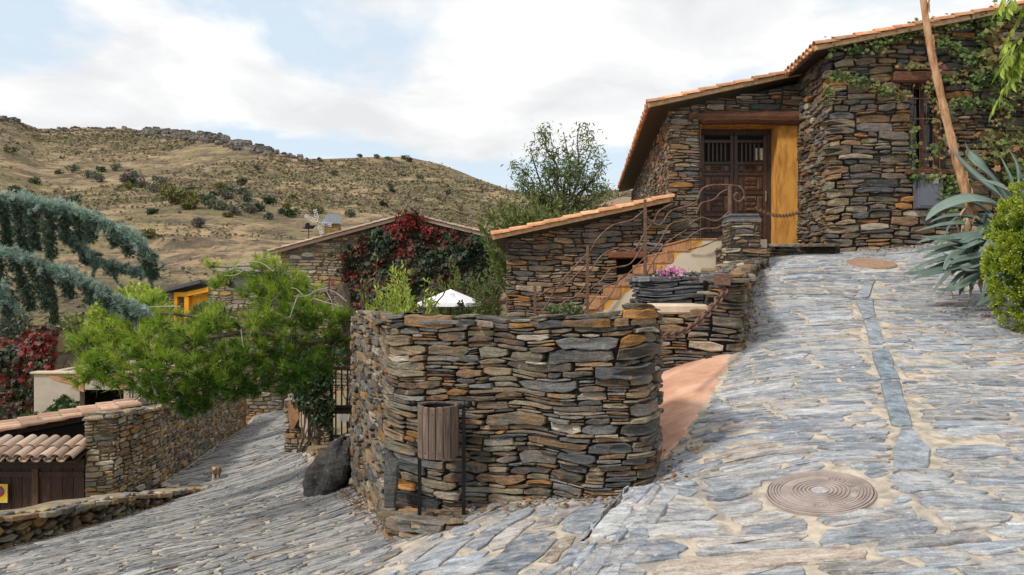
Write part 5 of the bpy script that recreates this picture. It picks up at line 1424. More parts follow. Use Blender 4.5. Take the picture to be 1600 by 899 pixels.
# ------------------------------------------------------------------ far houses
def build_far():
    D = 34
    t = thing('gable_house', (-5.3,D,-3.2), 'stone gabled house overgrown with red creeper in the middle distance', 'house')
    xl, xr, xa = (432-800)/F*D, (775-800)/F*D, (640-800)/F*D
    zl, zr, za = (394-449.5)/-F*D, (371-449.5)/-F*D, (340-449.5)/-F*D
    p = Path([(xl+.2,D+9),(xl+.2,D),(xr-.1,D),(xr-.1,D+9)])
    def top(u):
        x, y, _, _ = p.at(u); x = float(x)
        return float(np.interp(x, [xl,xa,xr], [zl,za,zr]))-.06
    g = G(); stone_face(g, p, lambda u: -4.5, top, random.Random(71), packkw=dict(w=(.2,.7), h=(.07,.22), asp=(.2,.45)), laykw=dict(gap=.025, seg=.4, proj=(-.01,.05)))
    mk('wall', g, [MT['rubble'], MT['joint']], t)
    for side in (0,1):
        a = Vector((xl-.25, D-.35, zl-.05)) if side == 0 else Vector((xr+.25, D-.35, zr-.07)); b = Vector((xa, D-.35, za+.06))
        ax = (b-a).normalized(); sd = Vector((0,1,0)); L = (b-a).length; up = Vector((-ax.z,0,ax.x)); up = up if up.z > 0 else -up
        g = G(); q = [a, b, b+sd*9.6, a+sd*9.6]; g.add([v-up*.09 for v in q]+[v+up*.03 for v in q], [(0,1,2,3),(7,6,5,4),(0,4,5,1),(1,5,6,2),(2,6,7,3),(3,7,4,0)])
        tile_field(g, a, ax, sd, 44, max(2,int(L/.36)+1), random.Random(72+side), pitch=.22, keep=None)
        mk('roof', g, [MT['tile_old']], t)
    # creeper
    rng = np.random.default_rng(73); gl = G(); n = 8500
    x = xl+3.0+(xr-xl-2.9)*rng.random(n); x = np.where(rng.random(n) < .05, x-1.2*rng.random(n), x)
    tz = np.interp(x, [xl,xa,xr], [zl,za,zr])-.12; 
    edge = .25+.25*np.sin(x*5)+ .2*np.sin(x*11)
    u = rng.random(n); z = -2.2+(tz+2.2)*u
    z = np.where(x < xl+3.8, np.minimum(z, tz-.55), z)
    clump = np.sin(x*2.3+1)*np.sin(z*2.9+x)+.6*np.sin(x*5.1-z*4.3)
    depth = .12+.22*rng.random(n)+.12*clump
    tone = .38+.24*(np.sin(x*1.15+.6)*np.sin(z*1.4+.5*x+1.2))+.30*np.exp(-((x-xr+2.0)/1.2)**2)*np.exp(-((z+.2)/1.6)**2)+.16*np.exp(-((x-xl-3.2)/.7)**2)+rng.normal(0,.15,n)
    leaves(gl, np.stack([x, D-.12-depth, z], 1), rng.normal(size=(n,3))*.55+np.array([0,-.25,-.9]), rng.normal(size=(n,3))*.45+np.array([0,-1,.35]), .2, rng, IVYL, tone=np.clip(tone,0,1))
    n = 260; pos = np.stack([xa+.12+rng.normal(0,.28,n), D-.45-.2*rng.random(n), za+.05+rng.random(n)*.3-.75*rng.random(n)], 1)
    leaves(gl, pos, rng.normal(size=(n,3))+np.array([0,0,.5]), rng.normal(size=(n,3))+np.array([0,-1,.3]), .15, rng, IVYL, tone=np.clip(rng.normal(.85,.12,n),0,1))
    for k in range(60):
        a = rng.normal(0,.35); p0 = Vector((xa+.1+a*.5, D-.5, za)); 
    gs = G(); Rv = random.Random(4)
    for k in range(10):
        xx = xl+3.5+k*.62; tube(gs, wander((xx,D-.1,-3.2), (xx+Rv.uniform(-1,1),D-.12,float(np.interp(xx,[xl,xa,xr],[zl,za,zr]))-.4), Rv, .08), .03, 5)
    t2 = thing('creeper', (xa,D-.2,-3.2), 'dense red and dark green creeper covering the distant gable wall', 'creeper'); mk('stem', gs, MT['bark'], t2); mk('leaves', gl, FO['ivy_red'], t2)
    # toy windmill and weather vane on the roof
    c = P(514,362,33.6); t3 = thing('model_windmill', c, 'little windmill model with white sails standing on the gable roof', 'windmill model')
    zb = float(np.interp(c.x,[xl,xa],[zl,za]))+.22
    g = G(); box(g, (c.x-.22,33.7,zb-.1), (c.x+.38,34.3,zb+.42), 0, .01); mk('body', g, [MT['rubble']], t3)
    g = G(); prism(g, [(c.x-.45,zb+.38),(c.x-.05,zb+.80),(c.x+.33,zb+.80),(c.x+.42,zb+.38)], 'y', 33.6, 34.4); mk('roof', g, [plain('pale_slate_roof', (.24,.26,.28), .4, .15, 9, bstr=.1, spec=.5)], t3)
    h = Vector((P(497,348,33.5))); 
    for (px, py) in ((476,337),(492,327),(518,352),(503,366)):
        e = P(px,py,33.5); d = (e-h); s = Vector((-d.z,0,d.x)).normalized(); g = G()
        tube(g, [h, e], .015, 5)
        for k in range(2,7):
            q = h+d*(k/6.5); tube(g, [q-s*.07, q+s*.07], .012, 4)
        tube(g, [h+d*.3+s*.07, e+s*.07], .01, 4); tube(g, [h+d*.3-s*.07, e-s*.07], .01, 4)
        mk('sail', g, [MT['white']], t3)
    g = G(); tube(g, [h+Vector((0,-.03,0)), h+Vector((0,.5,0))], .03, 8); mk('shaft', g, [MT['wood_dark']], t3)
    c = P(479,372,33.4); t4 = thing('weather_vane', c, 'dark iron weather vane left of the model windmill', 'weather vane')
    g = G(); tube(g, [(c.x,33.75,1.9),(c.x,33.75,2.75)], .025, 6); mk('rod', g, [MT['iron_dark']], t4)
    g = G(); q = P(478,354,33.4); prism(g, [(q.x-.3,q.z-.05),(q.x-.12,q.z+.0),(q.x-.1,q.z+.16),(q.x+.05,q.z+.2),(q.x+.1,q.z+.06),(q.x+.34,q.z+.08),(q.x+.22,q.z-.08),(q.x,q.z-.1)], 'y', 33.72, 33.78); tube(g, [(q.x-.34,33.75,q.z-.2),(q.x+.2,33.75,q.z-.2)], .018, 5); mk('figure', g, [MT['iron_dark']], t4)
    # parasol
    c = P(704,474,30); t = thing('parasol', (c.x,30,-3.0), 'white square parasol standing behind the curved stone wall', 'parasol')
    ztop, zrim = (452-449.5)/-F*30, (473-449.5)/-F*30; hw = 1.18; g = G(); rot = .5; n = 4
    ring = [(c.x+1.62*hw*math.cos(rot+PI/2*k), 30+1.62*hw*math.sin(rot+PI/2*k)*.9) for k in range(4)]
    v = [(c.x,30,ztop)]+[(x,y,zrim) for x,y in ring]+[(x,y,zrim-.14) for x,y in ring]
    sc = 1.19/1.62/hw*1.0
    v = [(c.x+(x-c.x)*.73, 30+(y-30)*.73, z) for x,y,z in v]
    g.add(v, [(0,k+1,(k+1)%4+1) for k in range(4)]+[(k+1,k+5,(k+1)%4+5,(k+1)%4+1) for k in range(4)]); cn = mk('canopy', g, [MT['white']], t)
    g = G(); q = P(707,459,29.72); 
    lathe(g, [(.045,0),(.09,0)], (0,0,0), 20); Mx = Matrix.Translation(P(707,460,29.4)) @ Matrix.Rotation(math.radians(32),4,'X'); g.v = [np.array([tuple(Mx @ Vector(p)) for p in V]) for V in g.v]
    mk('emblem', g, [plain('grey_print', (.2,.22,.3), .8, .1, 9, bstr=0)], cn)
    g = G(); tube(g, [(c.x,30,-3.2),(c.x,30,ztop-.02)], .03, 8); mk('pole', g, [MT['iron_dark']], t)
    # low dark garden roof beside the parasol
    t = thing('pergola', (-.6,31,-3), 'low dark timber pergola between the parasol and the lean-to', 'pergola')
    g = G(); box(g, (-1.35,30.5,-.68), (.6,33,-.5), 0, .02); mk('roof', g, [plain('dark_red_timber', (.07,.03,.022), .8, .3, 5, bstr=.2)], t)
    for x in (-1.2,.4): g = G(); box(g, (x,30.6,-3.1), (x+.1,30.7,-.68), 0); mk('post', g, [MT['wood_dark']], t)
    # orange framed hut
    D = 40; t = thing('stone_hut', (-15.5,D,-6), 'stone hut with a bright orange window frame and slate roof', 'hut')
    def q(px, py, d=D): v = P(px,py,d); return (v.x, v.z)
    g = G(); p = Path([(-18.4,D+4),(-18.35,D),(-16.9,D)]); stone_face(g, p, lambda u: -8, lambda u: -.32+.10*max(0,u-4), random.Random(81), packkw=dict(w=(.25,.7), h=(.09,.24), asp=(.2,.45)), laykw=dict(gap=.02, seg=.4))
    p = Path([(-15.85,D-.1),(-14.9,D-.25),(-13.0,D-.1),(-12.4,D)])
    stone_face(g, p, lambda u: -8, lambda u: .14-.25*max(0,u-1.0)+.12*math.sin(u*3), random.Random(82), packkw=dict(w=(.25,.7), h=(.09,.24), asp=(.2,.45)), laykw=dict(gap=.02, seg=.4)); mk('wall', g, [MT['rubble'], MT['joint']], t)
    g = G(); pts = [q(243,455),(q(262,452)),q(317,438),q(322,443),q(262,458),q(244,460)]; prism(g, [q(244,461),q(244,456),q(262,453),q(318,437),q(318,443)], 'y', D-.5, D+4.5); mk('roof', g, [MT['slate']], t)
    g = G(); a = q(275,466); b_ = q(295,490)
    def fr(x0,y0,x1,y1,dy0=-.25,dy1=.3): A = q(x0,y0); B = q(x1,y1); box(g, (A[0],D+dy0,B[1]), (B[0],D+dy1,A[1]), 0, .01)
    fr(275,457,296,464); fr(275,464,280,500); fr(291,464,298,500); prism(g, [q(296,463),q(296,456),q(328,449),q(329,456)], 'y', D-.3, D+.3); prism(g, [q(297,500),q(297,464),q(329,457),q(329,500)], 'y', D+.05, D+.12)
    mk('window_frame', g, [MT['ochre_bright']], t)
    g = G(); A = q(280,464); B = q(291,500); box(g, (A[0],D+.1,B[1]), (B[0],D+.13,A[1]), 0); mk('window', g, [MT['dark']], t)
    # piece of roof seen above the pine
    t = thing('cottage', (-10.5,44,-3), 'pale roofed cottage mostly hidden behind the pine', 'house')
    g = G(); box(g, (-16.4,44,-5), (-12.6,48,1.0), 0, .05); mk('wall', g, [MT['rubble']], t)
    g = G(); prism(g, [(-16.8,.92),(-12.3,.92),(-13.0,1.35),(-16.0,1.35)], 'y', 43.7, 48.3); mk('roof', g, [plain('pale_slab_roof', (.40,.35,.31), .9, .2, 4, bstr=.3)], t)
    # far roof right of the tree
    t = thing('barn', (8.6,60,-3), 'distant low barn roof seen right of the slender tree', 'house')
    g = G(); prism(g, [(6.6,6.4),(9.9,6.4),(9.9,7.05),(8.6,7.1)], 'y', 60, 66); mk('roof', g, [MT['tile_old']], t); g = G(); box(g, (6.8,60.4,-3), (9.8,65.5,6.4), 0); mk('wall', g, [MT['rubble']], t)

# ------------------------------------------------------------------ cat
def build_cat():
    c = onground(338,752)
    c = Vector((c.x, c.y, G1(c.x, c.y)+.012)); s = 1.0
    pts = {}; V = []; E = []; Rd = []
    def v(x, y, z, r): V.append((x*s, y*s, z*s)); Rd.append(r*s); return len(V)-1
    # walking cat seen from the front left; +X tail to head turned towards the camera
    h = Vector((.22,-1,0)).normalized(); l = Vector((h.y,-h.x,0))
    def w(a, b_, z): q = h*a+l*b_; return q.x, q.y, z
    hip = v(*w(-.15,0,.21), .062); mid = v(*w(-.03,0,.205), .06); ch = v(*w(.10,0,.205), .062); nk = v(*w(.17,0,.235), .042); hd = v(*w(.225,0,.265), .050); mz = v(*w(.275,0,.25), .024)
    E += [(hip,mid),(mid,ch),(ch,nk),(nk,hd),(hd,mz)]
    for sgn, fo, bo in ((1,.02,-.03),(-1,-.045,.05)):
        a = v(*w(.10,.038*sgn,.16), .030); b_ = v(*w(.105+fo*.5,.038*sgn,.085), .018); d = v(*w(.10+fo,.038*sgn,.018), .015); e = v(*w(.125+fo,.038*sgn,.010), .013); E += [(ch,a),(a,b_),(b_,d),(d,e)]
        a = v(*w(-.125,.04*sgn,.15), .042); b_ = v(*w(-.11+bo,.042*sgn,.10), .025); d = v(*w(-.165+bo,.042*sgn,.06), .015); e = v(*w(-.15+bo,.042*sgn,.016), .014); f = v(*w(-.12+bo,.042*sgn,.010), .012); E += [(hip,a),(a,b_),(b_,d),(d,e),(e,f)]
        q = v(*w(.215,.034*sgn,.305), .018); q2 = v(*w(.212,.040*sgn,.328), .005); E += [(hd,q),(q,q2)]
    t0 = v(*w(-.21,0,.21), .022); t1 = v(*w(-.28,.02,.16), .017); t2 = v(*w(-.35,.04,.12), .015); t3 = v(*w(-.42,.05,.12), .011); E += [(hip,t0),(t0,t1),(t1,t2),(t2,t3)]
    me = bpy.data.meshes.new('cat'); me.from_pydata(V, E, []); o = bpy.data.objects.new('cat', me); COL.objects.link(o); o.location = c
    sk = o.modifiers.new('skin', 'SKIN'); 
    if not me.skin_vertices: me.skin_vertices.new() if hasattr(me.skin_vertices, 'new') else None
    if len(me.skin_vertices) == 0:
        import bmesh
        bm = bmesh.new(); bm.from_mesh(me); bm.verts.layers.skin.verify(); bm.to_mesh(me); bm.free()
    for i, r in enumerate(Rd): me.skin_vertices[0].data[i].radius = (r, r)
    me.skin_vertices[0].data[hip].use_root = True
    ss = o.modifiers.new('sub', 'SUBSURF'); ss.levels = 2; ss.render_levels = 2
    m, nt, b = newmat('tabby_fur', .95, .1); tc = coords(nt); n = noise(nt, coords(nt,(9,9,3)), 3, 4)
    sx = nt.nodes.new('ShaderNodeSeparateXYZ'); lk(nt, tc, sx.inputs[0])
    cc = ramp(nt, n, [(.36,(.07,.045,.03)),(.48,(.36,.22,.12)),(.6,(.46,.32,.19))])
    d = mth(nt, 'ADD', mth(nt, 'MULTIPLY', sx.outputs[0], h.x), mth(nt, 'MULTIPLY', sx.outputs[1], h.y))
    low = mth(nt, 'MULTIPLY', maprange(nt, sx.outputs[2], .16, .10, 0, 1), maprange(nt, d, .03, .07, 0, 1))
    cc = mixc(nt, cc, (.62,.56,.48), low); cc = mixc(nt, cc, (.045,.035,.03), maprange(nt, d, -.03, -.12, 0, .8))
    lk(nt, cc, b.inputs['Base Color']); o.data.materials.append(m)
    dg = bpy.context.evaluated_depsgraph_get(); me2 = bpy.data.meshes.new_from_object(o.evaluated_get(dg)); o.modifiers.clear(); o.data = me2
    for p in me2.polygons: p.use_smooth = True
    tag(o, 'small tabby cat with pale chest walking down the street', 'cat')
    g = G(); hp = c+Vector(V[hd]); 
    for sg in (1,-1): 
        e = hp+h*.044+l*(.02*sg)+Vector((0,0,.008)); lathe(g, [(.0005,.006),(.005,.004),(.007,0),(.005,-.004),(.0005,-.006)], e, 8)
    e = c+Vector(V[mz])+h*.02; lathe(g, [(.0005,.006),(.007,.002),(.004,-.005)], e, 8)
    mk('face', g, [MT['iron_dark']], o)
# ------------------------------------------------------------------ near trees
def build_pine():
    rng = np.random.default_rng(91); R = random.Random(91)
    base = Vector((-2.15,10.7,-2.6)); t = thing('pine_tree', base, 'bright green long-needled pine leaning out over the street', 'tree')
    gt = G(); gl = G(); gb = G()
    top = Vector((-2.35,10.6,.05)); pts = spline([base, base+Vector((.1,0,.8)), top+Vector((.15,0,-.9)), top], 6)
    tube(gt, pts, [.13-.05*k/(len(pts)-1) for k in range(len(pts))], 9)
    def L(pp, r0, r1):
        pts = spline([P(*q) for q in pp], 5); tube(gt, pts, [r0+(r1-r0)*k/(len(pts)-1) for k in range(len(pts))], 6); return pts
    limbs = [L([(556,520,10.6),(480,535,10.2),(400,520,9.9),(330,528,9.7),(245,545,9.5),(180,560,9.4)], .06,.012), L([(556,500,10.6),(500,480,10.5),(450,450,10.5),(410,425,10.4)], .045,.01),
             L([(556,560,10.6),(470,570,10.1),(400,585,9.8),(330,610,9.6)], .045,.01), L([(400,520,9.9),(330,500,9.9),(260,490,9.8),(200,492,9.8)], .03,.008), L([(480,535,10.2),(450,570,10.0),(440,600,9.9)], .03,.01), L([(330,528,9.7),(260,560,9.4),(190,578,9.3),(140,590,9.2)], .03,.008)]
    allp = [p for l in limbs for p in l]
    # clumps: px, py, depth, radius px, tufts, tone
    C = [(152,572,9.3,32,60,.6),(185,560,9.4,38,70,.65),(140,535,9.5,28,40,.7),(222,590,9.2,34,70,.5),(170,520,9.7,34,50,.7),(230,540,9.5,40,75,.55),(215,490,9.9,36,55,.62),(260,505,9.8,38,70,.6),(265,570,9.3,40,80,.45),(285,620,9.4,34,70,.28),(310,580,9.5,40,85,.4),(305,635,9.5,26,55,.18),(300,530,9.6,36,65,.5),(335,505,9.8,30,50,.58),
         (350,560,9.7,40,80,.4),(370,600,9.7,30,55,.3),(345,600,9.5,30,60,.28),(390,555,9.8,36,65,.4),(400,505,10.0,34,65,.5),(430,470,10.3,40,85,.55),(420,430,10.4,34,60,.68),(455,440,10.5,28,45,.65),(395,455,10.4,28,40,.6),(465,490,10.3,38,75,.48),(440,530,10.1,40,85,.32),(430,575,10.0,38,80,.24),(470,560,10.1,36,75,.24),(455,595,10.0,30,60,.15),(500,500,10.4,34,65,.5),(515,535,10.4,30,50,.3),(500,570,10.3,28,45,.2),(535,495,10.5,22,30,.5),(400,600,9.8,22,35,.2),
         (360,425,10.3,16,16,.75),(330,415,10.3,12,8,.8),(345,440,10.3,16,14,.7),(480,455,10.5,22,28,.65),(124,590,9.2,20,24,.6),(168,596,9.2,18,22,.55),(205,520,9.7,22,25,.7),(240,470,10.0,20,20,.7),(410,410,10.4,18,18,.75),(245,615,9.3,22,28,.45)]
    for (px, py, d, r, n, tone) in C:
        c = P(px,py,d); rr = r/F*d
        nearest = min(allp, key=lambda p: (p-c).length)
        tw = wander(nearest, c, R, .2, 3); tube(gt, tw, [.012-.008*k/(len(tw)-1) for k in range(len(tw))], 4, cap=False)
        for k in range(5):
            e = c+Vector((R.gauss(0,1),R.gauss(0,1),R.gauss(.1,.8))).normalized()*rr*.9
            tw = wander(c, e, R, .2, 2); tube(gt, tw, [.006-.004*q/(len(tw)-1) for q in range(len(tw))], 3, cap=False)
        n = int(n*.72)
        p, dr = blob_pts(c, rr*1.05, n, rng, .25, (1,1,.8))
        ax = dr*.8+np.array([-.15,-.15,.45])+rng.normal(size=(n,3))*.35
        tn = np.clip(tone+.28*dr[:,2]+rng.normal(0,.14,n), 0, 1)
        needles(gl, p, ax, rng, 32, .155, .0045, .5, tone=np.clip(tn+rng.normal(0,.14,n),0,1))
    for pp in ([(440,425,10.2),(420,412,10.2),(395,412,10.2),(370,425,10.2),(345,420,10.2)], [(400,418,10.2),(385,430,10.2),(365,432,10.2)], [(550,470,10.2),(530,455,10.2),(510,452,10.1),(490,462,10.1),(470,462,10.1)], [(520,455,10.1),(528,470,10.1),(530,485,10.1)], [(478,460,10.1),(470,480,10.1),(465,495,10.1)], [(485,462,10.1),(475,452,10.1),(466,450,10.1)], [(500,466,10.1),(520,472,10.1),(545,478,10.1)], [(300,478,9.7),(270,478,9.7),(245,480,9.7)], [(392,512,9.7),(394,530,9.7),(396,540,9.7)]):
        gb = G(); pts = spline([P(*q)+Vector((0,-.35,0)) for q in pp], 4); tube(gb, pts, [.008-.005*k/(len(pts)-1) for k in range(len(pts))], 4); mk('dead_twig', gb, MT['twig'], t)
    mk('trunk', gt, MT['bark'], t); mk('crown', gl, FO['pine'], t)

def build_cedar():
    rng = np.random.default_rng(95); R = random.Random(95); d0 = 6.6
    base = Vector((-6.1,6.9,-3.6)); t = thing('cedar_tree', base, 'weeping blue cedar reaching into the view from the left', 'tree')
    gt = G(); gl = G(); gd = G()
    tube(gt, [base, base+Vector((.1,0,2)), base+Vector((.0,-.1,5.2))], [.2,.16,.1], 9)
    def branch(pp, r0, thick, dens, hang, tone=.6):
        pts = spline([P(*q) for q in pp], 8); tube(gt, pts, [r0*(1-.8*k/(len(pts)-1)) for k in range(len(pts))], 6)
        L = sum((b-a).length for a, b in zip(pts, pts[1:])); n = int(L*dens*.8)
        p = path_pts(pts, n); taper = np.linspace(1,.55,n)[:,None]
        off = rng.normal(size=(n,3))*thick*np.array([1,1,.75])*taper; off[:,2] += thick*.2
        # lumpy outline along the branch
        s = np.linspace(0, L, n)[:,None]; off *= .8+.6*np.sin(s*13+1)*np.sin(s*5.3)
        needles(gl, p+off, off+np.array([0,0,.03])+rng.normal(size=(n,3))*.02, rng, 14, .050, .0036, .75, tone=np.clip(tone+.03+off[:,2]/thick*.30+rng.normal(0,.2,n),0,1))  # tone rises with height: highlights painted along the branch top
        SP, SA, ST = [], [], []
        allb = path_pts(pts, 300); dirs = np.gradient(allb, axis=0)
        for k in range(int(L*46)):
            i = int(rng.integers(20, 299)); dr = unit(dirs[i]); o = unit(rng.normal(size=3)*np.array([1,1,.8])+np.array([0,0,.25])); v = unit(dr*.7+o*1.0+np.array([0,0,-.15])); ln = rng.uniform(.06,.17)*(1-.35*i/300)
            m = int(ln*190); tt = np.linspace(.15,1,m)[:,None]; q = allb[i]+v*ln*tt+np.array([0,0,-1])*(tt**2)*ln*.28
            SP.append(q); SA.append(np.repeat(v[None],m,0)+rng.normal(size=(m,3))*.25); ST.append(np.clip(tone+.13+.25*o[2]+rng.normal(0,.14)+rng.normal(0,.08,m),0,1))  # upward shoots get the same painted highlight
        needles(gl, np.concatenate(SP), np.concatenate(SA), rng, 13, .034, .0034, .8, tone=np.concatenate(ST))
        for (f, ln, lean) in hang:
            a = Vector(path_pts(pts, 200)[int(f*199)]); e = a+Vector((lean,R.uniform(-.08,.08),-ln)); hp = spline([a, a.lerp(e,.5)+Vector((R.uniform(-.03,.03),0,0)), e], 5)
            tube(gt, hp, [.007-.005*k/(len(hp)-1) for k in range(len(hp))], 4)
            n = int(ln*dens*.9); q = path_pts(hp, n); off = rng.normal(size=(n,3))*np.array([.034,.034,.02])*np.linspace(1.1,.6,n)[:,None]
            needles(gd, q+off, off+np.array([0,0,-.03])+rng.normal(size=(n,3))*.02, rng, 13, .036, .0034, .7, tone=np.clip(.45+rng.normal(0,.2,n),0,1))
    branch([(-110,270,6.9),(-20,308,6.7),(40,314,6.6),(90,326,6.55),(140,340,6.5),(190,362,6.45),(222,388,6.4),(236,415,6.4)], .03, .044, 1000, [(.28,.40,.02),(.36,.46,.0),(.43,.50,.02),(.50,.40,.0),(.565,.44,.03),(.62,.25,.0),(.66,.22,.02),(.72,.2,.0),(.8,.16,.02),(.88,.14,0),(.95,.13,.02),(1.0,.10,.01)])
    branch([(105,370,6.75),(140,402,6.7),(185,420,6.7),(240,430,6.7)], .008, .035, 620, [(.3,.08,0),(.6,.07,.02)], .35)
    branch([(-110,360,6.8),(-30,392,6.6),(30,402,6.5),(80,420,6.5),(130,442,6.45),(180,468,6.4),(225,492,6.4)], .026, .04, 900, [(.25,.30,.02),(.36,.42,.14),(.44,.46,.18),(.52,.40,.12),(.58,.28,.04),(.66,.2,.02),(.75,.16,.05),(.85,.12,.03),(.94,.1,.02)])
    branch([(-110,420,6.7),(-40,440,6.5),(0,452,6.4),(20,480,6.4)], .018, .05, 700, [(.7,.2,.0),(.9,.18,.0)], .5)
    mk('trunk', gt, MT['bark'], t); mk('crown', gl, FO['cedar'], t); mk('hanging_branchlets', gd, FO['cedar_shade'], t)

def blade(g, pts, W, th, R, fold=.35, tone=None, roll=0):
    """thick channelled agave leaf along a curve"""
    pts = spline(pts, 6); n = len(pts); v = []; prev = None
    for i, p in enumerate(pts):
        t = i/(n-1); d = (pts[min(i+1,n-1)]-pts[max(i-1,0)]).normalized()
        s = d.cross(Vector((0,0,1)))
        if s.length < .15: s = prev if prev else Vector((1,0,0))
        s.normalize()
        if prev is not None and s.dot(prev) < 0: s = -s
        prev = s; u = s.cross(d)
        if u.z < 0: u = -u
        ra = roll*(1 if s.y > 0 else -1); s2 = s*math.cos(ra)+u*math.sin(ra); u2 = u*math.cos(ra)-s*math.sin(ra)
        w = W*(.62+.62*math.sin(min(1,t*1.25)*PI*.5+.1)-.2)*(1-t**2.4)+.002
        h = th*(1-t**1.5)+.002; f = fold*w
        v += [p-s2*w+u2*f, p-s2*w*.45+u2*f*.3, p, p+s2*w*.45+u2*f*.3, p+s2*w+u2*f, p+s2*w*.5-u2*h*.6, p-u2*h, p-s2*w*.5-u2*h*.6]
    f = []
    for i in range(n-1):
        for k in range(8): f.append((i*8+k, i*8+(k+1)%8, (i+1)*8+(k+1)%8, (i+1)*8+k))
    f.append(tuple(range(7,-1,-1))); f.append(tuple((n-1)*8+k for k in range(8)))
    g.add(v, f, 0, (R.random() if tone is None else tone, R.random(), R.random()))

def build_agave():
    R = random.Random(101); b = P(1562,440,9.9); b.z = G1(b.x,b.y)-.05
    t = thing('agave_plant', b, 'large blue-grey agave with drooping leaves and a tall dead flower stalk', 'agave')
    mt, nt, bs = newmat('agave_skin', .5, .4); r = rvs(nt)
    c = ramp(nt, r[0], [(0,(.06,.10,.07)),(.5,(.12,.175,.14)),(1,(.25,.31,.275))]); n = noise(nt, coords(nt,(1,1,1)), 9, 5)
    c = mixc(nt, c, (.30,.34,.28), maprange(nt, n, .5, .75, 0, .4)); c = mixc(nt, c, (.2,.15,.09), maprange(nt, noise(nt, coords(nt), 3, 5), .66, .74, 0, .7)); lk(nt, c, bs.inputs['Base Color'])
    A = [ # root, mid, (mid2), tip : px,py,depth ; half width m
     ([(1590,352,9.6),(1560,322,9.45),(1515,312,9.3),(1470,325,9.2),(1446,345,9.15)], .125, .62),
     ([(1585,335,9.7),(1555,300,9.6),(1525,275,9.6),(1500,250,9.6),(1485,232,9.6)], .095, .7), ([(1585,330,9.8),(1560,290,9.8),(1535,262,9.8),(1515,240,9.9),(1508,222,9.9)], .085, .6),
     ([(1592,325,9.7),(1582,285,9.7),(1572,262,9.7),(1562,242,9.7)], .07, .75), ([(1597,325,9.7),(1593,280,9.7),(1588,255,9.7),(1578,236,9.7)], .07, .8), ([(1600,335,9.6),(1602,280,9.6),(1604,250,9.6)], .07, .7), ([(1595,330,9.5),(1575,300,9.4),(1560,290,9.35),(1530,280,9.3)], .07, .8),
     ([(1580,365,9.6),(1555,352,9.5),(1530,366,9.3),(1480,372,9.2),(1440,370,9.15)], .085, .35), ([(1570,395,9.6),(1530,374,9.4),(1490,372,9.2),(1455,380,9.1)], .075, .3), ([(1575,375,9.7),(1530,352,9.6),(1480,350,9.5),(1430,362,9.5)], .05, .4),
     ([(1560,385,9.6),(1510,380,9.5),(1465,372,9.4),(1432,380,9.4)], .06, .45), ([(1555,400,9.5),(1505,400,9.4),(1455,410,9.35),(1415,428,9.3)], .06, .4), ([(1560,412,9.5),(1500,408,9.4),(1450,424,9.3),(1410,427,9.25)], .055, .25), ([(1555,418,9.4),(1500,420,9.3),(1450,428,9.25),(1425,438,9.2)], .05, .4),
     ([(1560,410,9.4),(1510,395,9.2),(1485,405,9.1),(1474,425,9.05)], .07, .55), ([(1575,400,9.3),(1555,380,9.1),(1540,400,9.0),(1530,428,9.0)], .085, .6), ([(1570,430,9.3),(1530,432,9.1),(1490,452,9.0),(1462,452,8.95)], .065, .35),
     ([(1572,420,9.2),(1552,420,9.0),(1542,440,8.9),(1536,462,8.85)], .06, .6), ([(1580,430,9.2),(1560,440,9.0),(1540,468,8.85),(1525,478,8.8)], .05, .3), ([(1590,420,9.2),(1570,410,9.0),(1556,430,8.9),(1552,455,8.85)], .06, .5),
     ([(1560,370,9.7),(1520,340,9.6),(1480,338,9.6),(1452,348,9.6)], .05, .3), ([(1565,350,9.9),(1530,320,9.9),(1500,315,9.9),(1470,320,9.9)], .05, .3), ([(1550,360,9.9),(1520,330,10),(1490,322,10),(1450,328,10)], .04, .3), ([(1560,405,9.6),(1515,386,9.5),(1470,392,9.45),(1440,405,9.4)], .045, .5), ([(1550,395,9.7),(1500,384,9.7),(1460,388,9.7),(1425,395,9.7)], .045, .35),
     ([(1545,420,9.4),(1500,412,9.3),(1470,440,9.2),(1455,462,9.15)], .03, .6), ([(1550,425,9.3),(1510,425,9.2),(1490,440,9.1),(1470,462,9.0)], .03, .4),
     ([(1600,380,9.3),(1590,372,9.1),(1575,390,8.95),(1565,420,8.9)], .08, .55), ([(1600,345,9.4),(1585,340,9.25),(1565,352,9.15),(1545,362,9.1)], .08, .75)]
    for (pp, w, tone) in A:
        g = G(); blade(g, [P(*q) for q in pp], w*1.02, .03, R, tone=tone*.9+R.uniform(-.05,.1), fold=.28, roll=R.uniform(.5,.95)); mk('leaf', g, [mt], t, smooth=True)
    for k in range(16):
        x0_, y0_ = R.uniform(1545,1590), R.uniform(365,425); L = R.uniform(45,105); dy = R.uniform(-8,42); d0_ = R.uniform(9.15,9.6)
        g = G(); blade(g, [P(x0_,y0_,d0_), P(x0_-L*.45,y0_-R.uniform(2,20),d0_-.15), P(x0_-L*.85,y0_+dy*.35,d0_-.28), P(x0_-L,y0_+dy,d0_-.32)], R.uniform(.04,.075), .025, R, tone=R.uniform(.1,.75), fold=.3, roll=R.uniform(.3,1.1)); mk('leaf', g, [mt], t, smooth=True)
    core = P(1575,385,9.9)
    for k in range(16):
        an = R.uniform(0, 2*PI); L = R.uniform(.45,.95); q = core+Vector((R.uniform(-.35,.35),R.uniform(-.1,.35),R.uniform(-.35,.3)))
        e = Vector((math.cos(an),math.sin(an),0)); g = G(); blade(g, [q, q+e*L*.4+Vector((0,0,.18)), q+e*L*.8+Vector((0,0,.12)), q+e*L+Vector((0,0,R.uniform(-.25,.2)))], R.uniform(.035,.06), .02, R, tone=R.uniform(.1,.5)); mk('leaf', g, [mt], t, smooth=True)
    g = G()     # dry curled leaves
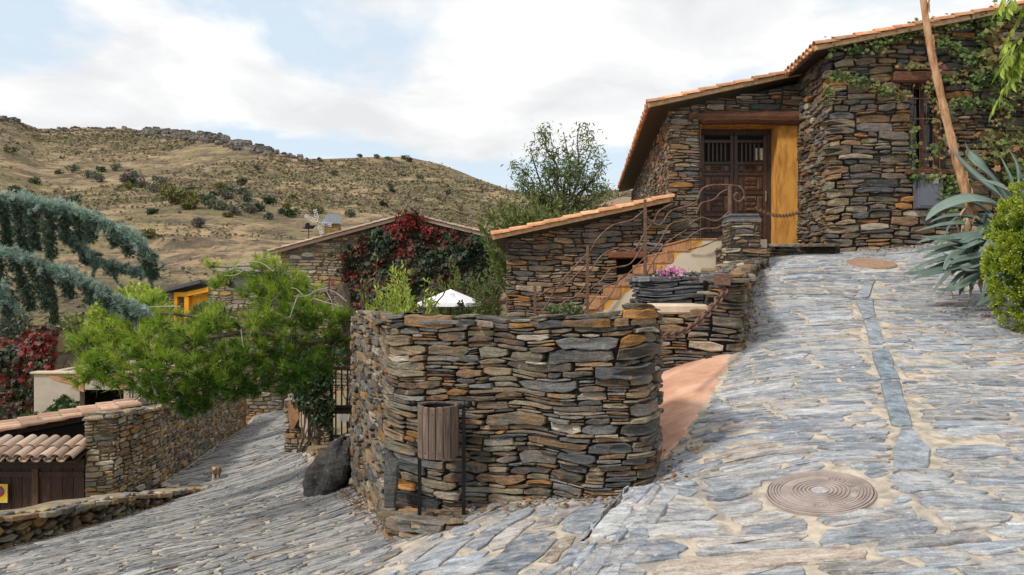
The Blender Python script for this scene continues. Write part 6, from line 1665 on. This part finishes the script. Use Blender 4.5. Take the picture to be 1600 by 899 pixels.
    for k in range(26):
        q = P(R.uniform(1505,1560),R.uniform(330,440),R.uniform(9.5,9.9)); e = Vector((R.uniform(-1,.6),R.uniform(-.7,.2),0)); L = R.uniform(.15,.34)
        blade(g, [q, q+e*L*.5+Vector((0,0,.03)), q+e*L+Vector((0,0,-L*.5)), q+e*L*.8+Vector((0,0,-L*1.0))], R.uniform(.02,.035), .006, R, fold=.8)
    mk('dry_leaves', g, [plain('dry_agave_leaf', (.34,.2,.11), .8, .4, 8, bstr=.4, rnd=.4, col2=(.5,.38,.26))], t)
    g = G(); pts = spline([P(1535,400,10.0),P(1513,315,10.0),P(1492,240,10.0),P(1468,140,10.0),P(1448,40,9.95),P(1436,-70,9.9)], 7); n = len(pts)
    tube(g, pts, [(.062-.024*k/(n-1))*(1+.08*math.sin(k*2.1)) for k in range(n)], 11)
    for k in range(2, n-1):
        for j in range(1 if k % 2 else 0):
            an = R.uniform(0,2*PI); d = (pts[k+1 if k+1 < n else k]-pts[k-1]).normalized(); a, b_ = frame_axes(d); o = a*math.cos(an)+b_*math.sin(an)
            c = pts[k]+d*R.uniform(-.05,.05)+o*.05; blade(g, [c-d*.02, c+o*.004+d*.08, c+o*.02+d*.14, c+o*.022+d*.18], R.uniform(.012,.022), .004, R, fold=.3)
    ms, nt, bs = newmat('dry_flower_stalk', .75, .3); n1 = noise(nt, coords(nt,(6,6,1.2)), 3, 6, .65); lk(nt, ramp(nt, n1, [(.3,(.13,.06,.03)),(.45,(.36,.18,.085)),(.6,(.52,.31,.17)),(.72,(.5,.40,.29))]), bs.inputs['Base Color']); bump(nt, bs, n1, .7, .02)
    mk('flower_stalk', g, [ms], t)

def build_right_plants():
    rng = np.random.default_rng(111); R = random.Random(111)
    c = Vector((5.62,8.15,.33)); b = Vector((5.62,8.15,G1(5.62,8.15)-.03)); t = thing('golden_conifer', b, 'rounded bright yellow-green conifer shrub at the right edge', 'shrub')
    gs = G(); gl = G(); tube(gs, [b, b+Vector((0,0,1.2))], [.05,.02], 7)
    for k in range(14): e = c+Vector((R.uniform(-.35,.35),R.uniform(-.35,.35),R.uniform(-.6,.75))); tube(gs, wander(b+Vector((0,0,.15)), e, R, .1), .01, 4)
    n = 15000; d = unit(rng.normal(size=(n,3))); lump = 1+.09*np.sin(d[:,0]*9+d[:,2]*7)*np.sin(d[:,1]*8-d[:,2]*11+1)+.05*np.sin(d[:,2]*23+d[:,0]*17)
    q = (.72+.28*rng.random(n)**.5)*lump; sh = np.array([.50,.50,.86])
    taper = 1-.12*np.clip(d[:,2],0,1)
    pos = np.array(c)+d*sh*q[:,None]; pos[:,:2] = np.array(c)[:2]+(pos[:,:2]-np.array(c)[:2])*taper[:,None]
    nc = 620; dc = unit(rng.normal(size=(nc,3))); lump = 1+.13*np.sin(dc[:,0]*7+dc[:,2]*6)*np.sin(dc[:,1]*8-dc[:,2]*9+1)+rng.normal(0,.025,nc); cen = np.array(c)+dc*sh*(.90*lump)[:,None]
    cen[:,:2] = np.array(c)[:2]+(cen[:,:2]-np.array(c)[:2])*(1-.12*np.clip(dc[:,2],0,1))[:,None]
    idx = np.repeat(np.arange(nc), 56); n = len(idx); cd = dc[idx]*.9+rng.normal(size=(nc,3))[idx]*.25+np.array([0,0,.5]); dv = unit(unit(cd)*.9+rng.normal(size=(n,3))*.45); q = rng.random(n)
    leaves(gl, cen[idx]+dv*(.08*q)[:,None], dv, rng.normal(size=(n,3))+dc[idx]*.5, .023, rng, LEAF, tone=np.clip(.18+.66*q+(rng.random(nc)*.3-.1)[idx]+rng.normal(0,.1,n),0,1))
    n = 5000; d = unit(rng.normal(size=(n,3))); pos = np.array(c)+d*sh*rng.uniform(.3,.75,(n,1)); leaves(gl, pos, rng.normal(size=(n,3))+np.array([0,0,.4]), rng.normal(size=(n,3))+d, .06, rng, LEAF, tone=rng.uniform(0,.3,n))
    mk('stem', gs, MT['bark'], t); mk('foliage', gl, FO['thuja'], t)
    # tree with hanging leaflets
    b = Vector((7.3,9.3,.0)); t = thing('feather_leaved_tree', b, 'tree with long drooping feathered leaves at the top right corner', 'tree'); gs = G(); gl = G()
    top = Vector((7.1,9.2,3.2)); tube(gs, spline([b, b+Vector((-.1,0,1.5)), top], 5), [.09-.004*k for k in range(11)], 8)
    for k in range(26):
        an = R.uniform(0,2*PI) if k > 12 else PI+R.uniform(-.8,.8); s = top+Vector((0,0,R.uniform(-1.1,.9))); L = R.uniform(.75,1.15)
        e = Vector((math.cos(an),math.sin(an)*.9,0)); pts = spline([s, s+e*L*.5+Vector((0,0,.22)), s+e*L*.9+Vector((0,0,.05)), s+e*L*1.12+Vector((0,0,-.35))], 6); tube(gs, pts, [.012-.009*i/(len(pts)-1) for i in range(len(pts))], 4)
        pp = path_pts(pts, 30)[7:]; dv = np.gradient(pp, axis=0); sd = unit(np.cross(dv, np.array([0,0,1.0])))
        for sg in (1,-1):
            m = len(pp); leaves(gl, pp, sd*sg*1.0+unit(dv)*.7+np.array([0,0,-.45])+rng.normal(size=(m,3))*.12, np.cross(dv, sd)*-1+rng.normal(size=(m,3))*.02+np.array([0,0,.02]), .19, rng, LONG, tone=np.clip(rng.normal(.5,.2,m),0,1))
    mk('trunk', gs, MT['bark'], t); mk('crown', gl, FO['bright'], t)
    # creeper on the right-hand house wall
    t = thing('creeper', (7.5,13.1,.7), 'green and reddish creeper trailing over the right-hand house wall and window', 'creeper'); gl = G(); gs = G(); Y = 13.08
    strands = [([(1290,68),(1330,78),(1370,68),(1430,46),(1500,36),(1570,22)],520,12,.35),([(1298,116),(1330,124),(1370,136),(1412,150)],300,8,.3),([(1300,112),(1294,135),(1293,165)],70,6,.3),([(1462,56),(1480,70),(1505,86),(1535,100)],260,9,.3),([(1455,122),(1500,118),(1540,124),(1590,140)],300,10,.35),([(1482,162),(1525,158),(1572,166)],240,9,.3),([(1375,66),(1372,84)],40,6,.3),([(1440,130),(1452,150),(1470,200),(1450,250)],150,14,.75),([(1428,190),(1424,220),(1430,262)],70,7,.4),([(1420,272),(1450,278),(1475,272)],150,8,.35),([(1400,106),(1440,102),(1470,108)],70,6,.85),([(1545,30),(1560,120),(1575,220),(1590,300)],500,20,.5),([(1475,330),(1490,290),(1520,250),(1560,230),(1600,235)],420,20,.42),([(1600,40),(1660,60),(1720,90)],300,30,.45)]
    for (pp, n, wpx, tone) in strands:
        pts = spline([P(q[0],q[1],Y) for q in pp], 6); tube(gs, pts, .009, 5)
        n = int(n*.62)
        q = path_pts(pts, 80)[rng.integers(0,80,n)]; w = wpx/F*Y
        q = q+np.stack([rng.normal(0,w*.55,n), -.10*rng.random(n)-.02, rng.normal(0,w*.55,n)-.02],1)
        leaves(gl, q, rng.normal(size=(n,3))*.55+np.array([0,-.35,-.7]), rng.normal(size=(n,3))*.45+np.array([0,-1,.55]), .066, rng, IVYL, tone=np.clip(tone+rng.normal(0,.2,n),0,1))
    n = 2300; x = rng.uniform(1518,1720,n); y = rng.uniform(18,340,n); keepm = (np.sin(x*.045+y*.02)+np.sin(y*.043-x*.03)+rng.normal(0,.5,n)) > .05; keepm &= ~((y > 168) & (y < 205) & (x < 1590)); x, y = x[keepm], y[keepm]; n = len(x)
    pos = np.stack([(x-800)/F*Y, Y-.22*rng.random(n)-.02, (449.5-y)/F*Y],1)
    leaves(gl, pos, rng.normal(size=(n,3))*.6+np.array([0,-.35,-.7]), rng.normal(size=(n,3))*.5+np.array([0,-1,.55]), .10, rng, IVYL, tone=np.clip(.42+.3*np.sin(x*.05+y*.07)+rng.normal(0,.18,n),0,1))
    mk('stem', gs, MT['bark'], t); mk('leaves', gl, FO['ivy_mix'], t)

def upright(name, c, h, r, nst, nl, size, mat, label, cat, seed, shape=LONG, group=None):
    """clump of upright leafy stems"""
    rng = np.random.default_rng(seed); R = random.Random(seed); c = Vector(c); t = thing(name, c, label, cat, group); gs = G(); gl = G()
    for k in range(nst):
        a = R.uniform(0,2*PI); q = R.random()**.6; hh = h*R.uniform(.55,1.0)*(1-.3*q)
        s = c+Vector((math.cos(a)*r*.35*q, math.sin(a)*r*.35*q, 0)); e = c+Vector((math.cos(a)*r*q*1.1, math.sin(a)*r*q*1.1, hh)); pts = wander(s, e, R, .06, 4); tube(gs, pts, [.009-.006*i/(len(pts)-1) for i in range(len(pts))], 4, cap=False)
        n = nl//nst; pp = path_pts(pts, 40)[rng.integers(8,40,n)]
        leaves(gl, pp+rng.normal(size=(n,3))*.02, rng.normal(size=(n,3))*.6+np.array([math.cos(a)*.3,math.sin(a)*.3,.8]), rng.normal(size=(n,3)), size, rng, shape, tone=np.clip(.35+.4*(pp[:,2]-c.z)/h+rng.normal(0,.18,n),0,1))
    mk('stem', gs, MT['bark'], t); mk('foliage', gl, FO[mat], t); return t

def gz(x, y): return float(_T0(x, y)[0])
def build_garden():
    x, y = -1.47, 10.2; upright('bright_shrub', (x,y,-1.9), 2.46, .50, 130, 10500, .075, 'bright', 'bright lime-green shrub rising behind the curved wall', 'shrub', 121)
    x, y = -2.0, 11.0; upright('shrub', (x,y,-2.1), 3.0, .32, 30, 1500, .085, 'olive', 'thin grey-green shrub left of the lime-green one', 'shrub', 122)
    c = P(712,420,32); upright('shrub', (c.x,32,-3.0), 4.6, 1.2, 46, 2600, .2, 'reed', 'tall willowy yellow-green shrub in front of the creeper gable', 'shrub', 123)
    c = P(660,425,24); upright('shrub', (c.x,24,-2.9), 3.7, .6, 26, 1100, .17, 'olive', 'dull green shrub between the parasol and the lime-green shrub', 'shrub', 124)
    c = P(765,400,27); upright('shrub', (c.x,27,-2.8), 4.3, .55, 30, 1500, .18, 'reed', 'loose green shrub hanging by the left end of the lean-to', 'shrub', 125)
    c = P(735,447,31.8); upright('shrub', (c.x,31.8,-2.8), 3.4, 1.0, 26, 900, .15, 'ivy_mix', 'rusty leaved shrub above the white parasol', 'shrub', 126)
    # weeds on the wall top
    for i, (px, d, lab) in enumerate(((868,5.75,'tuft of small green weeds on the curved wall top, the left of two'),(897,5.7,'tuft of small green weeds on the curved wall top, the right of two'))):
        c = P(px,487,d); upright('weed_tuft', (c.x,d,c.z-.03), .065, .10, 16, 150, .028, 'olive', lab, 'weeds', 130+i, LEAF)
    c = P(722,476,6.3); upright('weed_tuft', (c.x,6.3,c.z-.06), .10, .03, 6, 60, .03, 'dark', 'single small green sprig on the curved wall below the parasol', 'weeds', 133, LEAF)
    g = G(); tube(g, spline([P(672,490,6.0),P(683,472,6.0),P(692,462,6.0),P(697,450,6.0)],4), [.006]*12+[.002], 5); tube(g, [P(662,492,6.0),P(660,468,6.0),P(657,462,6.0)], .005, 5); tube(g, [P(660,470,6.0),P(662,452,6.0)], .012, 5)
    tag(mk('bare_stick', g, [MT['bark']]), 'bare twigs sticking up from the curved wall in front of the parasol', 'twig')
    # ivy bush beside the gate
    rng = np.random.default_rng(140); R = random.Random(140); b = Vector((-4.3,15.4,-3.4)); t = thing('climbing_shrub', b, 'dark leafy climber hanging beside the garden gate', 'climber'); gs = G(); gl = G()
    for (px, py, rp, n, tone) in ((490,560,26,420,.5),(500,590,24,460,.45),(485,620,28,520,.35),(500,650,18,260,.45),(510,555,18,220,.6),(470,600,22,260,.3),(535,556,14,120,.55),(514,630,10,120,.6),(512,665,7,60,.75)):
        c = P(px,py,15.5); tube(gs, wander(b, c, R, .12), .014, 5); p, d = blob_pts(c, rp/F*15.5, n, rng, .15)
        leaves(gl, p, rng.normal(size=(n,3))*.7+np.array([0,-.2,-.5]), rng.normal(size=(n,3))*.6+np.array([-.1,-.8,.5]), .085, rng, LEAF, tone=np.clip(tone+rng.normal(0,.2,n),0,1))
    mk('stem', gs, MT['bark'], t); mk('foliage', gl, FO['dark'], t)
    shrub('shrub', P(548,556,17), .55, 500, .1, 'ivy_red', 'small red leaved shrub above the garden gate', 'shrub', 141, base=(-3.6,17,-3.1))
    # middle distance trees
    def q(*a): return P(*a)
    tree('slender_tree', q(884,352,30)+Vector((0,0,-4)), q(884,322,30), [q(812,262,30),q(828,232,30.3),q(852,212,29.6),q(880,206,30.4),q(905,196,30),q(926,222,29.7),q(940,262,30.2),q(948,298,29.8),q(820,290,29.7),q(850,262,30.4),q(895,240,29.5),q(918,282,30.4),q(866,238,30),q(836,312,30)], .66, 6200, .17, 'tree_pale', 'slender open-crowned tree standing against the sky', 'tree', 151, .13, LONG, sub=6, droop=.6, tw=.5)
    upright('willow_bush', q(815,352,26)+Vector((0,0,-2.5)), 4.1, 1.45, 70, 4800, .24, 'reed', 'broad yellow-green bush left of the slender tree', 'bush', 152)
    upright('willow_bush', q(860,345,27)+Vector((0,0,-2.0)), 3.1, 1.0, 40, 2200, .22, 'reed', 'darker green bush below the slender tree', 'bush', 156)
    upright('willow_bush', q(936,338,28)+Vector((0,0,-2.5)), 3.3, .95, 40, 2400, .24, 'reed', 'small green bush right of the slender tree', 'bush', 153)
    # greenery behind the pine
    shrub('bush', q(150,525,23), 1.1, 1500, .15, 'reed', 'olive green bush between the cypress and the pine', 'bush', 158, base=(-12.6,23,-5.4), squash=(1.3,1,.9))
    shrub('bush', q(105,560,27), .9, 1100, .15, 'dark', 'dark bush at the foot of the cypress', 'bush', 159, base=(-15.6,27,-5.4))
    shrub('bush', q(215,485,19), .95, 2200, .13, 'bright', 'fresh yellow-green bush behind the pine at left', 'bush', 154, base=(-9.3,19.5,-5.4), squash=(1.2,1,.9))
    shrub('bush', q(330,500,27), 1.0, 1500, .16, 'reed', 'green bush below the orange framed hut', 'bush', 155, base=(-10.6,27,-5.4), squash=(1.3,1,1))
    shrub('bush', q(25,520,34), 1.25, 1600, .16, 'bush_grey', 'grey-green rounded bush left of the cypress', 'bush', 157, base=(-22,34,-6.3))

def build_litter():
    rng = np.random.default_rng(171); g = G()
    def scatter(pts, n, wdt, tone):
        p = path_pts([(a, b, 0) for a, b in pts], 60)[rng.integers(0,60,n)]; p = p+rng.normal(size=(n,3))*wdt; p[:,2] = Gs(p[:,0], p[:,1])+.022+rng.random(n)*.015
        leaves(g, p, rng.normal(size=(n,3))*np.array([1,1,.25]), rng.normal(size=(n,3))*.35+np.array([0,0,1]), .035, rng, LEAF, tone=np.clip(rng.normal(tone,.25,n),0,1))
    scatter([LW[0],LW[1],LW[2],LW[3]], 900, .13, .4); scatter([(6.0,12.9),(7.4,13.0),(8.6,13.0)], 500, .18, .5); scatter([(2.45,8.0),(2.8,9.0),(3.9,11.8)], 260, .06, .5); scatter([(6.0,9.3),(5.4,8.6)], 220, .25, .6)
    scatter([(-1.85,8.3),(-1.0,6.0),(-.6,5.5),(.3,5.15),(.95,5.0),(1.2,5.6)], 420, .07, .4); scatter([(-4.6,15.2),(-3.2,12)], 300, .3, .5)
    tag(mk('leaf_litter', g, [leafmat('dry_fallen_leaves', [(0,(.10,.06,.03)),(.5,(.24,.12,.05)),(1,(.36,.24,.12))], .1, .8)]), 'dry fallen leaves along the foot of the walls', 'leaves', kind='stuff')

# ------------------------------------------------------------------ hillside
def build_hillside():
    rng = np.random.default_rng(161); R = random.Random(161)
    B = [(16,234,8,'dark','small dark green bush high on the left slope'),(56,282,8,'dark','dark green conical bush alone on the left slope'),(20,295,9,'dark','dark green bush just above the upper cedar branch'),
         (113,263,10,'bush_grey',0),(136,271,11,'bush_grey',0),(161,276,12,'bush_grey',0),(202,278,16,'bush_bare','grey twiggy bush left of the large olive bush'),(241,292,13,'bush_grey',0),(222,288,8,'bush_grey',0),(272,303,23,'bush_olive','largest olive-green bush in the middle of the slope'),(305,316,14,'bush_olive','olive-green bush touching the right of the largest bush'),(331,310,11,'bush_grey',0),(348,320,12,'bush_grey',0),(364,328,11,'bush_bare',1),(376,299,8,'bush_grey',0),(391,326,10,'bush_bare',1),(355,306,8,'bush_grey',0),(309,348,10,'bush_bare',1),(233,366,10,'bush_olive','yellowish bush low on the slope beside the terrace path'),(418,338,7,'bush_grey',0),(180,262,8,'bush_grey',0),(90,268,6,'bush_grey',0),(236,330,7,'dark','small dark bush below the largest olive bush'),(120,312,9,'dark','dark green bush peeping over the cedar branch'),(385,310,8,'bush_grey',0),(254,282,9,'bush_grey',0),
         (562,243,4,'bush_bare',2),(590,244,5,'bush_bare',2),(605,247,4,'bush_grey',2),(632,246,5,'dark','dark little tree on the skyline of the right hill'),(641,250,5,'dark',2),(498,249,4,'bush_grey',2),(655,276,5,'bush_grey',0),(700,300,5,'bush_grey',0),(610,290,5,'bush_grey',0),(520,270,6,'bush_grey',0),(440,330,6,'bush_grey',0),(400,262,5,'bush_grey',0)]
    for k in range(34):
        u = R.random(); a = (R.gauss(345,32), R.gauss(314,11)) if u < .55 else ((R.gauss(190,45), R.gauss(280,8)) if u < .8 else (R.uniform(290,620), R.uniform(262,350)))
        B.append((a[0], a[1], R.uniform(5,11), R.choice(['bush_grey','bush_grey','bush_olive','dark']), 3))
    lab = {3:('small shaggy bush among the many on the hillside','small hillside bushes'), 0:('grey-green bush on the dry hillside','grey-green bushes on the hillside'),1:('pale twiggy bush at the right of the bush cluster','twiggy bushes on the hillside'),2:('tiny bush on the skyline of the right-hand hill','tiny skyline bushes')}
    for (px, py, r, mat, l) in B:
        c = hill_pt(px, py+r*.75); rr = r/F*c.y
        gl = G(); gs = G(); n = int(90+r*26)
        t = thing('hillside_bush', c, l if isinstance(l, str) else lab[l][0], 'bush', None if isinstance(l, str) else lab[l][1])
        for k in range(5):
            cc = np.array(c)+np.array([rng.normal(0,.42), rng.normal(0,.42), .62+rng.normal(0,.16)])*rr; m = n//5
            p, d = blob_pts(cc, rr*.58, m, rng, .3, (1,1,.8)); leaves(gl, p, d+rng.normal(size=(m,3))*.5+np.array([0,0,.4]), d+rng.normal(size=(m,3))*.4+np.array([0,0,.5]), max(.35,rr*.19), rng, LEAF)
            tube(gs, [c, Vector(cc)], [.05*rr+.03,.02], 4)
        mk('stem', gs, MT['bark'], t); mk('foliage', gl, FO[mat], t)
    # scrub nobody could count
    gl = G(); N = 26000; px = rng.uniform(-350,1050,N); tt = rng.random(N)**.9*.98+.01
    x, d, z = hill(px, tt)
    dens = fbm(x*.045, d*.05, 12, 4)+.35*np.sin(d*.13+x*.02)
    k = dens+rng.normal(0,.35,N) > -.02; x, d, z = x[k], d[k], z[k]; n = len(x)
    for j in range(5):
        s = rng.uniform(.18,.44,n)*(.55+d/300)
        pos = np.stack([x+rng.normal(0,.6,n)*(.5+d/200), d+rng.normal(0,.5,n), z+rng.uniform(-.05,.2,n)*s], 1)
        leaves(gl, pos, rng.normal(size=(n,3))*np.array([1,1,.35])+np.array([0,0,.15]), rng.normal(size=(n,3))*.5+np.array([0,-.5,.8]), s*1.3, rng, (LEAF[0]*np.array([2.0,1,1]), LEAF[1]))
    tag(mk('scrub', gl, [FO['scrub']], origin=(0,120,0)), 'dark low scrub scattered over the dry hillside', 'scrub', kind='stuff')
    # rock band along the crest
    g = G()
    for k in range(520):
        u = R.random(); pxx = R.uniform(225,420) if u < .45 else (R.uniform(60,480) if u < .85 else R.uniform(-260,40))
        t_ = 1.0-R.random()**1.6*(.05 if 200 < pxx < 430 else .03)
        xx, dd, zz = hill(np.array([pxx]), np.array([t_])); s = R.uniform(.3,1.0)*(1.4 if 220 < pxx < 420 or -20 < pxx < 30 else .85)
        c = Vector((xx[0], dd[0], zz[0]+s*.25)); n = R.choice([5,6,7]); v = []; hz = R.uniform(.7,1.7)
        for (h, q) in ((-.9,1.0),(.15*hz,1.05),(.62*hz,R.uniform(.5,.95))):
            for i in range(n): a = 2*PI*i/n+h*.4; v.append(c+Vector((math.cos(a)*s*q*R.uniform(.8,1.25)*1.15, math.sin(a)*s*q*R.uniform(.8,1.2), h*s*R.uniform(.8,1.15))))
        v.append(c+Vector((0,0,.66*s*hz)))
        g.add(v, [f for r_ in range(2) for i in range(n) for f in ((r_*n+i, r_*n+(i+1)%n, (r_+1)*n+(i+1)%n, (r_+1)*n+i),)]+[(2*n+i, 2*n+(i+1)%n, 3*n) for i in range(n)], 0)
    mr = stone_mat('crest_rock', [(0,(.09,.08,.07)),(.4,(.14,.12,.10)),(.75,(.20,.17,.135))], strata=(.5,.5,1.2), rust=(.2,.15,.08), rust_amt=.4, lich=.2, bstr=.8, bdist=.3)
    tag(mk('cliff', g, [mr], origin=(-120,230,50)), kind='structure')

# ------------------------------------------------------------------ sky, light, camera
def build_light():
    w = bpy.data.worlds.new('World'); SC.world = w; w.use_nodes = True; nt = w.node_tree; nt.nodes.clear()
    out = nt.nodes.new('ShaderNodeOutputWorld'); bg = nt.nodes.new('ShaderNodeBackground'); bg.inputs['Strength'].default_value = SKYS
    sky = nt.nodes.new('ShaderNodeTexSky'); sky.sky_type = 'NISHITA'; sky.sun_disc = False; sky.sun_elevation = math.radians(SUN_EL); sky.sun_rotation = math.radians(SUN_AZ); sky.dust_density = 2.0; sky.ozone_density = 1.2; sky.altitude = 400
    tc = nt.nodes.new('ShaderNodeTexCoord'); sx = nt.nodes.new('ShaderNodeSeparateXYZ'); lk(nt, tc.outputs['Generated'], sx.inputs[0])
    zz = mth(nt, 'ADD', mth(nt, 'MAXIMUM', sx.outputs[2], 0.0), .22)
    cx = nt.nodes.new('ShaderNodeCombineXYZ'); lk(nt, mth(nt, 'DIVIDE', sx.outputs[0], zz), cx.inputs[0]); lk(nt, mth(nt, 'DIVIDE', sx.outputs[1], zz), cx.inputs[1])
    mp = nt.nodes.new('ShaderNodeMapping'); mp.inputs['Location'].default_value = CLOUD_OFF; lk(nt, cx.outputs[0], mp.inputs['Vector'])
    n1 = noise(nt, mp.outputs[0], 1.15, 9, .52, .15); n2 = noise(nt, mp.outputs[0], 2.6, 7, .55, .3)
    cov = mth(nt, 'ADD', n1, mth(nt, 'MULTIPLY', sx.outputs[0], .06))
    fac = maprange(nt, cov, .425, .485, 0.05, 1)
    fac = mth(nt, 'MAXIMUM', fac, maprange(nt, sx.outputs[2], .16, .04, 0, .92))
    cl = ramp(nt, n2, [(.34,CL_DK),(.5,CL_MD),(.62,CL_LT)])
    skyc = mixc(nt, sky.outputs[0], (6.9,8.1,9.2), .78)
    c = mixc(nt, skyc, cl, fac); lk(nt, c, bg.inputs['Color']); lk(nt, bg.outputs[0], out.inputs[0])
    L = bpy.data.lights.new('sun', 'SUN'); L.energy = SUN_E; L.angle = math.radians(SUN_ANG); L.color = (1,.94,.86)
    o = bpy.data.objects.new('sun', L); COL.objects.link(o)
    az = math.radians(SUN_AZ); el = math.radians(SUN_EL); d = Vector((math.sin(az)*math.cos(el), math.cos(az)*math.cos(el), math.sin(el)))
    o.rotation_euler = d.to_track_quat('Z', 'Y').to_euler(); o.location = (-8,-6,14)
    cam = bpy.data.cameras.new('camera'); co = bpy.data.objects.new('camera', cam); COL.objects.link(co); co.rotation_euler = (PI/2,0,0); cam.sensor_width = 36; cam.lens = 27; cam.clip_start = .05; cam.clip_end = 2000; SC.camera = co
    v = SC.view_settings; v.view_transform = 'Standard'; v.look = 'None'; v.exposure = EXPO; v.gamma = 1; v.use_curve_mapping = False
    SC.cycles.max_bounces = 6; SC.cycles.diffuse_bounces = 3; SC.cycles.transparent_max_bounces = 6; SC.cycles.use_denoising = True
SUN_EL, SUN_AZ, SUN_E, SUN_ANG, SKYS, EXPO = 46, -125, 2.8, 8, .10, .22
CL_DK, CL_MD, CL_LT = (7.1,7.2,7.4), (8.2,8.25,8.3), (9.4,9.4,9.4); CLOUD_OFF = (4.4,8.8,0)

import time as _t
def run(f):
    t0 = _t.time(); f(); print('%-18s %.1f' % (f.__name__, _t.time()-t0))
random.seed(1)
mh, mh2 = build_street()
run(build_terrain); run(build_big_wall); run(build_bin); run(build_retaining); run(build_chains); run(build_stairs); run(build_house)
manhole(mh, .285, 'large round manhole cover with raised rings in the paving', True)
manhole(mh2, .34, 'small rusty brown cover far up the paved slope', False)
run(build_left); run(build_gate); run(build_far); run(build_cat); run(build_pine); run(build_cedar); run(build_agave); run(build_right_plants); run(build_garden); run(build_litter); run(build_hillside); run(build_light)
